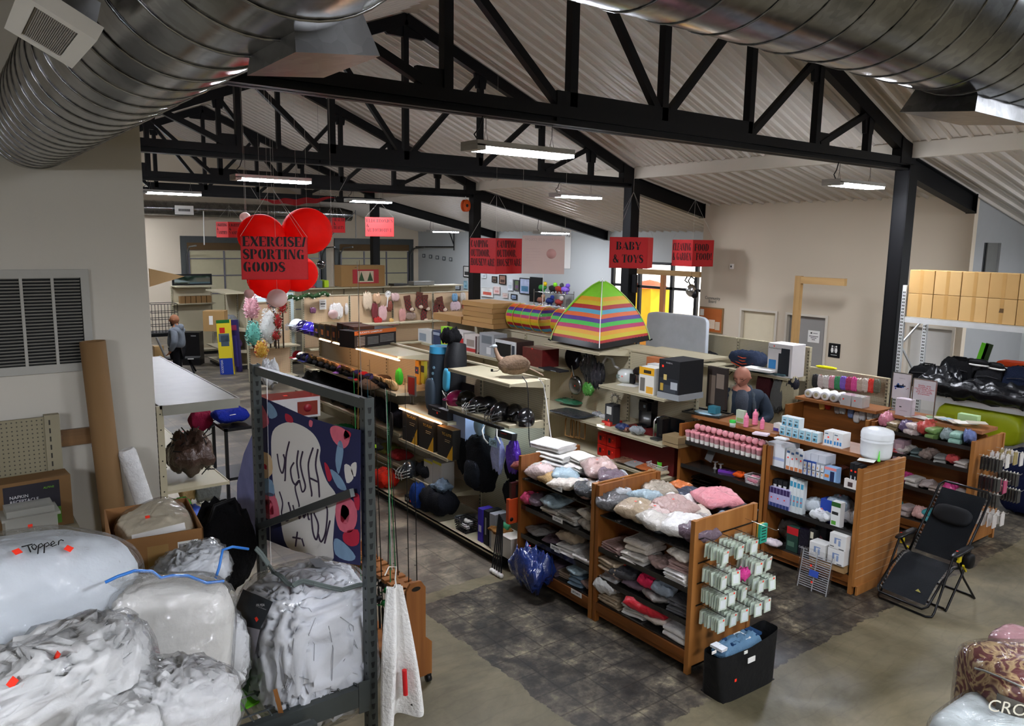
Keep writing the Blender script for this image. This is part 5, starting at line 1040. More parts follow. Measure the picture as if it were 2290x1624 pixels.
for yy,z,l in ((4.52,.30,'front left one on the flat carton'),(4.30,.30,'lower right by the slatwall end'),(4.29,.472,'upper right by the slatwall end')):
    facebox('faucet_carton','white box with a blue tap picture, '+l,'box',7.60,yy-.095,yy+.095,z,.168,.15,'dddcd8',FA,grp='tap boxes')
# wrapped white drying rack leaning
t=thing('drying_rack','white wire rack in clear wrap leaning at the oak unit foot','rack',(7.40,4.43,0),(0,R(10),0)); b=MB()
for i in range(16): b.tube([(0,-.17,.03+i*.024),(0,.17,.03+i*.024)],.004,5)
for y in (-.17,.17,0): b.tube([(0,y,0),(0,y,.42)],.006,6)
b.build('wire_frame',mat('c9cdd0',rough=.3,metal=.5),t); MB().box(-.02,.02,-.19,.19,-.0,.44).build('plastic_wrap',film(.25,1,10),t); MB().box(-.024,-.021,-.06,.05,.16,.23).build('blue_label',mat('3450a8'),t); sticker(t,(-.023,.04,.27),(0,-1,0),(0,0,1),.022); sticker(t,(-.023,.0,.10),(0,-1,0),(0,0,1),.022)
# bright pieces poking over the shelf edges
for (a,c,z,sz,col,l) in [(1450,1365,.215,(.22,.46,.13),'c8182c','red satin set in clear wrap spilling over the lowest shelf'),(1362,1378,.215,(.24,.26,.17),'d2d2d0','white crumpled wrapped sheet at the lower left of the sachet unit'),(1450,1268,.46,(.16,.18,.13),'d81a4e','hot pink cloth poking from the middle shelf'),(1485,1275,.46,(.16,.22,.13),'8d98a4','grey blue cloth beside the hot pink one'),(1400,1285,.46,(.22,.3,.1),'3a3a3e','dark shiny pouch at the left of the middle shelf'),(1425,1395,.215,(.18,.24,.1),'1f2c6a','navy sock bundle on the lowest shelf')]:
    L=at(a,c,z=z); L.x=5.10; L.y=ys(a,5.1,z); L.z=z+.09; soft('bright_linen',l,'linen',L,sz,col,int(a)%7,(0,R(-8),.2),grp=None,amp=.08,ridge=.06)
for i,(y,z,c,l) in enumerate([(5.05,.80,'b9c9d8','pale blue packet behind the lavender boxes'),(4.75,.672,'c4ccd2','white packet bag centre of the middle medicine shelf'),(4.45,.80,'8a9aa8','grey packet at the back of the middle medicine shelf'),(4.9,.218,'25252a','black packet at the back of the bottom medicine shelf'),(4.7,.34,'4a1a20','dark red packet at the back of the bottom medicine shelf')]): soft('medical_packet',l,'packet',(7.88,y,z),(.2,.26,.16),c,i+1,amp=.08)
# sports gondola
def strip(label,a,b_,col,st,w=.02):
    k=('strip',col,st)
    if k not in MC:
        m_,nt_,b__=base('light_strip'); b__.inputs['Emission Color'].default_value=lin(col); b__.inputs['Emission Strength'].default_value=st; MC[k]=m_
    mid=(Vector(a)+Vector(b_))/2; o=MB().bar(Vector(a)-mid,Vector(b_)-mid,w,.012).build('shelf_light_strip',MC[k],None,loc=mid,label=label,cat='light strip'); return o
for i,(p,q) in enumerate([((715,755),(738,760)),((745,763),(785,772)),((797,775),(893,798))]):
    A=at(*p,x=5.085); B=at(*q,x=5.085); A.z=B.z=2.055; strip('warm pink light strip under the top shelf over the gloves, '+ORD[i],A,B,'ffc9a4',STRIP)
strip('warm light strip under the golf bag shelf edge',(5.085,9.40,1.385),(5.085,8.30,1.385),'ffd2a8',STRIP*.6)
strip('cool white light strip under the helmet shelf',(5.25,8.0,1.60),(5.25,6.95,1.60),'cfe8ff',STRIP*.8)
MB().box(-.03,.03,-.55,.55,-.035,.0).build('light_bar',BLKS,None,loc=(5.10,7.55,1.607),label='black light bar with a box end under the helmet shelf edge',cat='light bar')
# bird decoy
t=thing('bird_decoy','brown feathered turkey decoy on the top shelf, tail toward the aisle','decoy',at(1140,846,z=2.149)+Vector((.15,.12,0)),R(150)); fe=mat('6e5a48',rough=.9,bump=.9,bs=38,var=.35,vs=30)
MB().blob((0,0,.125),(.19,.115,.115),2.1,32,20,.04,4).build('body',fe,t); MB().tube([(.13,0,.16),(.19,0,.22),(.215,0,.29),(.225,0,.33)],[.045,.03,.021,.018],14).build('neck',mat('8a705c',rough=.8,var=.2),t)
MB().blob((.235,0,.345),(.035,.022,.024),2.1,16,10,.02).lathe([(.009,0),(.0,.03)],(.265,0,.342),8,axis='x').build('head',mat('9aa0a2',rough=.7,var=.3,vs=40),t)
b=MB(); b.grid(lambda u,v: Vector((-.14-.20*v,(u-.5)*(.08+.10*v),.115-.10*v-.02*abs(u-.5))),12,8).build('tail',mat('7a6654',rough=.9,bump=.8,bs=60,var=.4,vs=50),t)
for s_ in (-1,1): MB().blob((-.03,s_*.10,.14),(.13,.022,.06),2.2,18,10,.03,rot=(0,.25,0)).build('wing',mat('5c4938',rough=.9,bump=.8,bs=45,var=.4,vs=40),t)
MB().tube([(.0,0,0),(.06,-.03,.005),(.12,.0,.02)],.004,6).tube([(0,0,0),(.0,0,.03)],.015,8).build('cord_plug',BLK,None,loc=at(1100,831,z=2.15),label='black cord end lying left of the bird decoy',cat='cord')
for a,l in (([(1205,846),(1215,860),(1222,900),(1233,985)],'white cable hanging down the gondola upright'),):
    MB().tube([at(p,c,x=5.55-.25*(i<1)) for i,(p,c) in enumerate(a)],.006,6).build('cable',WHT,None,label=l,cat='cable')
MB().tube([at(1168,842,x=5.08),at(1178,856,x=5.06),at(1181,880,x=5.05),at(1183,980,x=5.05),at(1186,1000,x=5.05)],.005,6).build('cable',BLK,None,label='black cable hanging from the decoy shelf edge',cat='cable')
# helmets
def helmet(loc,col,label,rz=0,cage=False,s=1,brim=True,cc='c8c8c4',grp='helmets on the sports gondola'):
    t=thing('helmet',label,'helmet',loc,rz,grp); m_=mat(col,rough=.22,coat=.6)
    b=MB(); b.grid(lambda u,v:(lambda th,ph:Vector((-.125*s*math.cos(th)*math.cos(ph)*(1.12),.10*s*math.sin(th)*math.cos(ph),.06*s+.13*s*math.sin(ph))))(2*PI*u,-.55+v*(PI/2+.55)),24,10); b.build('shell',m_,t)
    if brim: MB().grid(lambda u,v:Vector((-.11*s-.075*s*v*math.cos((u-.5)*1.6),(u-.5)*.17*s,.085*s-.015*v)),10,4).build('brim',m_,t)
    if cage:
        b=MB()
        for z in (-.02,.02,.055): b.tube([(-.09*s,-.09*s,z*s+.02),(-.19*s,-.05*s,z*s),(-.20*s,.05*s,z*s),(-.09*s,.09*s,z*s+.02)],.004,5)
        for y in (-.05,0,.05): b.tube([(-.15*s,y*s,.09*s),(-.20*s,y*s,.03*s),(-.185*s,y*s,-.04*s)],.004,5)
        b.shift((0,0,.03)).build('face_cage',mat(cc,rough=.3,metal=.7),t)
    MB().lathe([(.03*s,0),(.035*s,.004),(.0,.006)],(0,-.098*s,.05*s),12,axis='y').build('ear_guard',BLKS,t)
    return t
Z=1.647
for i,(px_,col,cg,l,x) in enumerate([(1022,'7c1240',0,'maroon batting helmet at the left of the helmet shelf',5.22),(1042,'14120f',0,'plain black batting helmet beside the maroon one',5.30),(1070,'17171a',1,'black catcher helmet with a silver wire cage, third on the helmet shelf',5.22),(1092,'101114',1,'black catcher helmet behind the silver cage',5.33),(1120,'101012',1,'glossy black catcher helmet with white throat guard',5.20),(1150,'0e0e10',0,'black helmet near the right end of the helmet shelf',5.32),(1176,'131316',0,'black visor helmet at the right end of the helmet shelf',5.30)]):
    helmet((x,ys(px_,x,Z+.1),Z+.0),col,l,R(-25+i*9),cg,1.0+.1*(i==4),True,['9a9a96','555555','d0d0cc'][i%3])
bx('boxed_game','small black and red box at the left end of the helmet shelf','box',1020,1052,858,5.38,Z,.06,'241a1a',[(.1,.9,.1,.45,'c9c7c4'),('S',.15,.8,.02)])
soft('wrapped_visor','shiny wrapped black visor at the far right of the helmet shelf','packet',(5.30,6.95,Z),(.2,.22,.09),'1c1c1e',4)
# hanging goods under the helmet shelf (front of pegboard)
t=thing('backpack','large black hockey chest protector and backpack hanging under the lit shelf','backpack',(5.26,7.62,.66)); MB().blob((0,.02,.34),(.14,.24,.36),3,32,24,.07,3,4,ridge=.06).build('main_bag',cloth('0d0f13'),t)
MB().blob((-.13,.03,.22),(.05,.16,.17),3,20,14,.06,3,7,ridge=.06).build('front_pocket',cloth('14181f'),t); MB().tube([(-.03,-.08,.66),(-.04,0,.78),(-.03,.08,.66)],.012,8).build('strap',BLK,t)
for s_ in (-1,1): MB().box(-.16,-.155,s_*.07-.015,s_*.07+.015,.30,.38).build('buckle_patch',mat('50586a',rough=.5),t)
soft('protector_pad','black padded vest hanging left of the backpack','pad',(5.3,8.02,.72),(.2,.26,.5),'101216',9,wrap=False); 
soft('sports_mask_pack','lavender and white mask in a clear hanging bag','packet',(5.14,7.14,1.00),(.08,.20,.40),'a9b4e6',15,(0,0,0)); soft('toy_pack','purple moulded set in a hanging bag','packet',(5.16,6.86,1.06),(.08,.22,.36),'5c2bc0',18)
t=MB().box(-.002,0,-.08,.08,-.04,.05).build('header_card',mat('b9dcf2',rough=.5),None,loc=(5.09,7.16,1.38),label='pale card marked OM above the lavender mask bag',cat='card'); text('OM',(-.003,0,0),(0,-1,0),(0,0,1),.045,INK,t)
MB().lathe([(0,-.004),(.11,-.003),(.11,.003),(0,.004)],(0,0,0),24,axis='x').build('round_hat',mat('a8cbe8',rough=.7),None,loc=(5.2,7.62,1.47),label='pale blue round cap hanging in the lit bay',cat='cap')
t=thing('power_box','black power supply box hanging under the helmet shelf end','power supply',(5.12,6.95,1.52),(0,R(8),R(5))); MB().box(-.04,.04,-.14,.14,-.04,.04).build('case',BLKS,t); MB().box(-.042,-.04,-.05,.05,.01,.02).build('red_line',mat('7a2018'),t)
MB().tube([(5.12,7.35,1.6),(5.05,7.33,1.50),(5.04,7.28,1.42),(5.08,7.25,1.36)],.009,6).build('zip_hook',WHT,None,label='thick white cable loop hanging at the bar, left one',cat='cable'); MB().tube([(5.10,7.10,1.62),(5.04,7.02,1.50),(5.06,6.98,1.42)],.009,6).build('zip_hook',WHT,None,label='thick white cable hanging at the bar, right one',cat='cable')
for i,(y,z,c,l) in enumerate([(7.0,.62,'15161a','black pouch low on the pegboard beside the oak unit'),(6.98,.95,'12131a','dark cord bag under the purple set')]): soft('cord_bag',l,'bag',(5.25,y,z),(.14,.2,.3),c,i+2,wrap=False)
# base deck of that bay
Z=.148
t=basket((5.10,7.72,Z),(.20,.26,.14),'17171c','black slotted basket of white balls on the sports base deck')
for i in range(6): MB().lathe([(0,-.03),(.02,-.024),(.03,0),(.02,.024),(0,.03)],(0,0,0),14).build('golf_ball',WHT,None,loc=(5.06+.05*(i%2),7.64+.055*(i//2),Z+.06+.05*(i%2)),label='white ball in the black slotted basket, %s'%['first','second','third','fourth','fifth','sixth'][i],cat='ball',group='balls in the black basket')
for i,(a,c_,tp,d,col,l,dc) in enumerate([(1068,1078,1138,.16,'3a2aa0','upright indigo binder box on the base deck',[(.2,.8,.3,.5,'c8c4e0')]),(1081,1091,1143,.20,'18181c','upright black binder box with white lettering',[(.3,.6,.3,.8,'8c8c8a')]),(1094,1106,1150,.2,'8f9298','upright grey box right of the black binder box',[])]):
    bx('game_carton',l,'box',a,c_,tp,5.02,Z,d,col,dc)
bx('plain_carton','white carton with folded flaps at the end of the sports base deck','box',1098,1142,1196,4.99,Z,.22,'c9c3b8',[(0,1,.94,.97,'8f897e')])
bx('boxed_set','red and white printed carton behind the black basket','box',1030,1068,1165,5.28,Z,.22,'b9bcc2',[(0,1,.8,1,'b53a34'),(.1,.9,.2,.4,'8f2f36')]); bx('boxed_set','blue edged carton left of the black basket','box',1018,1034,1158,5.2,Z,.2,'9fa6ae',[(0,1,.85,1,'2a4da0')])
L=(5.12,6.98,.44); MB().lathe([(0,-.10),(.035,-.1),(.035,.1),(0,.1)],(0,0,0),16,axis='y').build('gradient_roll',mat('3f9a6a',rough=.5,var=.5,vs=8),None,loc=L,label='green and blue roll above the white carton',cat='roll')
soft('wicker_basket','brown straw filled basket above the white carton','basket',(5.08,6.98,.335),(.2,.26,.08),'7a5428',5,wrap=False,amp=.15)
t=soft('hockey_bag','large black and navy hockey bag marked BAUER on the base deck','bag',(5.08,8.35,Z),(.32,.56,.34),'0d0f16',6,wrap=False); text('BAUER',(-.14,.02,.24),(0,-1,-.2),(.3,-.1,1),.05,mat('8a8a92',rough=.5),t,wid=.24)
soft('sleeping_bag_roll','blue nylon roll standing left of the hockey bag','roll',(5.0,8.75,Z),(.18,.2,.32),'12306e',7,wrap=False)
bx('black_carton','long black printed carton on the base deck behind the fishing rods','box',905,950,1118,4.99,Z,.3,'121213',[(.05,.2,.3,.7,'8a8a86'),('S',.3,.5,.03)]); soft('orange_vest','orange red bundle on the base deck behind the fishing rods','clothing',(5.05,9.8,Z),(.3,.4,.26),'b8220f',3,wrap=False)
# golf shelf z 1.42
Z=1.422
t=thing('golf_bag','tall grey and black golf bag with an open sky blue hood','golf bag',(5.34,8.78,Z),R(10)); MB().tube([(0,0,0),(0,.0,.3),(.0,.0,.62),(.02,-.02,.86)],[.13,.135,.14,.15],20).build('body',mat('26303a',rough=.6,var=.2,bump=.3,bs=8),t)
MB().blob((-.13,.02,.25),(.04,.09,.22),3,18,12,.04).build('pocket',mat('3c4854',rough=.6),t); MB().tube([(.02,-.02,.80),(.02,-.02,.89)],[.155,.15],22).build('blue_rim',mat('3f9cc9',rough=.5),t)
MB().tube([(.1,-.1,.15),(.16,-.14,.5),(.08,-.08,.8)],.014,8).build('strap',BLK,t)
for i in range(3): MB().lathe([(.02,-.004),(.02,.004)],(-.14,-.06+i*.02,.62-.08*i),12,axis='x').build('logo_ring',mat('7aa2b8',rough=.5),t)
t=thing('golf_bag','black golf bag with a turquoise pocket and white piping','golf bag',(5.36,8.42,Z),R(-8)); MB().tube([(0,0,0),(0,0,.3),(.02,.02,.75),(.06,.06,.95)],[.13,.14,.15,.12],20).build('body',mat('0f1013',rough=.6,bump=.4,bs=9),t)
MB().blob((-.13,-.03,.50),(.03,.08,.15),3.5,18,14,.02,rot=(.15,0,0)).build('pocket',mat('45a8cc',rough=.5),t); MB().blob((-.13,-.03,.18),(.03,.09,.16),3.5,18,14,.02).build('lower_pocket',mat('15171c',rough=.5),t); MB().tube([(-.155,.04,.35),(-.165,-.02,.32),(-.16,-.10,.28),(-.16,-.11,.1),(-.15,-.06,.02)],.006,6).build('piping',WHT,t)
soft('golf_travel_cover','black crumpled cover slumped over the golf bags','bag',(5.36,8.52,Z+.92),(.22,.26,.18),'0c0c0f',6,wrap=False,amp=.14); MB().tube([(0,0,0),(0,.01,1.45)],.004,6).build('club_shaft',CHR,None,loc=(5.42,9.06,Z),label='thin chrome rod standing up beside the blue hooded golf bag',cat='rod')
t=thing('sign_holder','grey framed red sign on a chrome double post stand','sign holder',at(913,905,z=Z)+Vector((.06,0,0)),R(8))
MB().box(-.01,.01,-.09,.09,.12,.40).build('frame',mat('6b6866',rough=.4),t); MB().box(-.012,-.01,-.072,.072,.14,.38).build('red_face',mat('8c1c20',rough=.6),t); MB().box(-.004,.004,-.035,-.028,0,.12).box(-.004,.004,.028,.035,0,.12).build('post',CHR,t); MB().box(-.04,.04,-.06,.06,0,.004).build('foot_plate',CHR,t)
bx('boxed_game','black box with white side on the edge of the golf shelf','box',957,1000,912,5.13,Z,.14,'1c191c',[('TOP',.0,1,.55,1,'c9ccd4'),('S',.5,.5,.03),('T',.45,.7,.014,'MARTIN','d0d0d0',.4)])
# TC boxes z .95
Z=.952
def tc(p0,p1,pt,txt,l):
    t=bx('snowshoe_carton',l,'box',p0,p1,pt,5.10,Z,.34,'1d1813',[('TOP',0,1,0,1,'8a6a42'),('T',.62,.80,.034,txt,'d9a93a',.6),(.5,.85,.62,.63,'b9a27a'),(.5,.80,.56,.57,'b9a27a')])
    h=zs(pt,5.10,ys((p0+p1)/2,5.10,Z))-Z; w=abs(ys(p0,5.10,Z)-ys(p1,5.10,Z)); MB().prism([(-w/2,0),(-w/2+w*.38,0),(-w/2,h*.5)],'x',-.003,-.001).build('yellow_wedge',mat('c8951f',rough=.5),t); return t
tc(900,933,918,'TC-FLEX','black carton with gold lettering, left of the three snowshoe boxes'); tc(936,969,938,'TC-FLEX','black carton with gold lettering, middle snowshoe box'); tc(978,1012,958,'TC-LITE','black carton with gold lettering, right snowshoe box')
bx('game_carton','white lit carton with a blue cap picture behind the right snowshoe box','box',1000,1040,925,5.22,Z,.3,'9aa8c8',[(0,1,0,.5,'14161c')])
for i,(a,c) in enumerate(((925,985),(957,998))):
    t=soft('sandals','pair of brown strap sandals on the snowshoe shelf edge, %s pair'%('left','right')[i],'shoes',at(a,c,z=Z)+Vector((-.01,0,0)),(.12,.28,.05),'2a1f18',i+4,wrap=False,amp=.15)
    MB().tube([(-.04,.1,.05),(0,.0,.06),(.03,-.1,.05)],.008,6).build('orange_strap',mat('c8641f',rough=.5),t)
# lower shelf z .48
Z=.482
helmet((5.12,9.15,Z),'23272a','white striped black lacrosse helmet on the lowest sports shelf',R(10),True,1.15); soft('black_duffel','black duffel with grey stripe on the lowest sports shelf','bag',(5.25,8.85,Z),(.3,.34,.22),'15161a',5,wrap=False)
for i in range(2): bx('boxed_tent','white upright carton with a yellow top, %s'%('left one','right one')[i],'box',948+i*20,967+i*20,1030+i*3,5.14,Z,.2,'b9b5ae',[(0,1,.9,1,'c4b83a')],grp='yellow topped cartons')
soft('grey_straps','tangle of grey webbing straps at the end of the lowest shelf','straps',(5.08,8.28,Z),(.2,.26,.12),'5b6a78',8,wrap=False,amp=.2,ridge=.15)
# tennis rackets and lime sled on the pegboard
def racket(x,y,z,label,r=0):
    t=thing('tennis_racket',label,'racket',(x,y,z),(r,0,0),'rackets on the pegboard'); pts=[(0,.11*math.cos(a),.14*math.sin(a)) for a in [2*PI*i/24 for i in range(24)]]
    MB().tube(pts,.010,6,closed=True).build('hoop',mat('8c8478',rough=.4),t); b=MB()
    for i in range(9): q=-.085+i*.021; h=.14*math.sqrt(max(0,1-(q/.11)**2)); b.tube([(0,q,-h),(0,q,h)],.0012,4); 
    for i in range(11): q=-.115+i*.023; h=.11*math.sqrt(max(0,1-(q/.14)**2)); b.tube([(0,-h,q),(0,h,q)],.0012,4)
    b.build('strings',mat('d0b890',rough=.6),t); MB().tube([(0,0,-.14),(0,0,-.40)],.014,8).build('handle',mat('1a1818',rough=.6),t)
for i,(y,z,l) in enumerate([(9.35,1.82,'tennis racket left of the golf bags, upper'),(9.15,1.84,'second tennis racket left of the golf bags'),(9.30,1.66,'tennis racket behind the red sign')]): racket(5.56-.03*i,y,z,l,R(6*i-5))
facebox('darts_carton','orange and navy boxed sticks hanging left of the rackets','box',5.48,9.56,9.66,1.65,.34,.05,'c88a2a',[(0,1,.45,.75,'28304f'),('S',.5,.6,.02)])
facebox('darts_carton','yellow and black boxed sticks hanging nearer the rackets','box',5.5,9.44,9.53,1.68,.32,.05,'a8a02e',[(0,1,.5,.8,'1c1c24')])
t=thing('snowboard_shoe','long black snowshoe with white lettering leaning on the shelf end','snowshoe',(5.06,9.66,.98),(R(3),R(4),0)); pts=[(0,.065*math.cos(a)*(1-.25*(math.sin(a)<0)),.30*math.sin(a)) for a in [2*PI*i/28 for i in range(28)]]
MB().plate(pts,.02).build('deck',mat('16100e',rough=.5),t); MB().tube(pts,.010,6,closed=True).build('frame',BLKS,t); text('FLUX',(-.012,0,.04),(0,0,1),(0,1,0),.04,mat('c8c4bc',rough=.6),t)
soft('lime_board','black and lime green kick board beside the rods','board',(4.95,9.95,.70),(.10,.50,.10),'101210',4,wrap=False); MB().box(-.01,.01,-.22,.2,0,.05).build('lime_edge',mat('a6d82a',rough=.5),None,loc=(4.88,9.93,.73),rz=(R(-12),0,0),label='lime green curved edge panel behind the rods',cat='board')
# cap bay
Z=2.10
A=at(793,780,z=2.108); B=at(886,768,z=2.108)
t=thing('game_carton','long black and orange carton reading BUCKETS GAMEPLAY','box',(A+B)/2,math.atan2((B-A).y,(B-A).x)); LL=(B-A).length
bevel(MB().box(-LL/2,LL/2,0,.34,0,.25).build('carton',card('201b19'),t),.003); MB().box(-LL/2,LL/2,-.002,0,.19,.25).build('orange_band',mat('b85c22',rough=.5),t); text('BUCKETS GAMEPLAY',(-LL*.12,-.003,.222),(1,0,0),(0,0,1),.024,LW,t,wid=LL*.55,bold=.01)
for j in range(6): MB().box(-LL*.44,-LL*.26,-.003,-.001,.15-j*.022,.158-j*.022).box(-LL*.2,LL*.06,-.003,-.001,.14-j*.02,.146-j*.02).box(LL*.1,LL*.44,-.003,-.001,.155-j*.02,.161-j*.02).build('printed_text',mat('8f8c88',rough=.6),t)
for i in range(7):
    a=648+60+i*19-24*(i<0); p0=702+i*13.0; t=pxb('boxed_hoop','brown and black boxed game in the row left of the long carton, '+ORD[i],'box',p0,p0+11.5,[731,731,732,733,727,729,731][i]-8+int(i*1.2),4.98,2.108,.34,['5f5030','6a5836','5f5030','6a5836','4a2c1a','4a2c1a','542f1c'][i],[(.1,.9,.1,.9,'221c18'),(.3,.7,.25,.6,'a8652c')],grp='row of boxed games')
helm=[('d4dfe6','white batting helmet at the far end of the top shelf'),('201a48','navy speckled helmet beside the white one'),('3a2fa0','violet batting helmet, third on the top shelf'),('4334b0','violet batting helmet, fourth on the top shelf'),('2b2768','dark violet helmet next to the boxed games')]
for i,(c,l) in enumerate(helm): x=5.10; helmet((x,ys(664+i*14,x,2.2),2.108),c,l,R(i*14),i<2,1.0)
cols=['9c1a22','d8d4cc','1c1d5a','22204e','8c7246','7a6a48','b89464','a8845a','96784c','b08a5c','6b4a9c','8c7050','a07a4c','24245c','a31c28','1f2050','2a2a60','b99b6e','8a6a40','c0a070']
Z=1.582
for i in range(20):
    y=13.25-i*.187; rg=random.Random(i)
    if i in (0,1,2,3,10,13,14,15,16):
        t=thing('baseball_hat','%s baseball cap on the glove shelf, %s in the row'%({'9c1a22':'red','d8d4cc':'white','1c1d5a':'navy','22204e':'dark navy','6b4a9c':'purple','24245c':'deep blue','a31c28':'crimson','1f2050':'midnight blue','2a2a60':'indigo'}[cols[i]],ORD[i]),'cap',(5.14,y,Z+.02),R(rg.uniform(-20,20)),'caps and gloves')
        MB().lathe([(.095,0),(.098,.03),(.085,.075),(.05,.11),(0,.12)],(0,0,0),18).build('crown',cloth(cols[i]),t); MB().grid(lambda u,v:Vector((-.085-.075*v*math.cos((u-.5)*2),(u-.5)*.17,.01-.012*v)),10,4).build('bill',cloth(cols[i]),t)
    else:
        t=thing('baseball_glove','tan leather baseball glove on the glove shelf, %s in the row'%ORD[i],'glove',(5.18,y,Z+.01),(0,R(-30),R(rg.uniform(-25,25))),'caps and gloves'); lt=mat(cols[i],rough=.6,bump=.5,bs=20)
        MB().blob((0,0,.07),(.05,.10,.075),2.4,20,12,.08,3,i).build('palm',lt,t)
        for k in range(4): MB().tube([(-.01,-.07+k*.045,.09),(-.03,-.075+k*.047,.15),(-.02,-.07+k*.045,.19)],[.022,.02,.014],8).build('finger_stall',lt,t)
for i in range(14): soft('black_mitt','black catcher mitt in the dark front row of the glove shelf, '+ORD[i],'glove',(5.12,13.0-i*.24,Z-.0),(.16,.20,.10),'121113',i,wrap=False,grp='dark mitts')
MB().lathe([(0,0),(.22,.01),(.24,.03),(.1,.05),(0,.055)],(0,0,0),28).build('sun_hat',mat('4a3826',rough=.8),None,loc=(5.10,10.15,Z+.03),rz=(R(8),R(-16),0),label='large brown brimmed hat near the end of the glove shelf',cat='hat')
soft('green_glove','bright green glove hanging at the shelf end','glove',(5.2,9.62,1.66),(.08,.12,.22),'3fae2c',3,wrap=False); t=soft('wire_catcher_gear','heap of black catcher gear on the shelf under the gloves','gear',(5.3,12.3,1.003),(.42,1.7,.3),'0f0f11',9,wrap=False,amp=.16,nu=40)
for i in range(5): soft('sports_bag','dark sports bag on the shelf under the gloves, '+ORD[i],'bag',(5.3,11.4-i*.42,1.003),(.34,.36,.26),['14151a','101012','1a1a20','0f1118','15131a'][i],i+30,wrap=False,grp='dark bags below the gloves')
for i in range(6): soft('tshirt_stack','%s folded shirts on the lower sports shelf, %s'%(['green','black','white','grey','olive','red'][i],ORD[i]),'clothing',(5.25,11.6-i*.38,.553),(.3,.32,.12),['2f9a5a','151515','c9c9c4','7a7a78','6a6f2e','8c2222'][i],i+50,wrap=False)
# maskee box in front (white and red carton on a stand) and items on low gondola side
t=thing('toy_carton','white and red shiny carton ending in the letters SKEE','box',(4.05,10.9,1.10),R(-3)); MB().box(-.40,.44,-.15,.34,0,.30).build('carton',mat('c4c6c8',rough=.25,coat=.7),t); MB().box(-.402,.442,-.152,.342,.30,.303).build('red_top',mat('a8202a',rough=.2,coat=.8),t)
text('SKEE',(-.12,-.152,.18),(1,0,0),(0,0,1),.03,INK,t); MB().box(.10,.40,-.154,-.15,.03,.24).build('picture_panel',mat('7a2f24',rough=.4,coat=.5),t); MB().lathe([(0,-.156),(.06,-.1555),(.06,-.154)],(.25,0,.14),20,axis='y').build('round_emblem',mat('8c2430',rough=.4),t); MB().box(-.03,.03,.05,.12,.3035,.3045).build('top_mark',TAGR,t)
t=thing('flat_cart','black slotted steel cart carrying the bright carton and backpacks','cart',(3.85,10.95,0)); 
for x,y in ((-.75,-.25),(.55,-.25),(-.75,.35),(.55,.35)): MB().box(x-.02,x+.02,y-.02,y+.02,0,1.10).build('post',BLKS,t)
for z in (.35,1.05): MB().box(-.77,.57,-.27,.37,z,z+.04).build('shelf',BLKS,t)
t=soft('backpack','bright blue backpack lying on the black cart','backpack',(3.25,11.0,1.095),(.46,.40,.20),'1d2f9a',6,wrap=False); MB().tube([(-.2,-.16,.13),(0,-.2,.16),(.2,-.12,.14)],.006,6).build('white_cord',WHT,t); sticker(t,(-.0,-.12,.19),(1,0,0),(0,1,.2),.022)
t=soft('backpack','dark red backpack hanging beside the blue one','backpack',(2.93,11.3,.94),(.30,.26,.30),'7a1634',9,wrap=False); MB().tube([(-.02,-.1,.02),(-.04,-.12,-.2),(-.02,-.1,-.42)],.010,6).build('strap',mat('7a1634'),t)
# goods inside the left gondola
for i,(x,y,z,sx_,sz,c,l) in enumerate([(1.86,7.8,.752,.28,.30,'1a3f9c','blue packet of wipes on the left gondola, behind the tote'),(1.86,8.2,.752,.26,.26,'3fae3a','green printed soft pack beside the blue wipes'),(2.08,7.75,.752,.2,.2,'7fbf3a','lime and purple nappy pack at the left gondola end')]):
    soft('nappy_pack',l,'packet',(x,y,z),(sx_,.22,sz),c,i+3,p=6,amp=.04)
soft('wrapped_cushion','grey cushion in shiny wrap at the left gondola foot','cushion',at(462,1120,z=.752),(.28,.26,.34),'5c5e5c',3,p=5,amp=.05); soft('beige_cushion','tan knitted roll leaning behind the open carton','cushion',at(420,1125,z=.752),(.18,.2,.34),'b09468',6,wrap=False)
t=thing('wine_rack','black wire shelf with dark glass and strings of small lights','rack',(1.95,7.9,1.33)); b=MB(); rg=random.Random(3)
for i in range(40): p=Vector((rg.uniform(-.2,.25),rg.uniform(-.1,.3),rg.uniform(0,.45))); b.tube([p,p+Vector((rg.uniform(-.12,.12),rg.uniform(-.1,.1),rg.uniform(-.12,.12)))],.006,5)
b.build('wire_tangle',BLK,t); soft('tangled_garland','heap of dark ornaments with copper sparkle under the glossy top','ornament',(1.95,8.0,1.31),(.4,.5,.34),'3a2418',9,amp=.12,ridge=.08)
# kitchen gondola
Z=1.742; xk=7.56
KB=[(935,965,738,.22,'b9b9b4','white carton picturing a blender, first on the microwave shelf',[(.1,.6,.1,.7,'7f8890')]),(966,985,740,.2,'2c3550','navy carton next to the blender box',[(.1,.9,.7,.9,'8f98a8')]),
(986,1000,731,.12,'8fc832','lime green hanging packet with orange pictures',[(.2,.8,.15,.35,'d8922e'),(.2,.8,.5,.7,'d8b12e')]),(1001,1036,741,.26,'c9c6c2','white and red carton of steel cups marked HAMILTON',[(0,1,0,.68,'b02022'),(.08,.6,.06,.6,'9a9a9a'),('T',.5,.86,.03,'HAMILTON','8a1418',.8)]),
(1038,1066,750,.24,'c4bcb6','white carton picturing a steamer, with red script',[(.1,.9,.05,.25,'a8302c'),(.2,.8,.35,.75,'8f8278'),(.9,1,0,1,'3a1416')]),(1072,1104,746,.28,'9a9c9e','tall silver grey carton with appliance pictures',[(.15,.85,.55,.9,'6a7074'),(.5,.8,.1,.4,'c9cccc')])]
for a,c,tp,d,col,l,dc in KB: bx('appliance_carton',l,'box',a,c,tp,xk,Z,d,col,dc)
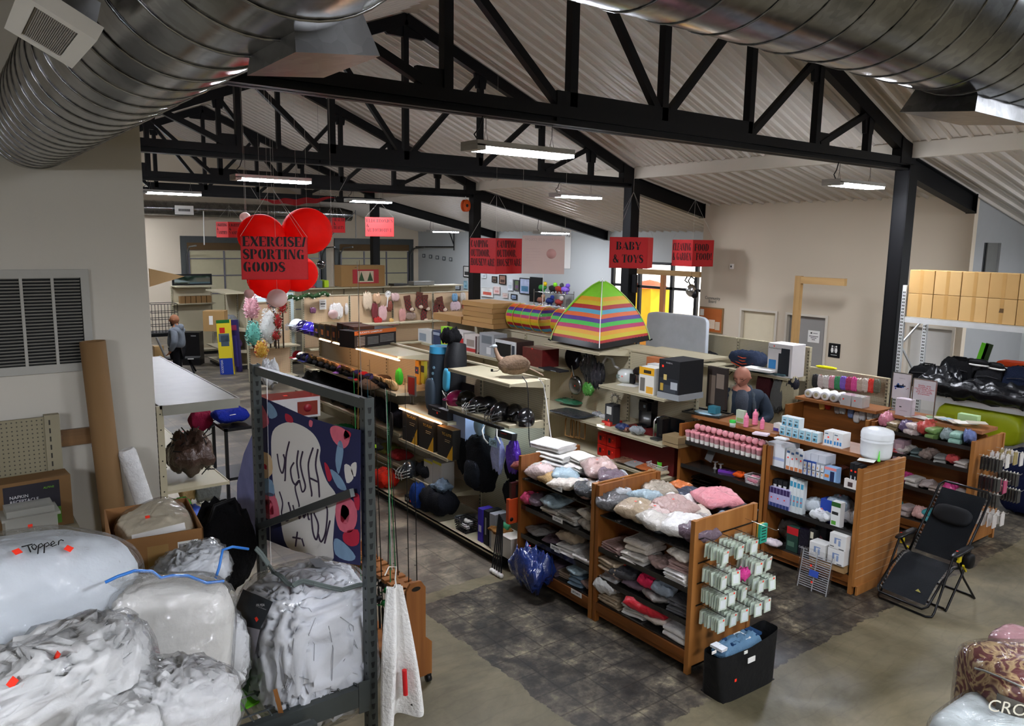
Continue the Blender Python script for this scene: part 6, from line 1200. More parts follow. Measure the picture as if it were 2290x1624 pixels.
# microwave
p0,p1=1106,1152; y1=ys(p0,xk,Z); y0=ys(p1,xk,Z); w=y1-y0; h=zs(762,xk,(y0+y1)/2)-Z
t=thing('microwave_oven','white fronted microwave oven with a dark case on the kitchen shelf','microwave',(xk,(y0+y1)/2,Z)); MB().box(.02,.38,-w/2,w/2,.01,h).build('case',mat('3a2a28',rough=.4),t); MB().box(0,.02,-w/2,w/2,.01,h).build('front_frame',mat('d0d2d2',rough=.3),t)
MB().box(-.004,0,-w/2+.12,w/2-.03,.05,h-.05).build('door_window',mat('1a1c1e',rough=.15),t); MB().box(-.012,-.004,-w/2+.105,-w/2+.118,.04,h-.04).build('door_handle',CHR,t); MB().box(-.003,0,-w/2+.02,-w/2+.09,.04,h-.06).build('control_panel',mat('3a4048',rough=.3),t)
for sy in (-1,1): MB().box(.05,.3,sy*w*.4-.01,sy*w*.4+.01,0,.01).build('foot',BLKS,t)
bx('wrapped_carton','dark red marbled carton beside the microwave','box',1168,1212,779,xk,Z,.34,'5a1a18',[('S',.5,.98,.02)],mt=mat('5e1a1a',rough=.3,coat=.7,var=.5,vs=14))
bx('flat_carton','long flat black carton beside the dark red one','box',1204,1250,826,xk-.05,Z-.0,.2,'1a1a1c',[(.6,.85,.3,.7,'8a8a8a')]); 
MB().box(-.12,.14,-.2,.2,0,.01).build('paper_sheet',WHT,None,loc=(7.72,12.1,Z),rz=.3,label='white paper and brown card lying on the shelf before the cup box',cat='paper'); MB().box(-.02,.02,-.5,.5,0,.02).build('cable_bundle',mat('3a1c18',rough=.6),None,loc=(7.60,11.0,Z),label='dark brown cable bundle along the shelf edge',cat='cable')
# top of the kitchen gondola
cartonc='a8824f'; L=at(1092,727,z=2.165); L.z=2.165
for i in range(5): bevel(MB().box(-.30,.32,-.48,.48,0,.088).build('flat_carton',card(['a37c4c','a8824f','9f7948'][i%3]),None,loc=(8.12+.01*(i%2),11.55,2.165+i*.09),rz=R([2,-1,1,-2,1][i]),label='flat brown carton in the stack on the kitchen row, %s from the bottom'%['first','second','third','fourth','fifth'][i],cat='box',group='stack of flat cartons'),.003)
bevel(MB().box(-.25,.32,-.5,.5,0,.13).build('flat_carton',card('a07a4a'),None,loc=(8.1,12.62,2.165),label='low brown carton left of the five flat cartons',cat='box'),.003)
STR=['d89a1e','b01f5a','38b43c','4a2284','d8601e','4f9fb8','a81f1f','c8b41e']
def stripem(axis,per,off=0,cols=STR):
    key=('stripe',axis,per,off,tuple(cols)); m_,nt_,b_=base('rainbow_stripes'); tc_=nt_.nodes.new('ShaderNodeTexCoord'); s_=nt_.nodes.new('ShaderNodeSeparateXYZ'); nt_.links.new(tc_.outputs['Object'],s_.inputs[0])
    a=nt_.nodes.new('ShaderNodeMath'); a.operation='MULTIPLY_ADD'; a.inputs[1].default_value=1/(per*len(cols)); a.inputs[2].default_value=off; nt_.links.new(s_.outputs[axis],a.inputs[0]); f_=nt_.nodes.new('ShaderNodeMath'); f_.operation='FRACT'; nt_.links.new(a.outputs[0],f_.inputs[0])
    r_=nt_.nodes.new('ShaderNodeValToRGB'); r_.color_ramp.interpolation='CONSTANT'; e=r_.color_ramp.elements
    while len(e)<len(cols): e.new(.5)
    for i,c in enumerate(cols): e[i].position=i/len(cols); e[i].color=lin(c)
    nt_.links.new(f_.outputs[0],r_.inputs[0]); nt_.links.new(r_.outputs[0],b_.inputs['Base Color']); b_.inputs['Roughness'].default_value=.55
    n_=nt_.nodes.new('ShaderNodeTexNoise'); n_.inputs['Scale'].default_value=9; nt_.links.new(tc_.outputs['Object'],n_.inputs['Vector']); bp_2=nt_.nodes.new('ShaderNodeBump'); bp_2.inputs['Strength'].default_value=.5; bp_2.inputs['Distance'].default_value=.02; nt_.links.new(n_.outputs[0],bp_2.inputs['Height']); nt_.links.new(bp_2.outputs[0],b_.inputs['Normal'])
    return m_
# tunnel: two cloth sections joined by a clear film section
t=thing('play_tunnel','rainbow striped play tunnel with a clear middle lying behind the tent','tunnel',(8.25,10.15,2.40)); SM=stripem(2,.052,.1); rr=.22
def tun(y0,y1,mt,n='tunnel_cloth'): MB().lathe([(rr*(1+.03*math.cos(i*2*PI/2)),y0+(y1-y0)*i/6) for i in range(7)],(0,0,0),32,axis='y').build(n,mt,t)
tun(.80,.38,SM); tun(.38,-.10,SM); tun(-.10,-.42,film(.15,.6,10),'clear_section'); tun(-.42,-1.0,SM)
for y in (.80,.62,.38,.14,-.10,-.42,-.7,-1.0): MB().tube([(rr*1.03*math.cos(a),y,rr*1.03*math.sin(a)) for a in [2*PI*i/28 for i in range(28)]],.006,5,closed=True).build('hoop',mat('c9b53a',rough=.5),t)
# tent
A=at(1232,765,z=2.165); B=at(1340,786,z=2.165); Cc=at(1452,765,z=2.165); D4=A+Cc-B; apex=(A+Cc)/2; ah=zs(632,apex.x,apex.y)-2.165
t=thing('play_tent','rainbow striped dome play tent with a lime green top','tent',(apex.x,apex.y,2.19)); Cn=[Vector((p.x-apex.x,p.y-apex.y,0)) for p in (A,B,Cc,D4)]
def domep(k,u,v):
    # side k, u along the base 0..1, v up 0..1 ; poles bow outwards
    r_=(1-v)**.66*(1+.10*math.sin(PI*v)) if v<1 else 0; z=ah*(v**.93)
    a=Cn[k]*r_; c=Cn[(k+1)%4]*r_; p=a*(1-u)+c*u; s_=1-.10*math.sin(PI*u)*math.sin(PI*v*.9)
    return Vector((p.x*s_,p.y*s_,z))
SM2=stripem(2,.058,.62)
vcut=.74
for k in range(4):
    MB().grid(lambda u,v:domep(k,u,.07+v*(vcut-.07)),16,20).build('striped_wall',SM2,t); MB().grid(lambda u,v:domep(k,u,vcut+v*(.985-vcut)),12,8).build('green_top',mat('7fc82c',rough=.55,bump=.4,bs=12),t)
    MB().grid(lambda u,v:domep(k,u,v*.075),16,2).build('black_skirt',mat('0e0e10',rough=.35),t)
    MB().tube([domep(k,0,v/14*.99)*1.012 for v in range(15)],.007,6).build('pole',mat('b8d47a',rough=.4) if k!=1 else WHT,t)
    MB().grid(lambda u,v:(domep(k,0,.45+v*.53)*1.006+(Cn[(k+1)%4]-Cn[k]).normalized()*(u*.035)),2,10).build('green_sleeve',mat('7fc82c',rough=.55),t)
    MB().tube([Cn[k]*1.0,Cn[k]*1.06+Vector((0,0,.02))],.012,6).build('corner_tab',BLK,t)
MB().tube([domep(1,0,.93)+Vector((0,0,.0)),Vector((0,0,ah*1.035)),domep(3,0,.93)],.003,5).build('tip_loop',CHR,t)
# shelves right of the tent
Z=1.702; xk=7.56
L=at(1388,857,z=Z)+Vector((.12,0,0)); t=thing('rice_cooker','white domed rice cooker with a grey display','rice cooker',L); MB().lathe([(0,0),(.10,0),(.135,.04),(.145,.10),(.13,.16),(.09,.19),(0,.195)],(0,0,0),28).build('body',mat('cfd3cf',rough=.25,coat=.4),t); MB().box(-.142,-.12,.0,.07,.07,.12).build('display',mat('7d8a84',rough=.3),t); MB().lathe([(0,.19),(.03,.20),(0,.205)],(0,0,0),12).build('steam_vent',mat('9a9388'),t); sticker(t,(-.147,-.05,.11),(0,-1,0),(0,0,1),.018)
L=at(1421,862,z=Z)+Vector((.12,0,0)); t=thing('pressure_cooker','steel pressure cooker with a black lid and front handle','cooker',L); MB().lathe([(0,0),(.12,0),(.125,.02),(.125,.17),(0,.17)],(0,0,0),28).build('steel_body',mat('8f9090',rough=.2,metal=1),t); MB().lathe([(.13,.17),(.13,.2),(.10,.24),(.03,.26),(0,.26)],(0,0,0),28).build('lid',BLKS,t); MB().box(-.15,-.12,.02,.09,.02,.16).build('front_panel',BLKS,t)
bx('appliance_carton','yellow and white carton picturing a waffle maker','box',1428,1461,822,7.56,Z,.22,'d8d5cc',[(0,1,.72,1,'d8a01c'),(.3,.8,.78,.9,'2a2418'),(.08,.4,.1,.6,'6a6660'),(.5,.95,.05,.3,'d8a032')])
bx('appliance_carton','white carton behind the yellow waffle box','box',1445,1470,815,7.80,Z,.2,'c9c9c6',[(.2,.7,.6,.75,'5a5a5a')]); bx('appliance_carton','orange brown carton at the back of the upper kitchen shelf','box',1443,1470,800,7.95,Z,.15,'a8633a')
t=bx('fryer_carton','large black carton picturing an air fryer and pasta','box',1471,1517,806,7.56,Z+.03,.46,'16171a',[(.05,.95,.0,.5,'23272d'),(.1,.25,.15,.35,'b8963a'),(.28,.85,.12,.32,'3a3f46'),(.6,.92,.22,.42,'a8adb2'),(.25,.4,.45,.6,'c8b06a'),('S',.2,.82,.03),('T',.5,.92,.018,'POWER XL','b8b8b8',.3)])
bx('grey_tray','pale grey base tray under the black fryer carton','tray',1469,1517,880,7.55,Z,.48,'8f9294')
MB().box(-.09,.09,-.14,.14,0,.004).build('paper_sheet',WHT,None,loc=at(1405,862,z=Z)+Vector((0,0,0)),rz=.3,label='white instruction paper between the two cookers',cat='paper')
# hanging pans and tools
t=thing('wok','large round black wok hanging under the tent','wok',at(1283,800,x=8.0)); MB().lathe([(0,.10),(.10,.08),(.17,.02),(.19,-.02),(.18,-.02),(0,.085)],(0,0,0),28,axis='x').build('bowl',mat('15171b',rough=.3,metal=.5),t); MB().tube([(0,0,-.17),(-.02,.03,-.33)],.013,8).build('wooden_handle',mat('a8794a'),t)
t=thing('skillet','round stainless skillet base hanging below the black wok','pan',at(1285,862,x=7.95)); MB().lathe([(0,-.02),(.115,-.02),(.14,.0),(.15,.03),(.14,.03),(0,-.0)],(0,0,0),32,axis='x').build('pan_body',mat('8a8c8c',rough=.25,metal=1),t); MB().tube([(0,.02,.14),(.0,.08,.30)],.012,8).build('handle',CHR,t); sticker(t,(-.022,-.03,.0),(0,-1,0),(0,0,1),.02)
for i,(a,c,s,col,l) in enumerate([(1318,835,.16,'18191c','shiny black wrapped utensil bag hanging beside the wok'),(1337,850,.14,'24242c','second black wrapped bag hanging beside the skillet'),(1310,820,.10,'101012','small black wrapped item hanging under the tent edge')]): soft('utensil_bag',l,'bag',at(a,c,x=7.9)-Vector((0,0,s*1.2)),(.12,s*1.6,s*2.4),col,i*3+2,amp=.15,ridge=.12)
t=thing('plastic_mat','pale grey plastic kettle-shaped holder hanging by the rice cooker','holder',at(1362,820,x=7.95)); MB().tube([(0,.12,-.12),(0,.13,.05),(0,.06,.14),(0,-.06,.12),(0,-.12,.02),(0,-.2,.0)],.02,8).build('outline',mat('9c9a94',rough=.5),t)
soft('green_scrubber','green bristle tool bag hanging under the skillet','tool',at(1315,880,x=7.85)-Vector((0,0,.05)),(.08,.2,.16),'4f9a3a',3,amp=.15); b=MB(); rg=random.Random(8)
for i in range(30): a0=rg.uniform(0,2*PI); b.tube([(0,math.cos(a0)*.09,math.sin(a0)*.09),(rg.uniform(-.03,.03),math.cos(a0+2)*.11,math.sin(a0+2)*.11)],.003,4)
b.build('wire_whisk',CHR,None,loc=at(1375,893,x=7.95),label='tangle of chrome wire tools hanging under the upper shelf',cat='whisk')
# lower shelf z 1.1 (near bays)
Z=1.092
t=thing('coffee_maker','tall black pod coffee machine on the lower kitchen shelf','coffee machine',at(1430,960,z=Z)+Vector((.22,0,0))); MB().box(-.12,.16,-.12,.12,0,.40).build('body',mat('0f1012',rough=.25,coat=.4),t); MB().box(-.18,-.12,-.10,.10,0,.05).build('drip_tray',BLKS,t); MB().box(-.17,-.12,-.08,.08,.26,.38).build('brew_head',BLKS,t); MB().obox((0,.02,.48),(.18,.16,.16),(.4,.3,0)).build('raised_lid',BLKS,t); MB().box(-.172,-.17,-.05,-.01,.31,.35).build('button_panel',mat('7a8a94'),t)
t=thing('coffee_maker','slim black and silver espresso machine near the shelf end','coffee machine',at(1462,985,z=Z)+Vector((.12,0,0))); MB().box(-.02,.14,-.05,.05,0,.28).build('body',mat('17181a',rough=.25,coat=.4),t); MB().tube([(-.06,.06,0),(-.06,.06,.24),(-.02,.06,.29),(.05,.06,.29)],.012,8).build('chrome_arch',CHR,t); MB().box(-.12,.02,-.07,.07,0,.025).build('drip_tray',mat('5a5c5e',metal=.8,rough=.3),t)
t=thing('toaster','black toaster with a pale grey panel behind the espresso machine','toaster',at(1482,972,z=Z)+Vector((.2,0,0))); MB().box(-.09,.09,-.16,.16,.0,.22).build('body',mat('3a3b3d',rough=.3),t); MB().box(-.092,-.09,-.14,.14,.03,.17).build('panel',mat('a8aaa8',rough=.5),t)
bx('meter_device','small black and white device on the lower kitchen shelf','device',1352,1370,905,7.7,Z+.02,.14,'2a2a2c',[(.2,.8,.5,.9,'b9b9b2'),('S',.5,.2,.02)]); MB().lathe([(0,0),(.05,0),(.055,.07),(.05,.13),(0,.13)],(0,0,0),20).build('glass_jar',mat('8a8478',rough=.2,coat=.5),None,loc=at(1362,948,z=Z)+Vector((.08,0,0)),label='steel jar below the small black device',cat='jar')
for i,(a,c,s,col,l) in enumerate([(1330,935,.08,'8f9092','small wrapped clear gadget at the light strip end'),(1345,940,.07,'b9b9b9','white plastic part beside the steel jar'),(1385,965,.09,'1d2c5a','dark blue wrapped set beside the tall coffee machine'),(1400,978,.10,'8a9094','clear wrapped glass cup pack'),(1365,972,.06,'7a4a3a','small brown wire piece on the shelf edge'),(1345,925,.05,'2a2a2c','small black plug on the shelf')]): soft('kitchen_gadget',l,'gadget',Vector((max(at(a,c,z=Z).x+.05,7.62),at(a,c,z=Z).y,Z)),(s*1.4,s*2,s),col,i+3,amp=.12)
for i in range(2): bx('flat_carton','flat kraft carton at the shelf end beside the oak unit, %s one'%('lower','upper')[i],'box',1481,1516,992-i*16,7.54,Z+i*.05,.24,'8f7a58')
t=MB().box(-.02,.0,-.14,.14,0,.26).build('tablet_screen',mat('0d1218',rough=.3),None,loc=(7.95,6.95,Z),rz=(0,R(12),0),label='dark blue screen panel leaning at the shelf end',cat='screen'); soft('floral_pack','green and red floral packet behind the flat kraft cartons','packet',(7.9,7.15,Z),(.16,.16,.16),'4a5a3a',3)
soft('green_rake_pack','green and black wrapped tool set on the shelf beside the upright','tool',at(1268,905,z=1.13)+Vector((.1,0,0)),(.34,.5,.07),'1f6a48',5,amp=.12); soft('black_garment_pack','flat black wrapped garment under the green tool set','clothing',at(1268,930,z=1.12)+Vector((.1,0,-.0)),(.40,.7,.05),'22262e',7)
MB().box(-.06,.06,-.09,.09,0,.07).build('yellow_carton',mat('c8b02a'),None,loc=at(1306,905,z=1.122)+Vector((.1,0,0)),label='small yellow carton beside the green tool set',cat='box')
strip('white light strip under the lower kitchen shelf',(7.54,8.35,1.10),(7.54,7.9,1.10),'eaf2ff',STRIP*.5)
# bottom: stacked red crates, brown boards, stool
for i,(y,z) in enumerate([(8.05,.62),(8.05,.80),(7.86,.62),(7.86,.80),(7.98,.98)]):
    t=facebox('lunch_box','red box with black straps in the stack behind the linens, %s'%['lower left','upper left','lower right','upper right','topmost'][i],'box',7.66,y-.09,y+.09,z,.17,.24,'a01a14',[(.2,.45,.3,.7,'1a1010'),('S',.7,.6,.02)],mt=mat('a8180f',rough=.3,coat=.5))
MB().box(0,.4,-.5,.5,0,.5).build('red_carton',mat('5c0f10',rough=.5),None,loc=(7.75,7.25,.62),label='large dark red carton right of the stacked red boxes',cat='box')
for i in range(3): MB().tube([(0,.10*math.cos(a),.13*math.sin(a)) for a in [PI*i_/10 for i_ in range(11)]]+[(0,-.10,-.2),(0,.10,-.2),(0,.10,0)],.012,6).build('cutting_board_frame',mat('8a6434'),None,loc=(7.6+.04*i,8.7-.08*i,.98),label='brown wooden handle frame standing behind the towels, '+['leftmost','middle','rightmost'][i],cat='board')
basket(Vector((7.76,7.0,.625)),(.22,.30,.12),'b9b9b4','grey slotted basket with a lime green cup beside the oak post'); MB().lathe([(0,0),(.035,0),(.042,.11),(.038,.11),(.03,.01),(0,.01)],(0,0,0),16).build('cup',mat('58c81e',rough=.4),None,loc=(7.76,7.0,.66),label='lime green cup in the grey slotted basket',cat='cup')
for i in range(4): soft('wrapped_board','%s wrapped flat goods behind the linens pile, %s'%(['brown','grey','orange','cream'][i],ORD[i]),'packet',(7.7,7.6-i*.22,.625),(.3,.24,.06),['6a4a34','8a8a88','b05a24','b9a98c'][i],i+20)
MB().box(-.03,.0,-.16,.16,-.2,.2).build('framed_board',mat('9b9a8c',rough=.4),None,loc=(8.1,7.75,1.38),label='pale framed panel leaning behind the tall coffee machine',cat='panel')
# adventure gondola
Z=1.682; xa=10.44
t=bx('carrier_carton','white carton picturing a black child carrier with handwriting','box',1714,1768,770,xa,Z,.34,'d0cdcd',[(.45,.9,.05,.72,'1d222a'),(.55,.9,.6,.88,'1d222a'),(.06,.36,.22,.5,'3a86c4'),('T',.28,.86,.028,'Adventure','16161a',.5),('S',.25,.92,.02)])
t=soft('tool_bag','navy tool bag with orange piping','bag',at(1660,825,z=Z)+Vector((.15,0,0)),(.34,.62,.26),'262f42',4,wrap=False,p=4)
for i in range(4): MB().tube([(-.13-.01*i,.22,.22-.045*i),(-.17,.0,.18-.05*i),(-.15,-.22,.21-.045*i)],.007,6).build('orange_piping',mat('e0562a',rough=.5),t)
MB().tube([(-.1,.2,.02),(-.2,.3,.0),(-.22,.2,-.12),(-.16,.1,.02)],.010,6).build('strap',BLK,t)
for i in range(3): MB().box(-.13,.13,-.24,.24,0,.035).build('white_carton',WHT,None,loc=at(1690,830,z=Z+i*.036)+Vector((.12,0,0)),rz=R(i*5-4),label='thin white carton in the stack beside the carrier box, %s'%['bottom','middle','top'][i],cat='box')
for i in range(3): soft('teal_packet','dull teal wrapped packet under the carrier box, '+ORD[i],'packet',(10.5,7.55-i*.24,Z),(.16,.26,.05),'4a6a74',i+4)
soft('camera_bag','black long case behind the tool bag','bag',(10.7,8.85,Z),(.26,.7,.16),'131416',7,wrap=False)
y1=ys(1449,10.62,Z+.3); y0=ys(1583,10.62,Z+.3); hz=zs(702,10.62,(y0+y1)/2)-Z
MB().blob((0,0,hz/2),(.05,(y1-y0)/2,hz/2),9,40,24,.012,5,3).build('foam_mattress',mat('b4bac0',rough=.7,coat=1,crinkle=1,bs=14),None,loc=(10.60,(y0+y1)/2,Z),label='large white foam slab in wrinkled plastic beside the tent',cat='mattress')
for i,(a,c0,c1,col,wd,l) in enumerate([(1708,848,912,'3a1418',.28,'red and black patterned backpack hanging under the carrier carton'),(1738,862,930,'5a5a58',.22,'grey zigzag patterned long dress bag'),(1762,855,925,'a59c80',.26,'pale olive tote hanging beside the zigzag bag'),(1772,850,880,'23232b',.16,'white dotted navy cloth at the gondola end'),(1610,880,915,'1d6a94',.2,'blue and white packets hanging left of the bald shopper'),(1600,895,930,'6a7280',.2,'grey blue cloth hanging at the unit corner')]):
    P=at(a,c1,x=10.55); hh=zs(c0,10.55,P.y)-P.z; soft('hanging_bag',l,'bag',P,(.14,wd,hh),col,i+4,wrap=False,amp=.10,p=4)
bx('picture_carton','dark frame carton on the rear shelf right of the fryer box','box',1578,1620,822,8.2,1.55,.05,'2c2420',[(.12,.45,.1,.8,'6a5c50'),(.5,.9,.5,.85,'7a6c60')]) 
# masks on the low pegboard
mk=[('2a2a2c','grey net bag of hair'),('cfc4c0','white sachet with a pink card'),('d0ccc8','clear packet with white mask'),('c88a9a','packet with a pink label'),('2f8a5a','green striped packet'),('7a5ac0','violet mask packet'),('a82a5a','crimson glitter mask packet'),('d84a94','bright pink feather mask'),('b9a998','cream mask packet with gold'),('c9bfb4','beige hanging mask packet'),('d83020','red heart shaped decorations'),('5a5c4a','olive leaf packet')]
for i,(c,l) in enumerate(mk):
    a=1822+i*12.5; P=at(a,868+i*1.2,x=10.82); soft('hanging_packet',l+' on the low pegboard row','packet',P,(.04,.10,.19),c,i+2,p=7,amp=.05)
soft('yellow_snow_toy','bright yellow slim toy lying on the pegboard top','toy',(10.95,6.6,1.83),(.06,.34,.04),'e0d81e',3,wrap=False)
# third oak unit
Z=1.491
for i in range(5):
    t=thing('paper_roll','wrapped white paper roll lying on the oak board, '+ORD[i],'paper roll',(10.36,6.42-i*.135,Z+.062),0,'wrapped paper rolls'); MB().lathe([(.018,-.14),(.058,-.14),(.062,-.13),(.062,.13),(.058,.14),(.018,.14)],(0,0,0),24,axis='x').build('roll',mat('e0e0e0',rough=.8),t); MB().lathe([(0,-.141),(.03,-.142),(.03,-.14)],(0,0,0),14,axis='x').build('core',mat('b9b08a'),t)
for i in range(2): facebox('clear_box','clear acrylic box with white contents on the oak board, '+['left','right'][i],'box',10.16,5.72-i*.17,5.87-i*.17,Z,.15,.2,'cfcac8',[('S',.3,.6,.02)],mt=mat('cfcac8',rough=.15,coat=.8,alpha=.8))
MB().box(-.003,.003,-.85,.85,0,.13).build('acrylic_guard',film(.2,.1,4),None,loc=(10.20,5.2,Z),label='long clear acrylic guard panel along the right oak boards',cat='panel')
def holder(px0,px1,pt,pb,x,label,paint):
    y1=ys(px0,x,Z+.3); y0=ys(px1,x,Z+.3); w=y1-y0; zt_=zs(pt,x,(y0+y1)/2); zb_=zs(pb,x,(y0+y1)/2); t=thing('sign_holder',label,'sign',(x,(y0+y1)/2,Z))
    MB().box(-.004,.004,-w/2,w/2,zb_-Z,zt_-Z).build('paper_sheet',mat('d3cdd0',rough=.5),t); b=MB()
    for yy in (-w/2,w/2): b.box(-.008,.008,yy-.006,yy+.006,0,zt_-Z)
    b.box(-.008,.008,-w/2,w/2,zt_-Z-.006,zt_-Z+.006).box(-.05,.05,-w/2,w/2,0,.005); b.build('frame',CHR,t); paint(t,w,zb_-Z,zt_-Z)
def pA(t,w,a,c):
    h=c-a; rg=random.Random(2)
    for i in range(12): MB().box(-.006,-.004,-w*.4+rg.uniform(0,w*.7),-w*.4+rg.uniform(0,w*.7)+.02,a+h*.35+rg.uniform(0,.2)*h,a+h*.40+rg.uniform(0,.2)*h).build('printed_mark',mat(['2a3f8c','a83a3a','3a6ab0','2a2a3a'][i%4]),t)
    text('WE WANT YOU',(-.006,0,c-h*.2),(0,-1,0),(0,0,1),.008,INK,t)
def pB(t,w,a,c): text('Smile, this\nbuilding is\nrecording video\nfor security\nand not theft\npurposes.',(-.006,0,(a+c)/2),(0,-1,0),(0,0,1),.0165,mat('c0183a',rough=.6,var=0),t,wid=w*.86,lines=.95,bold=.012)
holder(1995,2037,835,893,10.45,'framed paper sign with small blue pictures on the oak unit',pA); holder(2041,2092,850,895,10.25,'chrome framed red lettered security notice on the oak unit',pB)
bx('donation_box','pale translucent box with a slot holding papers, under the picture sign','box',2001,2034,893,10.18,Z,.13,'c2b6bc',[(.25,.4,.5,.56,'222222'),(.3,.8,.3,.32,'8a7a80')]); 
rg=random.Random(4)
for i in range(9): MB().box(-.08,.08,-.11,.11,0,.006).build('flyer',mat(['c9c2b8','b06a6a','d8d4cc','7a9a72','cfc8ba','9ab8c8','d0c4b0','e0dcd4','b8b0a0'][i],rough=.5),None,loc=(10.3+rg.uniform(-.08,.08),4.95-i*.10,Z+.001+i*.0065),rz=rg.uniform(-1,1),label='%s paper flyer spread on the right oak board, %s'%(['grey','red','white','green','cream','pale blue','tan','bright white','drab'][i],ORD[i]),cat='paper')
bx('lime_cooler','pale lime case with a black handle behind the flyers','case',2140,2184,928,10.44,1.495,.1,'a8c890',[]) 
soft('yellow_tote','lime yellow storage totes under the luggage deck','tote',(12.3,4.85,.9),(.5,1.2,.5),'a8b41e',3,wrap=False,p=8,amp=.01,mt=mat('aab81c',rough=.4))
def rowsoft(n,yA,yB,x,z,hs,cols,where,seed,d=.26,sz=.2):
    rg=random.Random(seed)
    for i in range(n):
        c,cn=cols[i%len(cols)]; y=yA+(yB-yA)*(i+.5)/n; folded('wrapped_goods','%s folded goods %s, %s'%(cn,where,ORD[i]),'packet',(x+d/2,y,z),(d,abs(yA-yB)/n*.98,hs*rg.uniform(.7,1.1)),c,seed+i,rg.uniform(-.3,.3),2,wrap=True) if i%2 else soft('wrapped_goods','%s wrapped goods %s, %s'%(cn,where,ORD[i]),'packet',(x+d/2+rg.uniform(-.02,.03),y,z),(d,abs(yA-yB)/n*rg.uniform(.95,1.15),hs*rg.uniform(.75,1.2)),c,seed+i,(rg.uniform(-.2,.2),rg.uniform(-.2,.2),rg.uniform(-.4,.4)),amp=.10,ridge=.08)
C1=[('c87a8a','pink ringed'),('8c7a5a','gold'),('5a4a6a','dusky violet'),('c9b9b4','red and white'),('b8443a','candy striped'),('6a8a4a','green'),('7a8a8a','silver'),('8fb8a8','mint'),('5a6a9a','blue')]
rowsoft(9,5.22,4.05,9.97,1.30,.16,C1,'on the right oak unit top shelf',11); rowsoft(8,5.22,4.05,9.97,1.02,.10,[('8a8a86','grey'),('a83a3a','red'),('b9b0a8','clear'),('4a5a5a','dark teal'),('7a6a62','brown')],'on the second shelf of the right oak unit',31)
rowsoft(8,5.22,4.05,9.97,.63,.11,[('b9a9a4','pale'),('9a8a80','tan'),('c03a7a','magenta'),('c9c2b9','white')],'on the third shelf of the right oak unit',51); rowsoft(6,5.0,4.05,9.97,.215,.16,[('3a9aa0','teal boxed'),('b9a9a4','patterned'),('d8a9a0','flowered')],'on the bottom shelf of the right oak unit',71)
# hooks and packs on the end of the third unit
pk=thing('hook_pack','pack','packet',(0,0,0)); MB().box(-.05,.05,-.006,.006,-.17,-.01).build('pouch',mat('8a8076',rough=.4,coat=.6),pk); MB().box(-.02,.02,-.002,.002,-.01,.01).build('hang_tab',plain('c9c4bc'),pk)
first=True; hk=MB(); rg=random.Random(9); pc=['8a8076','1b1b1d','cfc9c4','b0406a','9a8a52','d8d4d0']
for (x,z,n,ci) in [(10.08,1.22,6,1),(10.08,.98,6,1),(10.30,1.24,4,5),(10.30,.92,4,3),(10.55,1.24,3,4),(10.62,.95,6,0),(10.10,.78,6,0),(10.72,.72,7,0),(10.12,.52,4,2),(10.35,.50,4,5),(10.72,1.2,4,5)]:
    hk.tube([(x,3.975,z),(x,3.975-.28,z-.01),(x,3.68,z+.01)],.0035,5)
    for i in range(n):
        loc=(x+rg.uniform(-.008,.008),3.95-.24*(i+.5)/n,z); l={1:'black pack',2:'pale pouch',0:'grey brown sachet',3:'magenta glitter pack',4:'olive pack',5:'white pack'}[ci]+' on the end hooks of the right oak unit, %s'%('upper rows' if z>1.1 else 'middle rows' if z>.75 else 'lower rows')
        if first: o=pk; o.location=loc; first=False
        else: o=dup(pk,loc)
        for ch in o.children:
            if ch.name.startswith('pouch') and ci: 
                ch.data=ch.data.copy(); ch.data.materials[0]=mat(pc[ci],rough=.4,coat=.6)
        o['label']=l; o['group']='packs on the right oak unit hooks'
hk.shift((-9.95,-3.98,0)).build('peg_hook',WIRE,u3b)
for i,(a,c,col,l) in enumerate([(1838,905,'d8a24a','small red and green tassel ornament'),(1851,905,'b8201a','red carded strips'),(1872,915,'8a8078','grey packet of hooks'),(1884,915,'a8a8a4','pale grey packet'),(1902,925,'6a7aa0','blue carded photo frame'),(1915,935,'cfcac4','white number six decoration'),(1928,930,'c4c4c4','pale sole shaped packet'),(1945,930,'b9b8b0','grey green packet'),(1957,935,'8a8a86','small clear hardware packet')]):
    P=at(a,c+12,x=10.34); soft('foot_care_packet',l+' on the centre panel of the far right oak unit','packet',P,(.05,.085,.15),col,i,p=6,amp=.05)
soft('black_hat','black felt hat behind the aqua boxes','hat',at(1845,968,z=.98)+Vector((.2,0,0)),(.2,.26,.12),'0e0e10',4,wrap=False); bx('picture_book','stack of mauve picture books right of the white canister','book',1996,2018,985,9.97,.95,.2,'9a8088',[(.2,.8,.2,.8,'b89aa0')])
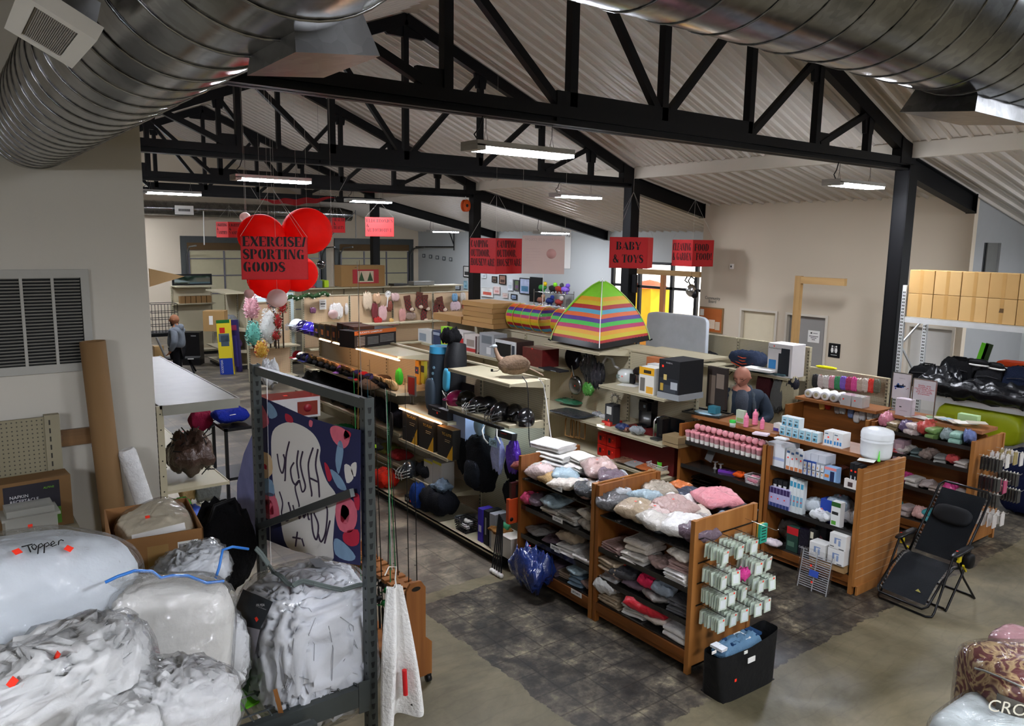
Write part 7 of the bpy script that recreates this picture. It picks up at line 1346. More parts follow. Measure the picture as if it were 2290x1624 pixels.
# right rack: cartons, luggage
cb2=card('c09a62'); n=0
for j in range(2):
    for i in range(8):
        y=5.98-i*.378-.19; o=bevel(MB().box(0,.37,-.185,.185,0,.352).build('carton',card(['c49e66','bd965e','c8a26a'][(i+j)%3]),None,loc=(12.0+.006*(i%3),y,2.648+j*.356),rz=R([0,.8,-.6][i%3]),label='plain brown cube carton on the white rack, %s row, %s'%(('lower','upper')[j],ORD[i]),cat='box',group='cube cartons on the white rack'),.006)
        MB().box(-.001,.0,-.025,.025,.0,.352).box(0,.37,-.025,.025,.352,.353).build('tape',mat('b98f54',rough=.35),o)
        if i==3 and j==0: MB().prism([(-.03,.16),(.03,.16),(.02,.22),(-.03,.22)],'x',-.002,-.001).build('torn_hole',mat('5c4220'),o)
Z=1.507
for (y,w,h,d,col,l,nm) in [(5.72,.46,.36,.4,'0c0c0e','black square rolling case at the left of the luggage deck','suitcase'),(5.25,.5,.52,.42,'0b0b0d','tall lumpy black duffel, second on the luggage deck','duffel_bag'),(4.80,.40,.46,.4,'17171a','upright charcoal suitcase behind the sneakers','suitcase'),(4.36,.50,.50,.42,'101a30','navy upright suitcase right of the charcoal one','suitcase'),(3.9,.4,.44,.4,'4a101c','dark red suitcase at the picture edge','suitcase')]:
    t=soft(nm,l,'luggage',(12.34,y,Z),(d,w,h),col,int(y*10),wrap=False,p=7,amp=.03); MB().tube([(-.02,-.08,h-.01),(-.02,-.07,h+.05),(-.02,.07,h+.05),(-.02,.08,h-.01)],.012,6).build('carry_handle',BLK,t)
    MB().tube([(-d/2+.0,-w*.36,h*.75),(-d/2-.012,0,h*.8),(-d/2,w*.36,h*.75)],.005,5).build('zipper',mat('3a3a3c',metal=.5),t)
soft('garment_bag','long black leather travel bag slumped over the deck edge','bag',(12.02,4.75,1.42),(.42,1.5,.28),'0f0f12',5,wrap=False,amp=.16,ridge=.15,mt=mat('0e0f12',rough=.3,bump=.5,bs=14)); soft('garment_bag','rumpled black bag draped left on the deck front','bag',(12.05,5.35,1.45),(.36,.6,.36),'101013',8,wrap=False,amp=.16,ridge=.15,mt=mat('0e0f12',rough=.3,bump=.5,bs=14))
for i,(y,z,r_) in enumerate([(4.95,2.02,15),(4.72,2.0,-5)]):
    t=thing('sneaker','black and white running shoe on the suitcases, %s one'%('left','right')[i],'shoe',(12.2,y,z-.02),R(70+r_)); MB().blob((0,0,.05),(.14,.05,.05),2.6,22,12,.03).build('upper',BLK,t); MB().blob((0,0,.012),(.148,.054,.018),3,22,8,.01).build('sole',WHT,t)
    for k in range(4): MB().tube([(-.05+.03*k,-.05,.04),(-.03+.03*k,-.02,.09)],.005,5).build('stripe',WHT,t)
soft('orange_shoebox','orange red box lid behind the sneakers','box',(12.5,4.6,2.0),(.3,.4,.09),'d0481c',3,wrap=False,p=8,amp=.01)
for i in range(2): MB().box(-.008,.008,-.05,.05,0,.34).build('lime_board',mat(['6fd82a','2a3f1a'][i],rough=.4),None,loc=(12.5,5.08-.06*i,1.97),rz=(R(12),0,0),label='%s narrow board standing behind the duffel'%['lime green','dark green'][i],cat='board')
soft('red_suitcase_lid','crimson hard case at the right picture edge on the luggage deck','luggage',(12.0,3.95,1.5),(.3,.5,.16),'8c1026',3,wrap=False,p=7,amp=.01); t=thing('sneaker','black slip-on shoe with white sole on the crimson case','shoe',(11.98,4.05,1.665),R(80)); MB().blob((0,0,.05),(.14,.05,.045),2.6,22,12,.03).build('upper',BLK,t); MB().blob((0,0,.012),(.148,.054,.016),3,22,8,.01).build('sole',WHT,t)
soft('navy_bin','dark navy bin under the luggage deck at the picture edge','bin',(12.2,4.0,.0),(.5,.9,.9),'10183a',3,wrap=False,p=8,amp=.01)
# zero gravity chair
t=thing('reclining_chair','black mesh folding lounge chair with a head pillow beside the slatwall','chair',(8.32,3.62,0),R(-4)); BT=mat('0d0d0f',rough=.3,metal=.4); MS=mat('1d2024',rough=.8,bump=.5,bs=140,spec=.2); w=.27
back=[(.02,.42),(.16,.62),(.34,.86),(.50,1.10)]; seat=[(.02,.42),(-.10,.44),(-.30,.34),(-.52,.13)]
MB().tube([(.0,-w,.44)]+[(x,-w,z) for x,z in back]+[(.53,-w+.04,1.14),(.53,w-.04,1.14)]+[(x,w,z) for x,z in back[::-1]]+[(.0,w,.44)],.013,8).build('back_frame',BT,t)
MB().tube([(x,-w,z) for x,z in seat]+[(-.55,-w+.04,.10),(-.55,w-.04,.10)]+[(x,w,z) for x,z in seat[::-1]],.013,8).build('seat_frame',BT,t)
def panel(pr,name,sag):
    def f(u,v):
        k=v*(len(pr)-1); i=min(int(k),len(pr)-2); q=k-i; x=pr[i][0]*(1-q)+pr[i+1][0]*q; z=pr[i][1]*(1-q)+pr[i+1][1]*q
        s_=sag*math.sin(PI*u)*math.sin(PI*v); return Vector((x+s_*.5,(u-.5)*(2*w-.07),z-s_))
    MB().grid(f,12,20).build(name,MS,t); b=MB()
    for i in range(18):
        for sg in (0,1):
            p=f(sg,(i+.5)/18); o=Vector((0,(.032 if sg else -.032),0)); b.tube([p,p+o+Vector((.004,0,.012)),p+o*.2+Vector((0,0,-.01))],.0022,4)
    b.build('lacing',mat('9a9a9c',rough=.4),t)
panel([(.06,.45),(.18,.63),(.35,.86),(.49,1.08)],'backrest_mesh',.04); panel([(-.02,.44),(-.14,.43),(-.32,.32),(-.51,.13)],'seat_mesh',.03)
MB().blob((.31,0,.86),(.05,.20,.10),3,24,14,.03,rot=(0,R(35),0)).build('head_pillow',mat('15171a',rough=.85),t)
for sg in (-1,1):
    MB().blob((-.02,sg*(w+.03),.62),(.19,.04,.018),3,22,10,.01,rot=(0,R(-6),0)).build('armrest',BLKS,t); sticker(t,(-.12,sg*(w+.03),.645),(1,0,0),(0,1,0),.02)
    MB().tube([(-.16,sg*(w+.02),.60),(-.42,sg*(w+.02),.05),(-.46,sg*(w+.02),.015)],.012,8).tube([(-.12,sg*(w+.02),.58),(.10,sg*(w+.01),.30),(.36,sg*(w+.02),.015)],.012,8).tube([(.16,sg*(w+.02),.60),(.05,sg*(w+.02),.36),(-.20,sg*(w+.02),.015)],.012,8).build('side_leg',BT,t)
    MB().box(-.10,-.05,sg*(w+.035)-.012,sg*(w+.035)+.012,.52,.58).build('lock_knob',mat('c8b41e',rough=.4),t); MB().obox((.06,sg*(w+.03),.42),(.10,.02,.02),(0,.9,0)).build('yellow_strap',mat('c8b41e',rough=.4),t)
MB().tube([(-.46,-w-.02,.015),(-.50,-w+.02,.013),(-.50,w-.02,.013),(-.46,w+.02,.015)],.012,8).tube([(-.20,-w-.02,.015),(-.16,-w+.02,.013),(-.16,w-.02,.013),(-.20,w+.02,.015)],.012,8).tube([(.36,-w-.02,.015),(.40,-w+.02,.013),(.40,w-.02,.013),(.36,w+.02,.015)],.012,8).build('floor_bar',BT,t)
MB().blob((.10,-w-.05,.50),(.07,.04,.08),3,16,10,.05).build('cup_tray',BLK,t); MB().prism([(-.03,0),(.03,0),(.0,.03)],'x',0,.002).shift((-.45,-.12,.215)).build('logo',mat('b8b060'),t)
# fishing rod rack
t=thing('rod_rack','wooden rolling fishing rod rack with an oval handle hole','rod rack',(3.0,5.30,0)); WR=wood('9a6230','7a4820',2,10)
b=MB(); b.prism([(-.15,.07),(.15,.07),(.15,.36),(.09,.42),(.09,.86),(.05,.92),(.03,.925)]+[(.035*math.cos(a)+.0,.875+.018*math.sin(a)) for a in [PI/2-i*PI/4 for i in range(1,8)]][:0]+[(-.03,.925),(-.05,.92),(-.09,.86),(-.09,.42),(-.15,.36)],'y',-.012,.012); b.build('end_panel',WR,t)
MB().prism([(.042*math.cos(a),.865+.02*math.sin(a)) for a in [2*PI*i/16 for i in range(16)]],'y',-.0135,-.0125).build('handle_hole',mat('1c130a'),t)
MB().box(-.13,.13,1.05,1.08,.07,.92).build('end_panel',WR,t)
MB().box(-.12,.12,.012,1.05,.10,.16).build('lower_shelf',WR,t); b=MB()
for k in range(10): b.box(-.10,-.02,.03+k*.105,.10+k*.105,.80,.83).box(.02,.10,.03+k*.105,.10+k*.105,.80,.83)
b.box(-.02,.02,.012,1.05,.80,.83); b.build('rod_holder',WR,t)
for x in (-.12,.12):
    for y in (0,1.06): MB().lathe([(0,-.018),(.034,-.018),(.034,.018),(0,.018)],(x,y,.035),16,axis='x').box(x-.02,x+.02,y-.02,y+.02,.05,.075).build('caster',BLKS,t)
rc=['101010','1a6a3a','141414','2f8a5a','202428','0f0f0f','b9b9b4','1d5a6a','181818','8a8a86','111111','2a9a4a','161616','7a5a20']
for i in range(14):
    x=3.0+(-.07 if i%2 else .07); y=5.38+i*.07; top=rnd(2.0,2.5) if i not in (9,13) else 3.35; 
    t=thing('fishing_rod','%s in the wooden rack, %s from the handle end'%({'101010':'slim black fishing rod','1a6a3a':'green fishing rod','2f8a5a':'pale green fishing rod','b9b9b4':'silver fishing rod','1d5a6a':'teal fishing rod','2a9a4a':'bright green fishing rod','7a5a20':'tall brown fishing rod','8a8a86':'tall grey fishing rod'}.get(rc[i],'black fishing rod'),['first','second','third','fourth','fifth','sixth','seventh','eighth','ninth','tenth','eleventh','twelfth','thirteenth','fourteenth'][i]),'fishing rod',(x,y,.165),(R(rnd(-2,2)),R(rnd(-3,2)),0),'fishing rods')
    MB().tube([(0,0,.35),(0,0,top*.6),(0,0,top)],[.006,.004,.002],6).build('blank',mat(rc[i],rough=.3),t); MB().tube([(0,0,0),(0,0,.38)],.012,8).build('grip',mat('1c1a18' if i%3 else '8a6a44',rough=.8),t)
    MB().lathe([(0,-.03),(.03,-.03),(.022,-.01),(.022,.01),(.03,.03),(0,.03)],(-.05,0,.48),14,axis='y').tube([(-.05,0,.48),(0,0,.5)],.007,6).tube([(-.05,.03,.48),(-.09,.05,.46),(-.09,.07,.46)],.006,6).build('reel',mat('101214' if i%3 else '1c7a3c',rough=.3),t)
    b=MB()
    for k in range(6): z=.6+(top-.65)*k/5; b.tube([(-.008+.008*math.cos(a)-.006,.008*math.sin(a),z) for a in [2*PI*j/8 for j in range(8)]],.0012,4,closed=True)
    b.build('line_guide',BLKS,t)
# lower right bags
def ap(px,py,D): return Vector((0,0,H))+(FW*FPX+RX*(px-1145)+DY*(py-812))/FPX*D
paisley,nt,b=base('paisley'); tc=N(nt,'ShaderNodeTexCoord'); n=N(nt,'ShaderNodeTexNoise'); n.inputs['Scale'].default_value=9; n.inputs['Distortion'].default_value=2.5; nt.links.new(tc.outputs['Object'],n.inputs['Vector']); nt.links.new(ramp(nt,n.outputs[0],[(.42,'5a1c1c'),(.47,'b09468'),(.53,'8a6a48'),(.58,'4a1416')]),b.inputs['Base Color']); b.inputs['Coat Weight'].default_value=.9; b.inputs['Coat Roughness'].default_value=.1; b.inputs['Roughness'].default_value=.8
c0=ap(2300,1560,2.35); t=MB().blob((0,0,0),(.17,.14,.13),5,40,26,.02,3,4,rot=(0,0,R(-35))).build('bagged_bedspread',paisley,None,loc=c0,label='maroon and gold patterned bedspread in a clear zip bag at the right corner',cat='bedding')
MB().blob((0,0,0),(.178,.147,.138),5,40,26,.02,3,4,rot=(0,0,R(-35))).build('plastic_bag',film(.15,.8,10),t)
mm_=[c for c in t.children][0]; patch(mm_,t,[(2232,1550),(2289,1572),(2289,1622),(2225,1612)],mat('5a564e',rough=.5),'label_card',6,6,.004); stext('CROSCILL',2300,1590,.036,mm_,t,mat('cfc9b4',rough=.5),(RX.x,RX.y,-.12))
zipb=[(2180,1495),(2200,1500),(2230,1512),(2260,1525),(2289,1538)]; MB().tube([((surf(mm_,a,c)[0] or Vector((0,0,0)))) for a,c in zipb if surf(mm_,a,c)[0]],.003,5).build('zip_edge',mat('7a7a72',rough=.4),t)
c1=ap(2290,1455,2.75); MB().blob((0,0,0),(.10,.10,.06),4,24,14,.03).build('bagged_bedspread',mat('8c6468',rough=.8,coat=.9,crinkle=.8,bs=20),None,loc=c1,label='small dusty rose bag behind the maroon bedspread bag',cat='bedding')
c2=ap(2210,1650,2.2); t=MB().blob((0,0,0),(.16,.12,.06),4,34,20,.04).build('bagged_sheet',mat('c4cccb',rough=.8,var=.1),None,loc=c2,label='white and yellow print sheet bag at the bottom right edge',cat='bedding'); MB().blob((0,0,0),(.168,.127,.066),4,34,20,.04).build('plastic_bag',film(.15,1,12),t)
zr=min(c0.z-.135,c2.z-.06)-.012
t=thing('display_table','low table out of frame holding the patterned bedding bags','table',(c0.x+.1,c0.y,0)); MB().box(-.06,.45,-.5,.02,zr-.03,zr).build('table_top',plain('6a6660'),t)
for x in (.2,.42):
    for y in (-.47,-.1): MB().box(x-.02,x+.02,y-.02,y+.02,0,zr-.03).build('leg',plain('4a4844'),t)
soft('bagged_sheet','folded rose blanket under the small dusty rose bag','bedding',(c1.x,c1.y,zr),(.2,.2,max(.05,c1.z-.06-zr)),'7a5a5e',3)
# people
def skin(nodes,edges,mt,name,parent=None,sub=2,extra=None,loc=(0,0,0),rz=0,root='pelvis'):
    me=bpy.data.meshes.new(name); k=list(nodes); me.from_pydata([nodes[q][0] for q in k],[(k.index(a),k.index(c)) for a,c in edges],[]); o=bpy.data.objects.new('tmp',me); COL.objects.link(o)
    s=o.modifiers.new('s','SKIN'); s.use_smooth_shade=True
    for i,q in enumerate(k): r=nodes[q][1]; me.skin_vertices[0].data[i].radius=(r,r) if not isinstance(r,tuple) else r; me.skin_vertices[0].data[i].use_root=(q==root or (root not in k and i==0))
    d=o.modifiers.new('d','SUBSURF'); d.levels=sub; d.render_levels=sub
    dg=bpy.context.evaluated_depsgraph_get(); m2=bpy.data.meshes.new_from_object(o.evaluated_get(dg)); b=MB(); b.add([v.co.copy() for v in m2.vertices],[list(p.vertices) for p in m2.polygons],0,True); bpy.data.objects.remove(o)
    if extra: extra(b)
    return b.build(name,mt,parent,loc,rz)
def headpart(b,c,yaw,pitch,s=1):
    # head with brow, nose, lips, chin and ears ; x forward
    M=Matrix.Rotation(yaw,3,'Z')@Matrix.Rotation(pitch,3,'Y'); c=Vector(c)
    def g(d,m,w): return math.exp(-((d-m).length/w)**2)
    def f(u,v):
        th=2*PI*u; ph=-PI/2+PI*v; d=Vector((math.cos(ph)*math.cos(th),math.cos(ph)*math.sin(th),math.sin(ph)))
        r=Vector((d.x*.098,d.y*.077,d.z*.118)); 
        if d.z<0: r.x*=1-.18*(-d.z)*(d.x<0); r.y*=1+.30*d.z*.8
        k=0; k+=.030*g(d,Vector((.98,0,-.12)),.15)+.016*g(d,Vector((.97,0,.10)),.10); k-=.012*(g(d,Vector((.88,.38,.13)),.17)+g(d,Vector((.88,-.38,.13)),.17)); k+=.008*(g(d,Vector((.86,.33,.33)),.2)+g(d,Vector((.86,-.33,.33)),.2))
        k+=.009*g(d,Vector((.90,0,-.42)),.13)+.014*g(d,Vector((.76,0,-.70)),.22); k-=.006*g(d,Vector((.88,0,-.53)),.08); k+=.02*(g(d,Vector((0,1,-.05)),.11)+g(d,Vector((0,-1,-.05)),.11))
        return c+M@((r+d*k)*s)
    b.grid(f,48,32)
def person(name,label,loc,rz,H_,skinc,top,pants,arms,headyaw=0,headpitch=0,beard=None,hood=False,jacket=None,glasses=False,girth=1.0,shoe='141414'):
    t=thing(name,label,'person',loc,rz); s=H_/1.78; g=girth
    P={'pelvis':((0,0,.95),(.13,.16)),'belly':((.015,0,1.10),(.125*g,.155*g)),'chest':((.0,0,1.32),(.125*g,.175)),'neckb':((-.01,0,1.48),(.075,.10)),'neck':((.005,0,1.55),.058),'skull':((.015,0,1.62),.06),
     'lhip':((0,.09,.90),.085),'lknee':((.01,.10,.50),.058),'lank':((-.01,.10,.09),.04),'ltoe':((.14,.11,.04),.035),'rhip':((0,-.09,.90),.085),'rknee':((.01,-.10,.50),.058),'rank':((-.01,-.10,.09),.04),'rtoe':((.14,-.11,.04),.035),
     'lsh':((-.01,.17,1.43),.062),'rsh':((-.01,-.17,1.43),.062)}
    P['collar']=((-.01,0,1.525),.066); P.update(arms)
    P={q:(Vector(v[0])*s,tuple(a*s for a in v[1]) if isinstance(v[1],tuple) else v[1]*s) for q,v in P.items()}
    E_=[('pelvis','belly'),('belly','chest'),('chest','neckb'),('neckb','neck'),('neck','skull'),('pelvis','lhip'),('lhip','lknee'),('lknee','lank'),('lank','ltoe'),('pelvis','rhip'),('rhip','rknee'),('rknee','rank'),('rank','rtoe'),('neckb','lsh'),('lsh','lel'),('lel','lwr'),('lwr','lpalm'),('neckb','rsh'),('rsh','rel'),('rel','rwr'),('rwr','rpalm')]
    hc=Vector((.03,0,1.675))*s
    def ex(b):
        headpart(b,hc,headyaw,headpitch,s*1.12)
        for sd in 'lr':
            w_=P[sd+'wr'][0]; p_=P[sd+'palm'][0]; d=(p_-w_).normalized(); side=d.cross(Vector((0,0,1)));  side=side.normalized() if side.length>.1 else Vector((1,0,0)); cu=side.cross(d)
            for k in range(4):
                o_=p_+side*(k-1.5)*.019*s; L_=[.075,.085,.08,.062][k]*s; b.tube([o_-d*.01,o_+d*L_*.45,o_+d*L_*.8+cu*.012,o_+d*L_+cu*.028],[.0095*s,.009*s,.008*s,.006*s],7)
            b.tube([w_+d*.02+side*.02,w_+d*.05+side*.045*s,w_+d*.085*s+side*.05*s],[.011,.010,.007],7)
    PB={q:(v[0],tuple(a-.03*s for a in v[1]) if isinstance(v[1],tuple) else v[1]-.012*s) if q in ('pelvis','belly','chest','neckb','lsh','rsh','lel','rel','lhip','rhip','lknee','rknee') else v for q,v in P.items() if q!='collar'}
    body=skin(PB,E_,mat(skinc,rough=.55,var=.08,vs=9),'body',t,2,ex)
    def cl(keys,edges,grow,mt,n,ext=None,root='pelvis'): return skin({q:(P[q][0],tuple(a+grow*s for a in P[q][1]) if isinstance(P[q][1],tuple) else P[q][1]+grow*s) for q in keys},edges,mt,n,t,2,ext,root=root)
    cl(['pelvis','lhip','lknee','lank','rhip','rknee','rank'],[e for e in E_ if set(e)<={'pelvis','lhip','lknee','lank','rhip','rknee','rank'}],.018,cloth(pants),'trousers')
    ks=['pelvis','belly','chest','neckb','collar','lsh','rsh','lel','rel','lwr','rwr']
    cl(ks,[e for e in E_ if set(e)<=set(ks)]+[('neckb','collar')],.026,mat(top,rough=.9,bump=.5,bs=14,var=.12,spec=.2),'hoodie' if hood else 'jacket' if jacket else 'shirt')
    for sd in 'lr': MB().blob(P[sd+'toe'][0]*.6+P[sd+'ank'][0]*.4+Vector((0,0,-.02)),(.14*s,.05*s,.045*s),2.8,20,10,.01).build('shoe',mat(shoe,rough=.5),t)
    M=Matrix.Rotation(headyaw,3,'Z')@Matrix.Rotation(headpitch,3,'Y')
    if hood:
        b=MB(); b.grid(lambda u,v:(lambda a:Vector((-.05+.10*math.cos(a)*(1-.3*v),.115*math.sin(a)*(1-.15*v),1.49+.07*v+.035*math.cos(a)))*s)(2*PI*u),24,5); b.blob(Vector((-.10,0,1.49))*s,(.075,.10,.085),2.4,20,12,.06,3,2,ridge=.03).build('hood',mat(top,rough=.9,bump=.5,bs=14,var=.12,spec=.2),t); 
    if beard:
        b=MB(); b.grid(lambda u,v:hc+M@(Vector((.030+.072*math.cos((u-.5)*2.3)*(1-.25*v),.078*math.sin((u-.5)*2.9)*(1-.35*v),-.035-.105*v-.02*math.cos((u-.5)*3)))*s),20,12).build('beard',mat(beard,rough=.95,bump=.8,bs=90),t)
    MB().tube([hc+M@(Vector((.092,.018,.032))*s),hc+M@(Vector((.088,.045,.034))*s)],.004,5).tube([hc+M@(Vector((.092,-.018,.032))*s),hc+M@(Vector((.088,-.045,.034))*s)],.004,5).build('eyebrow',mat(beard or '4a3426',rough=.9),t)
    for sg in (-1,1):
        MB().blob(hc+M@(Vector((.079,sg*.031,.012))*s),(.011*s,)*3,2,12,8,0).build('eye',mat('e4ddd6',rough=.2),t); MB().blob(hc+M@(Vector((.0885,sg*.031,.010))*s),(.004*s,.006*s,.006*s),2,10,6,0).build('iris',mat('2a1c12',rough=.2),t)
    MB().tube([hc+M@(Vector((.090,sg*.022,-.058))*s) for sg in (-1,0,1)],.005*s,6).build('mouth',mat('8a4a42',rough=.5),t)
    if glasses:
        b=MB()
        for sg in (-1,1): b.tube([hc+M@(Vector((.107,sg*.033+.025*math.cos(a),.012+.017*math.sin(a)))*s) for a in [2*PI*i/14 for i in range(14)]],.0022,5,closed=True); b.tube([hc+M@(Vector((.107,sg*.058,.014))*s),hc+M@(Vector((.02,sg*.083,.012))*s)],.0022,5)
        b.build('glasses',BLKS,t)
    return t,s,hc,M,P
armsA={'lsh':((-.01,.20,1.43),.07),'rsh':((-.01,-.20,1.43),.07),'lel':((-.03,.27,1.15),.06),'lwr':((.10,.20,.93),.033),'lpalm':((.15,.18,.87),(.018,.035)),'rel':((-.03,-.27,1.15),.06),'rwr':((.10,-.20,.93),.033),'rpalm':((.15,-.18,.87),(.018,.035))}
x0,y0_=4.72,20.0
person('person','bald bearded person in a grey hooded sweatshirt standing at the far left',(x0,y0_,0),R(150),1.79,'8a5a3e','686e75','121216',armsA,beard='120d0b',hood=True,girth=1.4)
armsB={'lsh':((-.01,.20,1.43),.07),'rsh':((-.01,-.20,1.43),.07),'lel':((.02,.30,1.17),.06),'lwr':((.20,.14,1.10),.033),'lpalm':((.27,.10,1.09),(.018,.035)),'rel':((.02,-.30,1.17),.06),'rwr':((.20,-.14,1.08),.033),'rpalm':((.27,-.10,1.07),(.018,.035))}
xm,ym=9.05,6.78; hm=zs(836,xm,ym)
t,s,hc,M,P=person('person','bald person in glasses, grey shirt and dark jacket looking down behind the tumblers',(xs(1658,ym,1.7),ym,0),R(222),hm,'a8705c','2b3440','15171c',armsB,headyaw=R(-26),headpitch=R(22),glasses=True,jacket=True,girth=1.4)
MB().blob(Vector((.0,0,1.24))*s,(.222,.11,.30),2.6,24,16,.03).build('t_shirt',cloth('474c56'),t)
for sg in (-1,1): MB().tube([Vector((-.06,sg*.09,1.53))*s,Vector((.09,sg*.12,1.46))*s,Vector((.19,sg*.13,1.28))*s,Vector((.20,sg*.14,1.0))*s],[.028,.03,.022,.018],8).build('jacket_lapel',mat('3a424a' if sg>0 else '8a8470',rough=.9,bump=.4,bs=30),t)
MB().grid(lambda u,v:hc+M@(Vector((-.012+.095*math.cos(2*PI*u)*math.cos(.25+v*1.3),.081*math.sin(2*PI*u)*math.cos(.25+v*1.3),.118*math.sin(.25+v*1.3)+.004-(.03*(math.cos(2*PI*u)<-.2))))*s*1.02),24,10).build('cropped_hair',mat('7a5040',rough=.9,var=.2),t)
t.scale=(1.22,1.22,1.04)
# hanging signs
RP=mat('b81a1e',rough=.55,bump=.4,bs=5,var=.06,vs=3); RPb=mat('e02424',rough=.55,bump=.4,bs=5); WR_=mat('b9b4aa',rough=.6,var=0)
def stencil(s_,t,p,u,v,h,wid,al='c'): return stencil_text(s_,t,p,u,v,h,wid,INK,align=al)
def cube(name,label,c,w,h,ang,texts,mt=RP,top=None,grp='red category signs'):
    # four hanging panels; ang = heading the front normal points to (rotation about z), texts for front(-y) and sides
    t=thing(name,label,'sign',c,ang,grp); d=w
    MB().box(-w/2,w/2,-d/2,-d/2+.006,-h/2,h/2).build('front_panel',mt,t); MB().box(-w/2,-w/2+.006,-d/2,d/2,-h/2,h/2).build('side_panel',mt,t); MB().box(w/2-.006,w/2,-d/2,d/2,-h/2,h/2).build('side_panel',mt,t); MB().box(-w/2,w/2,d/2-.006,d/2,-h/2,h/2).build('rear_panel',mt,t); MB().box(-w/2,w/2,-d/2,d/2,-h/2,-h/2+.006).build('bottom_panel',mt,t)
    z0=(top or .55); b=MB()
    for sx_ in (-1,1):
        for sy in (-1,1): b.tube([(sx_*w/2,sy*d/2,h/2),(0,0,h/2+z0)],.0022,4)
    b.tube([(0,0,h/2+z0),(0,0,roofz(c[0])-.05-c[2])],.0018,4); b.build('hanging_cord',WR_,t)
    for face,s_,hh,wf,dy in texts:
        u,v,p={'f':((1,0,0),(0,0,1),(0,-d/2-.002,dy)),'l':((0,-1,0),(0,0,1),(-w/2-.002,0,dy)),'r':((0,1,0),(0,0,1),(w/2+.002,0,dy))}[face]
        stencil(s_,t,p,u,v,hh,w*wf,'l')
    return t
vd=lambda px: math.atan2((px-1145)/FPX,1)+YAW      # heading of the sight line
def cubeat(label,px,py,D,w,h,turn,texts,mt=RP,top=None):
    c=ap(px,py,D); return cube('category_sign',label,(c.x,c.y,c.z),w,h,-vd(px)+R(turn),texts,mt,top)
cubeat('red hanging sign reading EXERCISE/ SPORTING GOODS before the lanterns',612,576,10.1,.80,.53,2,[('f','EXERCISE/\nSPORTING\nGOODS',.122,.95,.05)],top=.62)
cubeat('red corner sign reading CAMPING OUTDOOR HOUSEWARE on two sides',1109,572,14.0,.66,.62,45,[('l','CAMPING\nOUTDOOR,\nHOUSEWARE',.125,.93,.05),('f','CAMPING/\nOUTDOOR,\nHOUSEWARE',.125,.93,.05)],top=.8)
cubeat('red hanging sign reading BABY & TOYS before the second column',1412,565,15.0,.72,.58,-9,[('f','BABY',.15,.66,.13),('f','& TOYS',.15,.8,-.11),('l','BABY\n& TOYS',.14,.8,.04)],top=.85)
cubeat('red corner sign reading CLEANING & GARDEN and FOOD FOOD!',1549,566,18.0,.66,.60,45,[('l','CLEANING\n& GARDEN',.17,.92,.03),('f','FOOD\n FOOD!',.16,.85,.03)],top=.9)
cubeat('small far red sign reading LIGHTING & VANITIES left of the lanterns',514,514,26.5,.62,.52,38,[('l','LIGHTING\n&\nVANITIES',.10,.85,.03),('f','LIGHTING\n&\nVANITIES',.10,.88,.03)],mt=RPb)
cubeat('far red sign reading ELECTRONICS & AUTOMOTIVE',849,508,22.0,.78,.52,0,[('f','ELECTRONICS\n&\nAUTOMOTIVE',.10,.93,.04)],mt=RPb,top=.45)
cubeat('far dark red sign partly hidden behind the right lantern',750,504,23.5,.42,.44,30,[('l','HEALTH\n&\nBEAUTY',.09,.85,.05),('f','HEALTH\n&\nBEAUTY',.09,.85,.05)])
c=ap(1215,570,13.6); t=thing('hanging_poster','translucent white poster seen from behind beside the camping sign','poster',c,-vd(1215)+R(-3)); hm2=mat('d8bfb6',rough=.7,alpha=.85,var=.04)
MB().box(-.37,.37,-.002,.002,-.33,.33).build('sheet',hm2,t); text('YOUR FAVORITE COLORS',(0,-.003,.26),(-1,0,0),(0,0,1),.04,mat('b09a94',rough=.8,var=0),t,wid=.66); MB().lathe([(0,-.004),(.085,-.0035),(.085,-.003)],(.14,0,.02),24,axis='y').build('faint_disc',mat('c99a94',rough=.8),t)
for i in range(5): MB().box(-.30,-.05,-.003,-.002,.10-i*.05,.105-i*.05).build('faint_line',mat('c0a8a2',rough=.8),t)
MB().tube([(-.37,0,.33),(-.37,0,1.6)],.002,4).tube([(.37,0,.33),(.37,0,1.6)],.002,4).build('hanging_cord',WR_,t); MB().box(.0,.012,-.0,.012,-1.5,.3).build('white_pole',WHT,t)
# lanterns
def papermat(c):
    m_,nt_,b_=base('lantern_paper'); b_.inputs['Base Color'].default_value=lin(c); b_.inputs['Roughness'].default_value=.7; tr=nt_.nodes.new('ShaderNodeBsdfTranslucent'); tr.inputs[0].default_value=lin(c); mx_=nt_.nodes.new('ShaderNodeMixShader'); mx_.inputs[0].default_value=.55
    nt_.links.new(b_.outputs[0],mx_.inputs[1]); nt_.links.new(tr.outputs[0],mx_.inputs[2]); nt_.links.new(mx_.outputs[0],nt_.nodes['Material Output'].inputs[0]); return m_
LR=papermat('f51a0c'); LW2=papermat('f0dcd8')
def lantern(px,py,rp,D,mt,label):
    c=ap(px,py,D); r=rp*D/FPX; n=44; prof=[]
    for i in range(n+1):
        a=-PI/2+PI*i/n; q=r*math.cos(a)*(1+(.012 if i%2 else -.006)); prof.append((max(q,.0),r*.93*math.sin(a)))
    t=thing('paper_lantern',label,'lantern',c,0,'hanging paper lanterns'); MB().lathe(prof,(0,0,0),36).build('shade',mt,t)
    MB().tube([(0,0,r*.9),(0,0,roofz(c.x)-.05-c.z)],.0016,4).build('string',WR_,t)
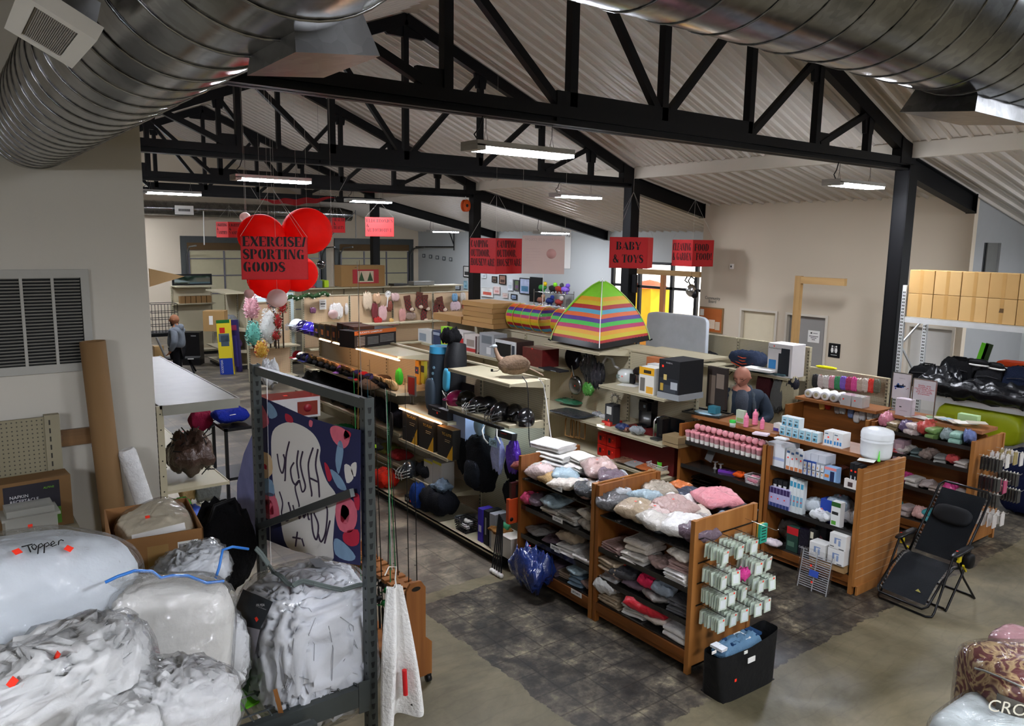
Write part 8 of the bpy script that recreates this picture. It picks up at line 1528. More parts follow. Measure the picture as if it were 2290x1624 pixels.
for a in [(584,527,51,10.9,LR,'red paper lantern at the upper left behind the exercise sign'),(687,517,55,11.3,LR,'largest red paper lantern, upper right of the cluster'),(667,612,43,12.1,LR,'red paper lantern at the lower right of the exercise sign'),(604,622,50,11.9,LR,'lowest red paper lantern under the exercise sign'),(620,667,22,10.4,LW2,'white paper lantern below the red cluster'),(557,657,11,11.6,LW2,'small white paper lantern left of the lowest red one'),(745,703,11,12.6,LW2,'small white paper lantern over the glove shelf'),(548,486,12,11.7,LW2,'white lantern peeking behind the upper left red lantern')]: lantern(*a)
c=ap(718,592,20); MB().lathe([(0,-.11)]+[(.11*math.cos(-PI/2+PI*i/12),.11*math.sin(-PI/2+PI*i/12)) for i in range(1,12)]+[(0,.11)],(0,0,0),20).tube([(0,0,.11),(0,0,roofz(c.x)-.03-c.z)],.003,4).build('mirror_ball',mat('6a6a6c',rough=.15,metal=1,var=.5,vs=60),None,loc=c,label='small silver mirror ball hanging right of the lanterns',cat='ball')
# red drape and cable reel
A=ap(578,447,19); B=ap(752,441,19); t=thing('red_bunting','dark red bunting cloth strung above the lanterns','bunting',(A+B)/2); mid=(A+B)/2
MB().grid(lambda u,v:(A*(1-u)+B*u-mid)+Vector((0,.03*math.sin(u*40),-.15*math.sin(PI*u)*v+.02*math.sin(u*23))),40,4).build('cloth',mat('8c1418',rough=.8),t); MB().tube([A-mid,A-mid+Vector((-.3,0,.5))],.004,4).tube([B-mid,B-mid+Vector((.3,0,.5))],.004,4).build('cord',WR_,t)
t=thing('cable_reel','orange cable reel hanging at the end of the third truss','cable reel',(12.30,18.78,4.66),R(20)); MB().lathe([(.05,-.05),(.17,-.05),(.17,-.035),(.10,-.035),(.10,.035),(.17,.035),(.17,.05),(.05,.05)],(0,0,0),24,axis='y').build('spool',mat('e05a1a',rough=.4),t); MB().lathe([(0,-.07),(.045,-.07),(.045,.07),(0,.07)],(0,0,0),16,axis='y').build('hub',BLKS,t); MB().tube([(0,0,.16),(0,0,.26)],.008,6).build('hook',CHR,t)
# back wall: overhead doors
for i,(a,c) in enumerate(((7.7,13.5),(13.9,17.7))):
    t=thing('overhead_door','%s overhead garage door with cream panels and steel tracks'%('wide left','narrow right')[i],'garage door',((a+c)/2,YB-.02,0)); w=(c-a)/2
    MB().box(-w+.25,w-.25,-.04,0,0,3.15).build('door_panels',mat('b5ad8e',rough=.6,var=.06),t); b=MB()
    for z in (.75,1.5,2.2,2.85): b.box(-w+.25,w-.25,-.07,-.04,z-.02,z+.02)
    n=4 if i==0 else 3
    for k in range(n+1): x=-w+.28+(2*w-.56)*k/n; b.box(x-.03,x+.03,-.065,-.04,0,3.15)
    b.build('door_rib',mat('6c6a72',rough=.4,metal=.5),t); MB().box(-w,w,-.06,0,3.18,3.45).build('timber_header',mat('5a452a',rough=.8),t); MB().box(-w,w,-.08,0,3.45,3.70).build('steel_header',mat('4c4f4e',rough=.5,metal=.4),t)
    for sg in (-1,1): MB().box(sg*w-(.0 if sg<0 else .22),sg*w+(.22 if sg<0 else 0),-.07,0,0,3.45).build('jamb',mat('4c4f4e',rough=.5,metal=.4),t); MB().tube([(sg*(w-.2),-.14,0),(sg*(w-.2),-.14,3.0),(sg*(w-.2),-.5,3.3),(sg*(w-.2),-1.4,3.35)],.03,8).build('track',mat('7a7c7c',metal=.8,rough=.4),t)
MB().tube([at(455,472,y=30),at(457,548,y=30)],.02,8).build('white_pipe',WHT,None,label='white drop pipe hanging from the far duct at the left',cat='pipe')
t=MB().prism([(0,-.06),(0,.06),(.22,.005)],'y',-.005,.005).build('pennant_sheet',mat('d0ac7c',rough=.8),None,loc=at(334,621,y=5.556),label='tan triangular panel tip poking out past the near wall edge',cat='panel')
for i,(a0,c0,a1,c1) in enumerate(((793,475,740,528),(795,470,796,532))): MB().tube([at(a0,c0,y=29.5),at(a1,c1,y=29.5)],.02,6).build('track_brace',mat('8a8a88',metal=.6,rough=.4),None,label='thin steel %s brace below the end of the far duct'%('diagonal','vertical')[i],cat='brace')
MB().tube([at(1015,500,x=17.8),at(1015,560,x=17.8)],.025,6).tube([at(930,552,x=17.8),at(1015,552,x=17.8)],.025,6).tube([at(1000,505,x=17.8),at(1015,548,x=17.8)],.02,6).build('track_bracket',BLK,None,label='black angle bracket on the blue grey art wall near the garage door',cat='bracket')
# art wall and entrance
def pic(p0,c0,p1,c1,fc,ic,label,x=XO-.02,fr=.03):
    y1=ys(p0,x,2.2); y0=ys(p1,x,2.2); zt_=zs(c0,x,(y0+y1)/2); zb_=zs(c1,x,(y0+y1)/2); w=y1-y0; h=zt_-zb_
    t=thing('wall_picture',label,'picture',(x,(y0+y1)/2,zb_),0,'pictures on the art wall'); b=MB().box(-.03,0,-w/2,w/2,0,fr).box(-.03,0,-w/2,w/2,h-fr,h).box(-.03,0,-w/2,-w/2+fr,fr,h-fr).box(-.03,0,w/2-fr,w/2,fr,h-fr); b.build('picture_border',mat(fc,rough=.5),t)
    MB().box(-.015,0,-w/2+fr,w/2-fr,fr,h-fr).build('artwork',mat(ic[0],rough=.7,var=.5,vs=5),t); MB().box(-.017,-.015,-w/2+fr+w*.12,w/2-fr-w*.12,fr+h*.12,h*.5).build('picture_shape',mat(ic[1],rough=.7,var=.4,vs=7),t)
for a in [(1037,595,1051,620,'161616',('cfcdc8','3a3a3a'),'small black framed print left of the camping column'),(1016,637,1030,648,'202020',('c8ccd0','9aa8b0'),'small low framed card near the shelf top, leftmost'),(1101,618,1112,632,'141414',('6a5a50','2c2420'),'dark framed print right of the third column'),(1117,615,1132,636,'141414',('8a6a5a','3a2a24'),'black framed portrait, second after the column'),
 (1135,624,1148,650,'c4c8cc',('c9ced2','a8b4ba'),'pale frameless drawing between two dark frames'),(1151,626,1162,650,'3a3540',('5a6a4a','6a4a6a'),'small dark green and violet painting'),(1163,622,1186,658,'171717',('aab4d0','4a7a9a'),'black framed lake landscape, largest on the art wall'),(1144,658,1157,670,'181818',('8fa0b8','5a6a88'),'small black framed blue print under the landscape'),
 (1105,641,1119,658,'cdb9b4',('d0b8b4','c08a84'),'pale pink sheet picture below the portrait'),(1077,642,1104,664,'c9cac8',('cfcfca','c05a4a'),'wide pale sheet with scattered red flowers'),(1078,610,1088,622,'c4c8ca',('c9cccd','9aa0a4'),'tiny pale sketch beside the column'),(1125,655,1137,666,'c8bab4',('cbb8b0','b89a90'),'small pinkish card low on the art wall'),(1038,628,1046,646,'8fb0bc',('9ac0cc','6a9ab0'),'narrow pale blue poster left of the column')]: pic(*a)
for i in range(5): 
    a=at(948+i*15,572+i*2,x=XO-.02); t=MB().box(-.01,0,-.12,.12,-.08,.08).build('wall_emblem',mat('4a4f52',rough=.6),None,loc=a,label='small dark circular emblem on the blue grey wall, '+ORD[i],cat='emblem',group='dark emblems on the wall'); MB().box(-.012,-.01,-.07,.07,-.05,.05).build('emblem_center',mat('b4babc'),t)
t=thing('wire_shelf','chrome wire shelf holding paper animals by the art wall','shelf',at(1237,700,x=17.5)-Vector((0,0,1.2))); b=MB()
for z in (1.0,1.45,1.9):
    for k in range(9): b.tube([(-.2+.05*k,-.85,z),(-.2+.05*k,.85,z)],.006,4)
    b.tube([(-.2,-.85,z),(.2,-.85,z),(.2,.85,z),(-.2,.85,z)],.01,5,closed=True)
for x in (-.2,.2):
    for y in (-.85,.85): b.tube([(x,y,0),(x,y,2.0)],.014,6)
b.build('wire_frame',CHR,t); base_=t.location.copy()
for i,(dy,z,c,l) in enumerate([(.62,1.9,'3a8a3a','green and yellow paper animal on the wire shelf top, leftmost'),(.05,1.9,'1a1a1a','black and lime paper animal on the wire shelf top'),(-.30,1.9,'8a2a1a','dark red paper animal on the wire shelf top'),(-.62,1.9,'7a5ab8','violet paper animal on the wire shelf top, rightmost'),(.7,1.45,'8a5a4a','brown patterned goods on the middle wire shelf'),(.2,1.45,'1f2f6a','navy folded goods on the middle wire shelf'),(-.3,1.45,'8a2f2a','red striped figure on the middle wire shelf'),(.5,1.0,'c0a070','tan goods on the lowest wire shelf'),(-.4,1.0,'8a3a2a','rust figure on the lowest wire shelf')]):
    t=thing('paper_animal',l,'toy',base_+Vector((0,dy,z+.01))); MB().blob((0,0,.15),(.12,.17,.10),2.3,16,10,.15,3,i).build('body',mat(c,rough=.9,var=.4,vs=14),t); MB().blob((0,-.13,.28),(.07,.08,.08),2.2,14,8,.1,3,i).build('head',mat(['d8b81e','7acb2a','3a3a3a','6a4ab0','b08a6a','2a3a8a','c8c0b8','d8b890','2a2a2a'][i],rough=.9),t)
    for k in (-1,1): MB().tube([(0,k*.09,.1),(0,k*.1,0)],.025,6).build('leg',mat(c,rough=.9,var=.4,vs=14),t)
MB().box(-.06,0,-.35,.35,-.0,.9).build('dark_board',BLK,None,loc=at(1200,676,x=17.6),label='dark board leaning behind the wire shelf',cat='panel')
t=MB().box(-.01,0,-.25,.25,-.6,.7).build('wall_poster',WHT,None,loc=at(1266,562,x=XO-.02),label='white poster with black lettering behind the translucent sheet',cat='poster'); text('RS',(-.012,-.12,.55),(0,-1,0),(0,0,1),.14,INK,t)
# timber frames
PINE=wood('c9a26a','a9824c',2,6)
t=thing('timber_frame','unfinished timber upright with a side arm before the restroom doors','timber frame',(14.3,9.3,0)); 
P1=xs(1777,9.3,2.0); MB().box(-.045,.045,.0,.14,0,3.08).build('post',PINE,t); MB().box(-.045,.045,-.95,0,2.93,3.07).build('arm',wood('c9a26a','a9824c',1,6),t)
t=thing('timber_frame','unfinished timber cross beam standing in the entrance','timber frame',(16.2,15.6,0)); ya=ys(1421,16.2,2.95); yb_=ys(1566,16.2,2.95); yc=ys(1482,16.2,2.3); MB().box(-.045,.045,yb_-15.6,ya-15.6,2.83,2.97).build('beam',wood('c9a26a','a9824c',1,6),t); MB().box(-.045,.045,yc-15.6-.07,yc-15.6+.07,0,2.83).build('post',wood('d08a4a','a9683c',2,6),t)
# hanging gooseneck lamps near the entrance
t=thing('shop_lamp','black and chrome round lamps hanging by the entrance','lamp',at(1545,650,x=15.9)); 
MB().lathe([(0,.0),(.13,.02),(.17,.09),(.16,.09),(0,.03)],(-.1,-.02,.0),24,axis='x').build('chrome_shade',CHR,t); MB().tube([(0,0,.1),(0,.1,.25),(0,.02,.36),(0,-.12,.3),(0,-.1,.2)],.018,8).tube([(0,.15,.35),(0,.22,.25),(0,.12,.2)],.018,8).build('bent_arm',BLK,t); MB().blob((0,-.14,-.08),(.07,.10,.12),2.5,16,10,.05).build('black_head',BLKS,t); MB().tube([(0,0,.3),(0,0,2.0)],.004,4).build('cord',BLK,t)
MB().box(-.03,.03,-.06,.06,-.2,.2).build('speaker_box',BLK,None,loc=(12.7,12.46,at(1425,635,x=12.7).z),label='black box fixed on the side of the second column',cat='speaker')
# outside: yellow inflatable by the door, coloured shop front
t=thing('street_canopy','yellow backlit canopy with an orange roof outside the door','canopy',at(1450,700,x=20.5)-Vector((0,0,.5))); YL=mat('f8c81e',rough=.6); MB().box(-.5,.5,-.55,.55,0,1.4).build('yellow_sides',YL,t); MB().lathe([(.75,1.4),(.3,1.62),(0,1.68)],(0,0,0),12).build('orange_roof',mat('d8502a',rough=.6),t); MB().box(-.4,.4,-.5,.5,-1.5,0).build('base_block',mat('c8862a'),t)
MB().box(-.1,.1,-1.6,.6,0,2.2).build('parked_van',mat('9fb4dc',rough=.4),None,loc=(21.5,14.7,-.02),label='pale blue shape seen through the right entrance door',cat='vehicle')
MB().box(-.1,.1,-3,3,0,4).build('building_front',mat('c8cdb8',rough=.8,var=.2,vs=.8),None,loc=(27,19,-.02),label='pale green building front across the street',cat='building')
# restroom wall: signs, community board, sensor
t=MB().box(-.012,0,-.13,.13,-.15,.15).build('restroom_sign',BLK,None,loc=at(1866,784,x=XB-.002),label='small black restroom sign with white figures and braille line',cat='sign')
for sg in (-1,1):
    MB().lathe([(0,-.0145),(.020,-.014),(.020,-.012)],(0,sg*.045,.085),12,axis='x').build('figure_head',WHT,t); MB().prism([(sg*.045-.014,-.05),(sg*.045+.014,-.05),(sg*.045+.03,.0),(sg*.045+.02,.055),(sg*.045-.02,.055),(sg*.045-.03,.0)],'x',-.014,-.012).build('figure_body',WHT,t)
MB().box(-.014,-.012,-.002,.002,-.05,.10).box(-.014,-.012,-.07,.07,-.10,-.092).build('line_mark',WHT,t)
t=MB().box(-.008,0,-.14,.14,-.13,.13).build('door_notice',WHT,None,loc=at(1820,753,x=XB+.075),label='white paper notice taped on the grey restroom door',cat='notice'); MB().box(-.010,-.008,.04,.08,.06,.09).box(-.010,-.008,-.09,.02,.07,.08).box(-.01,-.008,-.11,.11,.0,.012).box(-.01,-.008,-.07,.07,-.035,-.023).box(-.01,-.008,-.04,.04,-.075,-.063).build('printed_line',INK,t)
y1=ys(1556,XB,1.9)-0.0; y0=ys(1618,XB,1.9); y1=min(y1,12.72)
t=thing('notice_board','cork community board with pinned papers at the wall corner','notice board',(XB-.002,(y0+y1)/2,1.55)); w=y1-y0; MB().box(-.03,0,-w/2,w/2,0,.62).build('board_border',mat('8a6a44',rough=.6),t); MB().box(-.034,-.03,-w/2+.03,w/2-.03,.03,.59).build('cork',mat('b0602c',rough=.9),t)
for i,(a,c,ww,hh,col) in enumerate([(.12,.40,.12,.16,'d8d4c8'),(.55,.10,.2,.22,'e0c9b0'),(.8,.08,.14,.2,'c9b49a'),(.35,.08,.14,.14,'a8c8b0')]): MB().box(-.036,-.034,w/2-a*w-ww/2,w/2-a*w+ww/2,c,c+hh).build('pinned_paper',mat(col,rough=.7),t)
text('Community\nBoard',(-.002,.0,.80),(0,-1,0),(0,0,1),.075,mat('3f4a48',rough=.6),t,wid=.46,lines=.75)
t=thing('wall_sensor','small white motion sensor high on the tan wall','sensor',at(1638,596,x=XB-.002)); MB().box(-.05,0,-.04,.04,-.06,.06).build('housing',WHT,t); MB().box(-.052,-.05,-.02,.02,-.02,.02).build('lens',mat('3a3a3a'),t)
# christmas wall goods
yx=20.44
def hang(px,pt,pb,w_,col,label,name='hanging_goods',cat='packet',seed=0,wrap=True,y=yx,amp=.08,p=5,d=.07):
    P=at(px,pb,y=y-.05); hh=max(.05,zs(pt,P.x,P.y)-P.z); ww=w_*depth(P)/FPX; return soft(name,label,cat,P,(ww,d,hh),col,seed,wrap=wrap,amp=amp,p=p)
for i,a in enumerate([(822,661,697,22,'c9b49a','packet of candy canes with a red header on the tan wall'),(843,661,682,18,'c09a78','second candy cane packet on the tan wall'),(884,659,675,20,'c8a8a4','small pink striped packet near the snowflake'),(871,677,698,14,'7a3a2a','small plaid bow packet on the tan wall'),(1017,659,676,14,'6a9ac0','pale blue snowflake packet'),(1035,657,674,14,'b9b4ac','clear ornament packet at the right'),(1018,678,697,26,'c0a8b0','pink and silver striped wrap packet'),(1040,675,694,12,'b03a3a','red and blue packet beside the third column'),(752,684,715,32,'d8d2cc','white fluffy snow bag on the tan wall'),(775,684,706,8,'cfc9c4','thin white packet on the tan wall'),(838,684,716,14,'6a1420','tall dark red bow packet'),(856,690,722,20,'c8a0a0','red and white gnome packet'),(845,711,725,20,'b01c1c','red gift packet on the wall shelf'),(900,696,722,16,'c08a84','seated gnome with a pointed red hat'),(918,702,716,26,'8a7468','black and white picture box with a red band'),(972,700,716,12,'c0a890','small wooden figure on the christmas shelf'),(880,722,728,30,'d89ab4','pink packet lying on the christmas shelf'),(875,714,722,10,'c8a060','small yellow figure on the christmas shelf'),(700,690,702,14,'6a3a5a','purple tinsel sprig on the tan wall')]): hang(a[0],a[1],a[2],a[3],a[4],a[5],seed=i)
def stocking(px,py,label,rot=0,s=1):
    t=thing('christmas_stocking',label,'stocking',at(px,py,y=yx-.06),(0,R(rot),0),'plaid stockings'); b=MB(); pf=[(-.09,.22),(.09,.22),(.09,-.02),(.11,-.12),(.20,-.17),(.20,-.23),(.06,-.25),(-.06,-.20),(-.09,-.08)]
    MB().prism([(x*s,z*s) for x,z in pf],'y',-.02,.02).build('sock',stk,t); MB().prism([(-.10*s,.14*s),(.10*s,.14*s),(.10*s,.25*s),(-.10*s,.25*s)],'y',-.026,.026).build('cuff',mat('5a3428',rough=.95,bump=.6,bs=50),t); MB().blob((.10*s,-.02,-.18*s),(.07,.03,.05),2.3,14,8,.2).build('fur_toe',mat('c9b4a0',rough=1,bump=.8,bs=60),t)
stk,nt,b_=base('plaid'); tc=N(nt,'ShaderNodeTexCoord'); ck=N(nt,'ShaderNodeTexChecker'); ck.inputs['Scale'].default_value=18; ck.inputs['Color1'].default_value=lin('6a1c18'); ck.inputs['Color2'].default_value=lin('3a2a22'); nt.links.new(tc.outputs['Object'],ck.inputs[0]); nt.links.new(ck.outputs[0],b_.inputs['Base Color']); b_.inputs['Roughness'].default_value=.95
for a in [(912,680,'plaid stocking, leftmost of the group on the tan wall',-8),(936,672,'plaid stocking behind the largest pair',10),(950,678,'large plaid stocking with fur, upper one of the pair',0),(948,702,'large plaid stocking hanging lower of the pair',12),(986,682,'plaid stocking at the right of the tan wall',-14),(975,690,'tan burlap stocking beside the right plaid one',20)]: stocking(*a)
t=thing('paper_snowflake','white star topper stick leaning across the tan wall','ornament',at(868,658,y=yx-.1),(0,R(25),0)); b=MB()
for k in range(6): a=PI*k/6; b.bar((-.10*math.cos(a),0,-.10*math.sin(a)),(.10*math.cos(a),0,.10*math.sin(a)),.015,.02)
b.bar((0,0,0),(.12,0,-.36),.02,.02); b.build('star',WHT,t)
t=MB().box(-.1,.1,-.004,0,-.14,.14).build('paper_notice',WHT,None,loc=at(722,681,y=yx),label='white paper notice pinned on the tan wall under the garland',cat='notice'); MB().box(-.07,.07,-.006,-.004,.0,.03).box(-.06,.06,-.006,-.004,-.06,-.05).box(-.06,.06,-.006,-.004,.07,.08).build('printed_line',INK,t)
gr=mat('2c4a26',rough=.9,var=.4,vs=20)
def foliage(b,pts,r,n,seed,L=.06,w=.012):
    rg=random.Random(seed)
    for i in range(n):
        k=rg.random()*(len(pts)-1); j=int(k); p=Vector(pts[j]).lerp(Vector(pts[min(j+1,len(pts)-1)]),k-j)
        d=Vector((rg.gauss(0,1),rg.gauss(0,1),rg.gauss(0,1))).normalized(); q=p+d*r*rg.uniform(.1,.6); e=q+d*L; s_=d.orthogonal().normalized()*w
        b.add([q-s_,q+s_,e],[(0,1,2)])
    return b
P0=at(640,668,y=yx-.15); P1=at(735,657,y=yx-.15); t=thing('garland','green pine garland with small white bulbs along the tan wall top','garland',P0); pts=[(P1-P0)*(i/8)+Vector((0,0,.05*math.sin(i*2.1))) for i in range(9)]
foliage(MB().tube(pts,.05,8),pts,.10,700,3).build('pine_needles',gr,t)
for i in range(9): MB().lathe([(0,-.025),(.025,0),(0,.025)],pts[i]+Vector((0,-.09,.03*(-1)**i)),10).build('bulb',mat('f2ece0',rough=.3),t)
def puff(px,pt,pb,wpx,cols,label,y,n=420,seed=0,stem='3a2c20',shape=1.0,name='decorative_tree',cat='tree',L=.05,w=.014):
    P=at(px,pb,y=y); hh=zs(pt,P.x,P.y)-P.z; r=wpx*depth(P)/FPX/2; t=thing(name,label,cat,P); rg=random.Random(seed)
    cols_=[mat(c,rough=.8,var=.2) for c in cols]; b=MB()
    b.lathe([(r*.15,0),(r*.75,hh*.2),(r*.8,hh*.5*shape),(r*.5,hh*.8),(0,hh*.97)],(0,0,0),14,0)
    for i in range(n):
        z=rg.random(); rr=r*(1-abs(z-.4*shape)*.95)*rg.uniform(.8,1.05); a=rg.uniform(0,2*PI); p=Vector((rr*math.cos(a),rr*math.sin(a),z*hh)); d=Vector((math.cos(a),math.sin(a),rg.uniform(-.4,.8))).normalized(); s_=d.orthogonal().normalized()*w
        b.add([p-s_,p+s_,p+d*L],[(0,1,2)],rg.randrange(len(cols)))
    b.build('foliage',cols_,t); MB().tube([(0,0,min(0,.95-P.z)),(0,0,hh*.3)],.02,8).build('trunk',mat(stem,rough=.8),t); return t
puff(563,660,712,34,['e0a8b0','f0d0d4','d08a98'],'pale pink feathery small tree behind the yellow carton',19.6,seed=1)
puff(605,690,768,50,['d8d8d4','c4c6c2','eceae6'],'white cotton branch bouquet in clear wrap',19.2,seed=2); puff(568,718,772,34,['6ab8a8','2a7a70','a8e0d4','1d4a44'],'teal tinsel tree in clear plastic',18.9,seed=3); puff(585,762,800,30,['c8a03a','a82a1e','e8d08a'],'gold and red bead ball arrangement',18.6,seed=4,L=.03,w=.02); puff(612,640,690,30,['8a8a86','3a3834','b04a4a'],'dark silvery tinsel bunch above the cotton bouquet',19.3,seed=5)
for i,(a,c0,c1) in enumerate([(632,668,700),(622,700,735),(617,738,760)]): puff(a,c0,c1,20,['a82424','c9b9a4','3a5a2a'],'red and cream berry garland hanging down the shelf end, %s part'%['top','middle','bottom'][i],19.0,n=240,seed=8+i,name='berry_garland',cat='garland')
soft('clear_bagged_snow','large white plastic bag on the floor behind the steel rack frame','bag',at(605,870,z=0),(.4,.4,.6),'c9ccd0',6,amp=.12)
# cartons standing at the aisle
def slab(px0,px1,pt,pb,y,d,col,label,deco=(),lean=0,name='upright_carton'):
    P=at((px0+px1)/2,pb,z=0); w=(px1-px0)*depth(P)/FPX; h=zs(pt,P.x,P.y)-P.z; t=thing(name,label,'box',P,(R(lean),R(-4),R(-38))); MB().box(-w/2,w/2,0,d,0,h).build('carton',plain(col),t)
    for (a,c,e,g,cc) in deco: MB().box(-w/2+a*w,-w/2+c*w,-.003,0,e*h,g*h).build('printed_panel',plain(cc),t)
    return t,w,h
t,w,h=slab(493,523,716,838,18.6,.10,'e0cc2a','tall yellow blue and green wiper carton leaning at the shelf end',[(0,1,0,.30,'1f3a9a'),(0,1,.94,1,'1f6a2a'),(.2,.6,.76,.86,'c8281c'),(.25,.85,.52,.72,'4a5a68'),(.1,.9,.6,.75,'5c6a78')],-4)
text('GOODYEAR',(-w*.3,-.004,h*.15),(0,0,1),(-1,0,0),w*.16,LW,t,wid=h*.24)
slab(517,540,716,832,18.9,.10,'2c2560','tall violet patterned gift wrap carton beside the yellow one',[(.1,.9,.8,.9,'8a2a4a'),(.2,.8,.1,.7,'3f3a8a'),(.1,.5,.0,.12,'8a8478')],-3); slab(522,540,790,830,18.5,.08,'a08a3a','short golden carton at the foot of the violet one')
# far left shelf goods
t=MB().box(-.28,.28,-.15,.25,0,.55).build('computer_carton',card('a58354'),None,loc=at(476,741,y=21.8)+Vector((.1,.1,0)),rz=R(-30),label='tan cardboard carton with a white label on the far left shelf',cat='box'); MB().box(-.12,-.02,-.153,-.15,.18,.42).build('white_label',WHT,t)
for i in range(6): MB().box(-.07,.07,-.1,.1,0,.22).build('kraft_carton',card('8a6a42'),None,loc=(6.25+i*.16,25.6,1.622),label='small brown box on the far left upper shelf, '+ORD[i],cat='box',group='far brown boxes')
t=thing('wire_crate','black wire pet crate on a dark table by the back wall','crate',at(365,742,y=25)-Vector((0,0,.9))); b=MB()
for k in range(9): b.tube([(-.35+.09*k,-.3,.9),(-.35+.09*k,-.3,1.75)],.008,4)
for z in (.9,1.1,1.3,1.5,1.75): b.tube([(-.35,-.3,z),(.37,-.3,z),(.37,.3,z),(-.35,.3,z)],.009,4,closed=True)
b.build('wire_cage',BLK,t); MB().box(-.5,.5,-.4,.4,.8,.9).box(-.48,-.42,-.38,-.32,0,.8).box(.42,.48,-.38,-.32,0,.8).box(-.48,-.42,.32,.38,0,.8).box(.42,.48,.32,.38,0,.8).build('table_body',BLK,t)
t=thing('black_cooler','black upright mini fridge standing on the floor','appliance',(6.0,23.6,0),R(-30)); MB().box(-.25,.25,-.22,.22,0,.95).build('case',BLKS,t); MB().box(.02,.16,-.223,-.22,.84,.87).build('maker_plate',mat('8a8a8a'),t)
t=thing('folding_bench','black exercise bench frame with a flat black top in the left aisle','bench',at(410,835,z=.0)+Vector((0,0,0)),R(-20)); MB().box(-.45,.45,-.2,.2,.40,.44).build('bench_top',BLK,t); 
for sg in (-1,1): MB().tube([(sg*.3,-.2,.02),(sg*.15,0,.4),(sg*.3,.2,.02)],.025,8).build('leg',BLK,t)
MB().tube([(-.42,0,.44),(-.55,0,.8),(-.62,0,1.0)],.03,8).build('back_support',mat('9a9a9a',metal=.7,rough=.3),t); MB().box(.15,.3,-.203,-.2,.41,.43).build('white_label',WHT,t)
MB().box(-.12,.12,-.1,.1,0,.7).build('kraft_carton',card('a8885a'),None,loc=at(357,830,z=0),label='tan box at the left wall edge behind the glossy top',cat='box')
t=MB().box(-.6,.6,-.02,.02,0,.35).build('long_mirror',BLK,None,loc=(6.65,25.85,2.165),label='long dark framed mirror leaning on top of the far shelves',cat='mirror'); MB().box(-.54,.54,-.024,-.02,.05,.30).build('mirror_glass',mat('9fb4c0',rough=.05,metal=1,var=0),t)
for i,(z,c,l) in enumerate([(.552,'6a4a7a','purple clear bag on the low far shelf'),(.552,'1a3fa0','blue bags on the low far shelf'),(1.152,'2c2c2e','black wrapped tools on the far shelf'),(1.152,'8a8f94','grey wrapped tools on the far shelf'),(.15,'1f4fa8','blue goods on the lowest far shelf')]): soft('far_goods',l,'packet',(6.78,22.2+.42*(i*2%5)*.8,z),(.34,.36,.3),c,i+2)
for i in range(3): MB().box(-.05,.05,-.01,.01,-.14,0).build('hanging_packet',WHT,None,loc=at(541+i*8,690,y=22.5),label='white blister card hanging in the lit far bay, '+ORD[i],cat='packet',group='white blister cards')
strip('cool white light strip in the far lit bay',(7.2,22.3,2.0),(8.5,22.3,2.0),'e8f0ff',STRIP*.6)
# top of the far row
t=thing('tree_carton','large brown carton picturing two christmas trees on the back row','box',at(815,636,y=23.2)+Vector((0,0,.0)),R(-3)); 
t.location.z=2.165; MB().box(-.78,.72,0,.6,0,.68).build('carton',card('9a7648'),t); MB().box(-.40,.50,-.004,0,.10,.55).build('red_picture',mat('a82a30',rough=.5),t); MB().box(-.22,.32,-.006,-.004,.14,.50).build('picture_field',mat('c9b49a',rough=.6),t)
for x in (-.10,.20): MB().prism([(x-.1,.18),(x+.1,.18),(x,.48)],'y',-.008,-.006).build('printed_tree',mat('2c4a2a'),t)
for i,(x,w,h,c,l) in enumerate([(9.3,.6,.05,'a8203a','flat red carton left of the tree carton'),(9.75,.18,.22,'5a6a70','grey carton beside the red flat one'),(9.98,.14,.22,'a8c81e','lime green carton beside the grey one'),(12.6,.5,.06,'3a3a38','dark flat goods right of the tree carton'),(13.5,.8,.12,'8a8a86','heap of grey wrapped goods near the column')]): MB().box(-w/2,w/2,-.2,.2,0,h).build('shelf_carton',plain(c),None,loc=(x,23.35,2.17),label=l,cat='box')
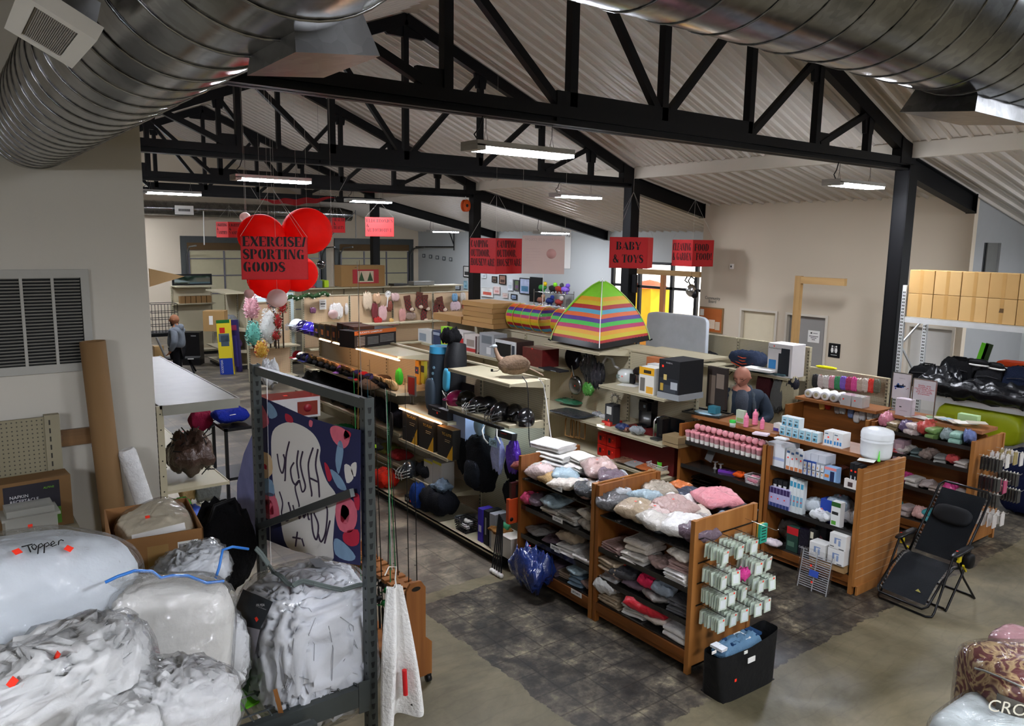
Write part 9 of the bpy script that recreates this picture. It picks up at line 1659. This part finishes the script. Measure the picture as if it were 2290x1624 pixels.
for i in range(5): MB().box(-.06,.06,-.05,.05,0,.3).build('dark_carton',BLK,None,loc=(12.3+i*.16,23.3,1.62),label='small dark upright box on the back row shelf, '+ORD[i],cat='box',group='dark boxes on the back row')
gondola('tan end unit with small tinsel trees standing on it','',0,1.1,2.05,[(.95,.55)],loc=(7.55,19.95,0),loc_rz=PI/2,pegc='c6a987')
NEST={'microwave_oven':[('front_frame','door_window door_handle control_panel')],'overhead_door':[('door_panels','door_rib')],'reclining_chair':[('backrest_mesh','head_pillow'),('seat_mesh','logo'),('seat_frame','lock_knob yellow_strap')],'return_air_grille':[('frame','louvre')],'air_register':[('frame','grille')],'person':[('hoodie','hood'),('jacket','jacket_lapel'),('body','eye iris eyebrow mouth beard glasses cropped_hair')],
'category_sign':[('front_panel','stencil_lettering')],'fishing_rod':[('blank','line_guide')],'display_unit':[('slatwall_end','slat_groove')],'tumbler':[('cup','white_print')],'fabric_banner':[('cloth','printed_flower white_field mirrored_lettering flower_heart')],'spiral_duct':[('pipe','lock_seam')],'christmas_stocking':[('sock','cuff fur_toe')],'duvet_in_zip_bag':[('plastic_bag','card_insert mattress_picture zipper_tape zipper_teeth round_mark lettering printed_bars')],
'golf_bag':[('body','blue_rim logo_ring piping')],'play_tunnel':[('tunnel_cloth','hoop')],'play_tent':[('striped_wall','green_sleeve')],'coffee_maker':[('body','button_panel drip_tray')],'ceiling_light':[('housing','chain power_cord')],'backpack':[('main_bag','front_pocket buckle_patch')],'wall_picture':[('artwork','picture_shape')],'notice_board':[('cork','pinned_paper')],'helmet':[('shell','ear_guard brim')],'bird_decoy':[('body','wing')],
'appliance_carton':[('carton','dark_panel green_panel lettering')],'tree_carton':[('red_picture','picture_field printed_tree')],'door_frame':[]}
for o in list(bpy.data.objects):
    if o.parent is None and o.type=='EMPTY':
        for pp,cc in NEST.get(o.name.split('.')[0],[]):
            ps=[c for c in o.children if c.name.split('.')[0]==pp]
            if ps:
                for c in list(o.children):
                    if c.name.split('.')[0] in cc.split(): c.parent=ps[0]
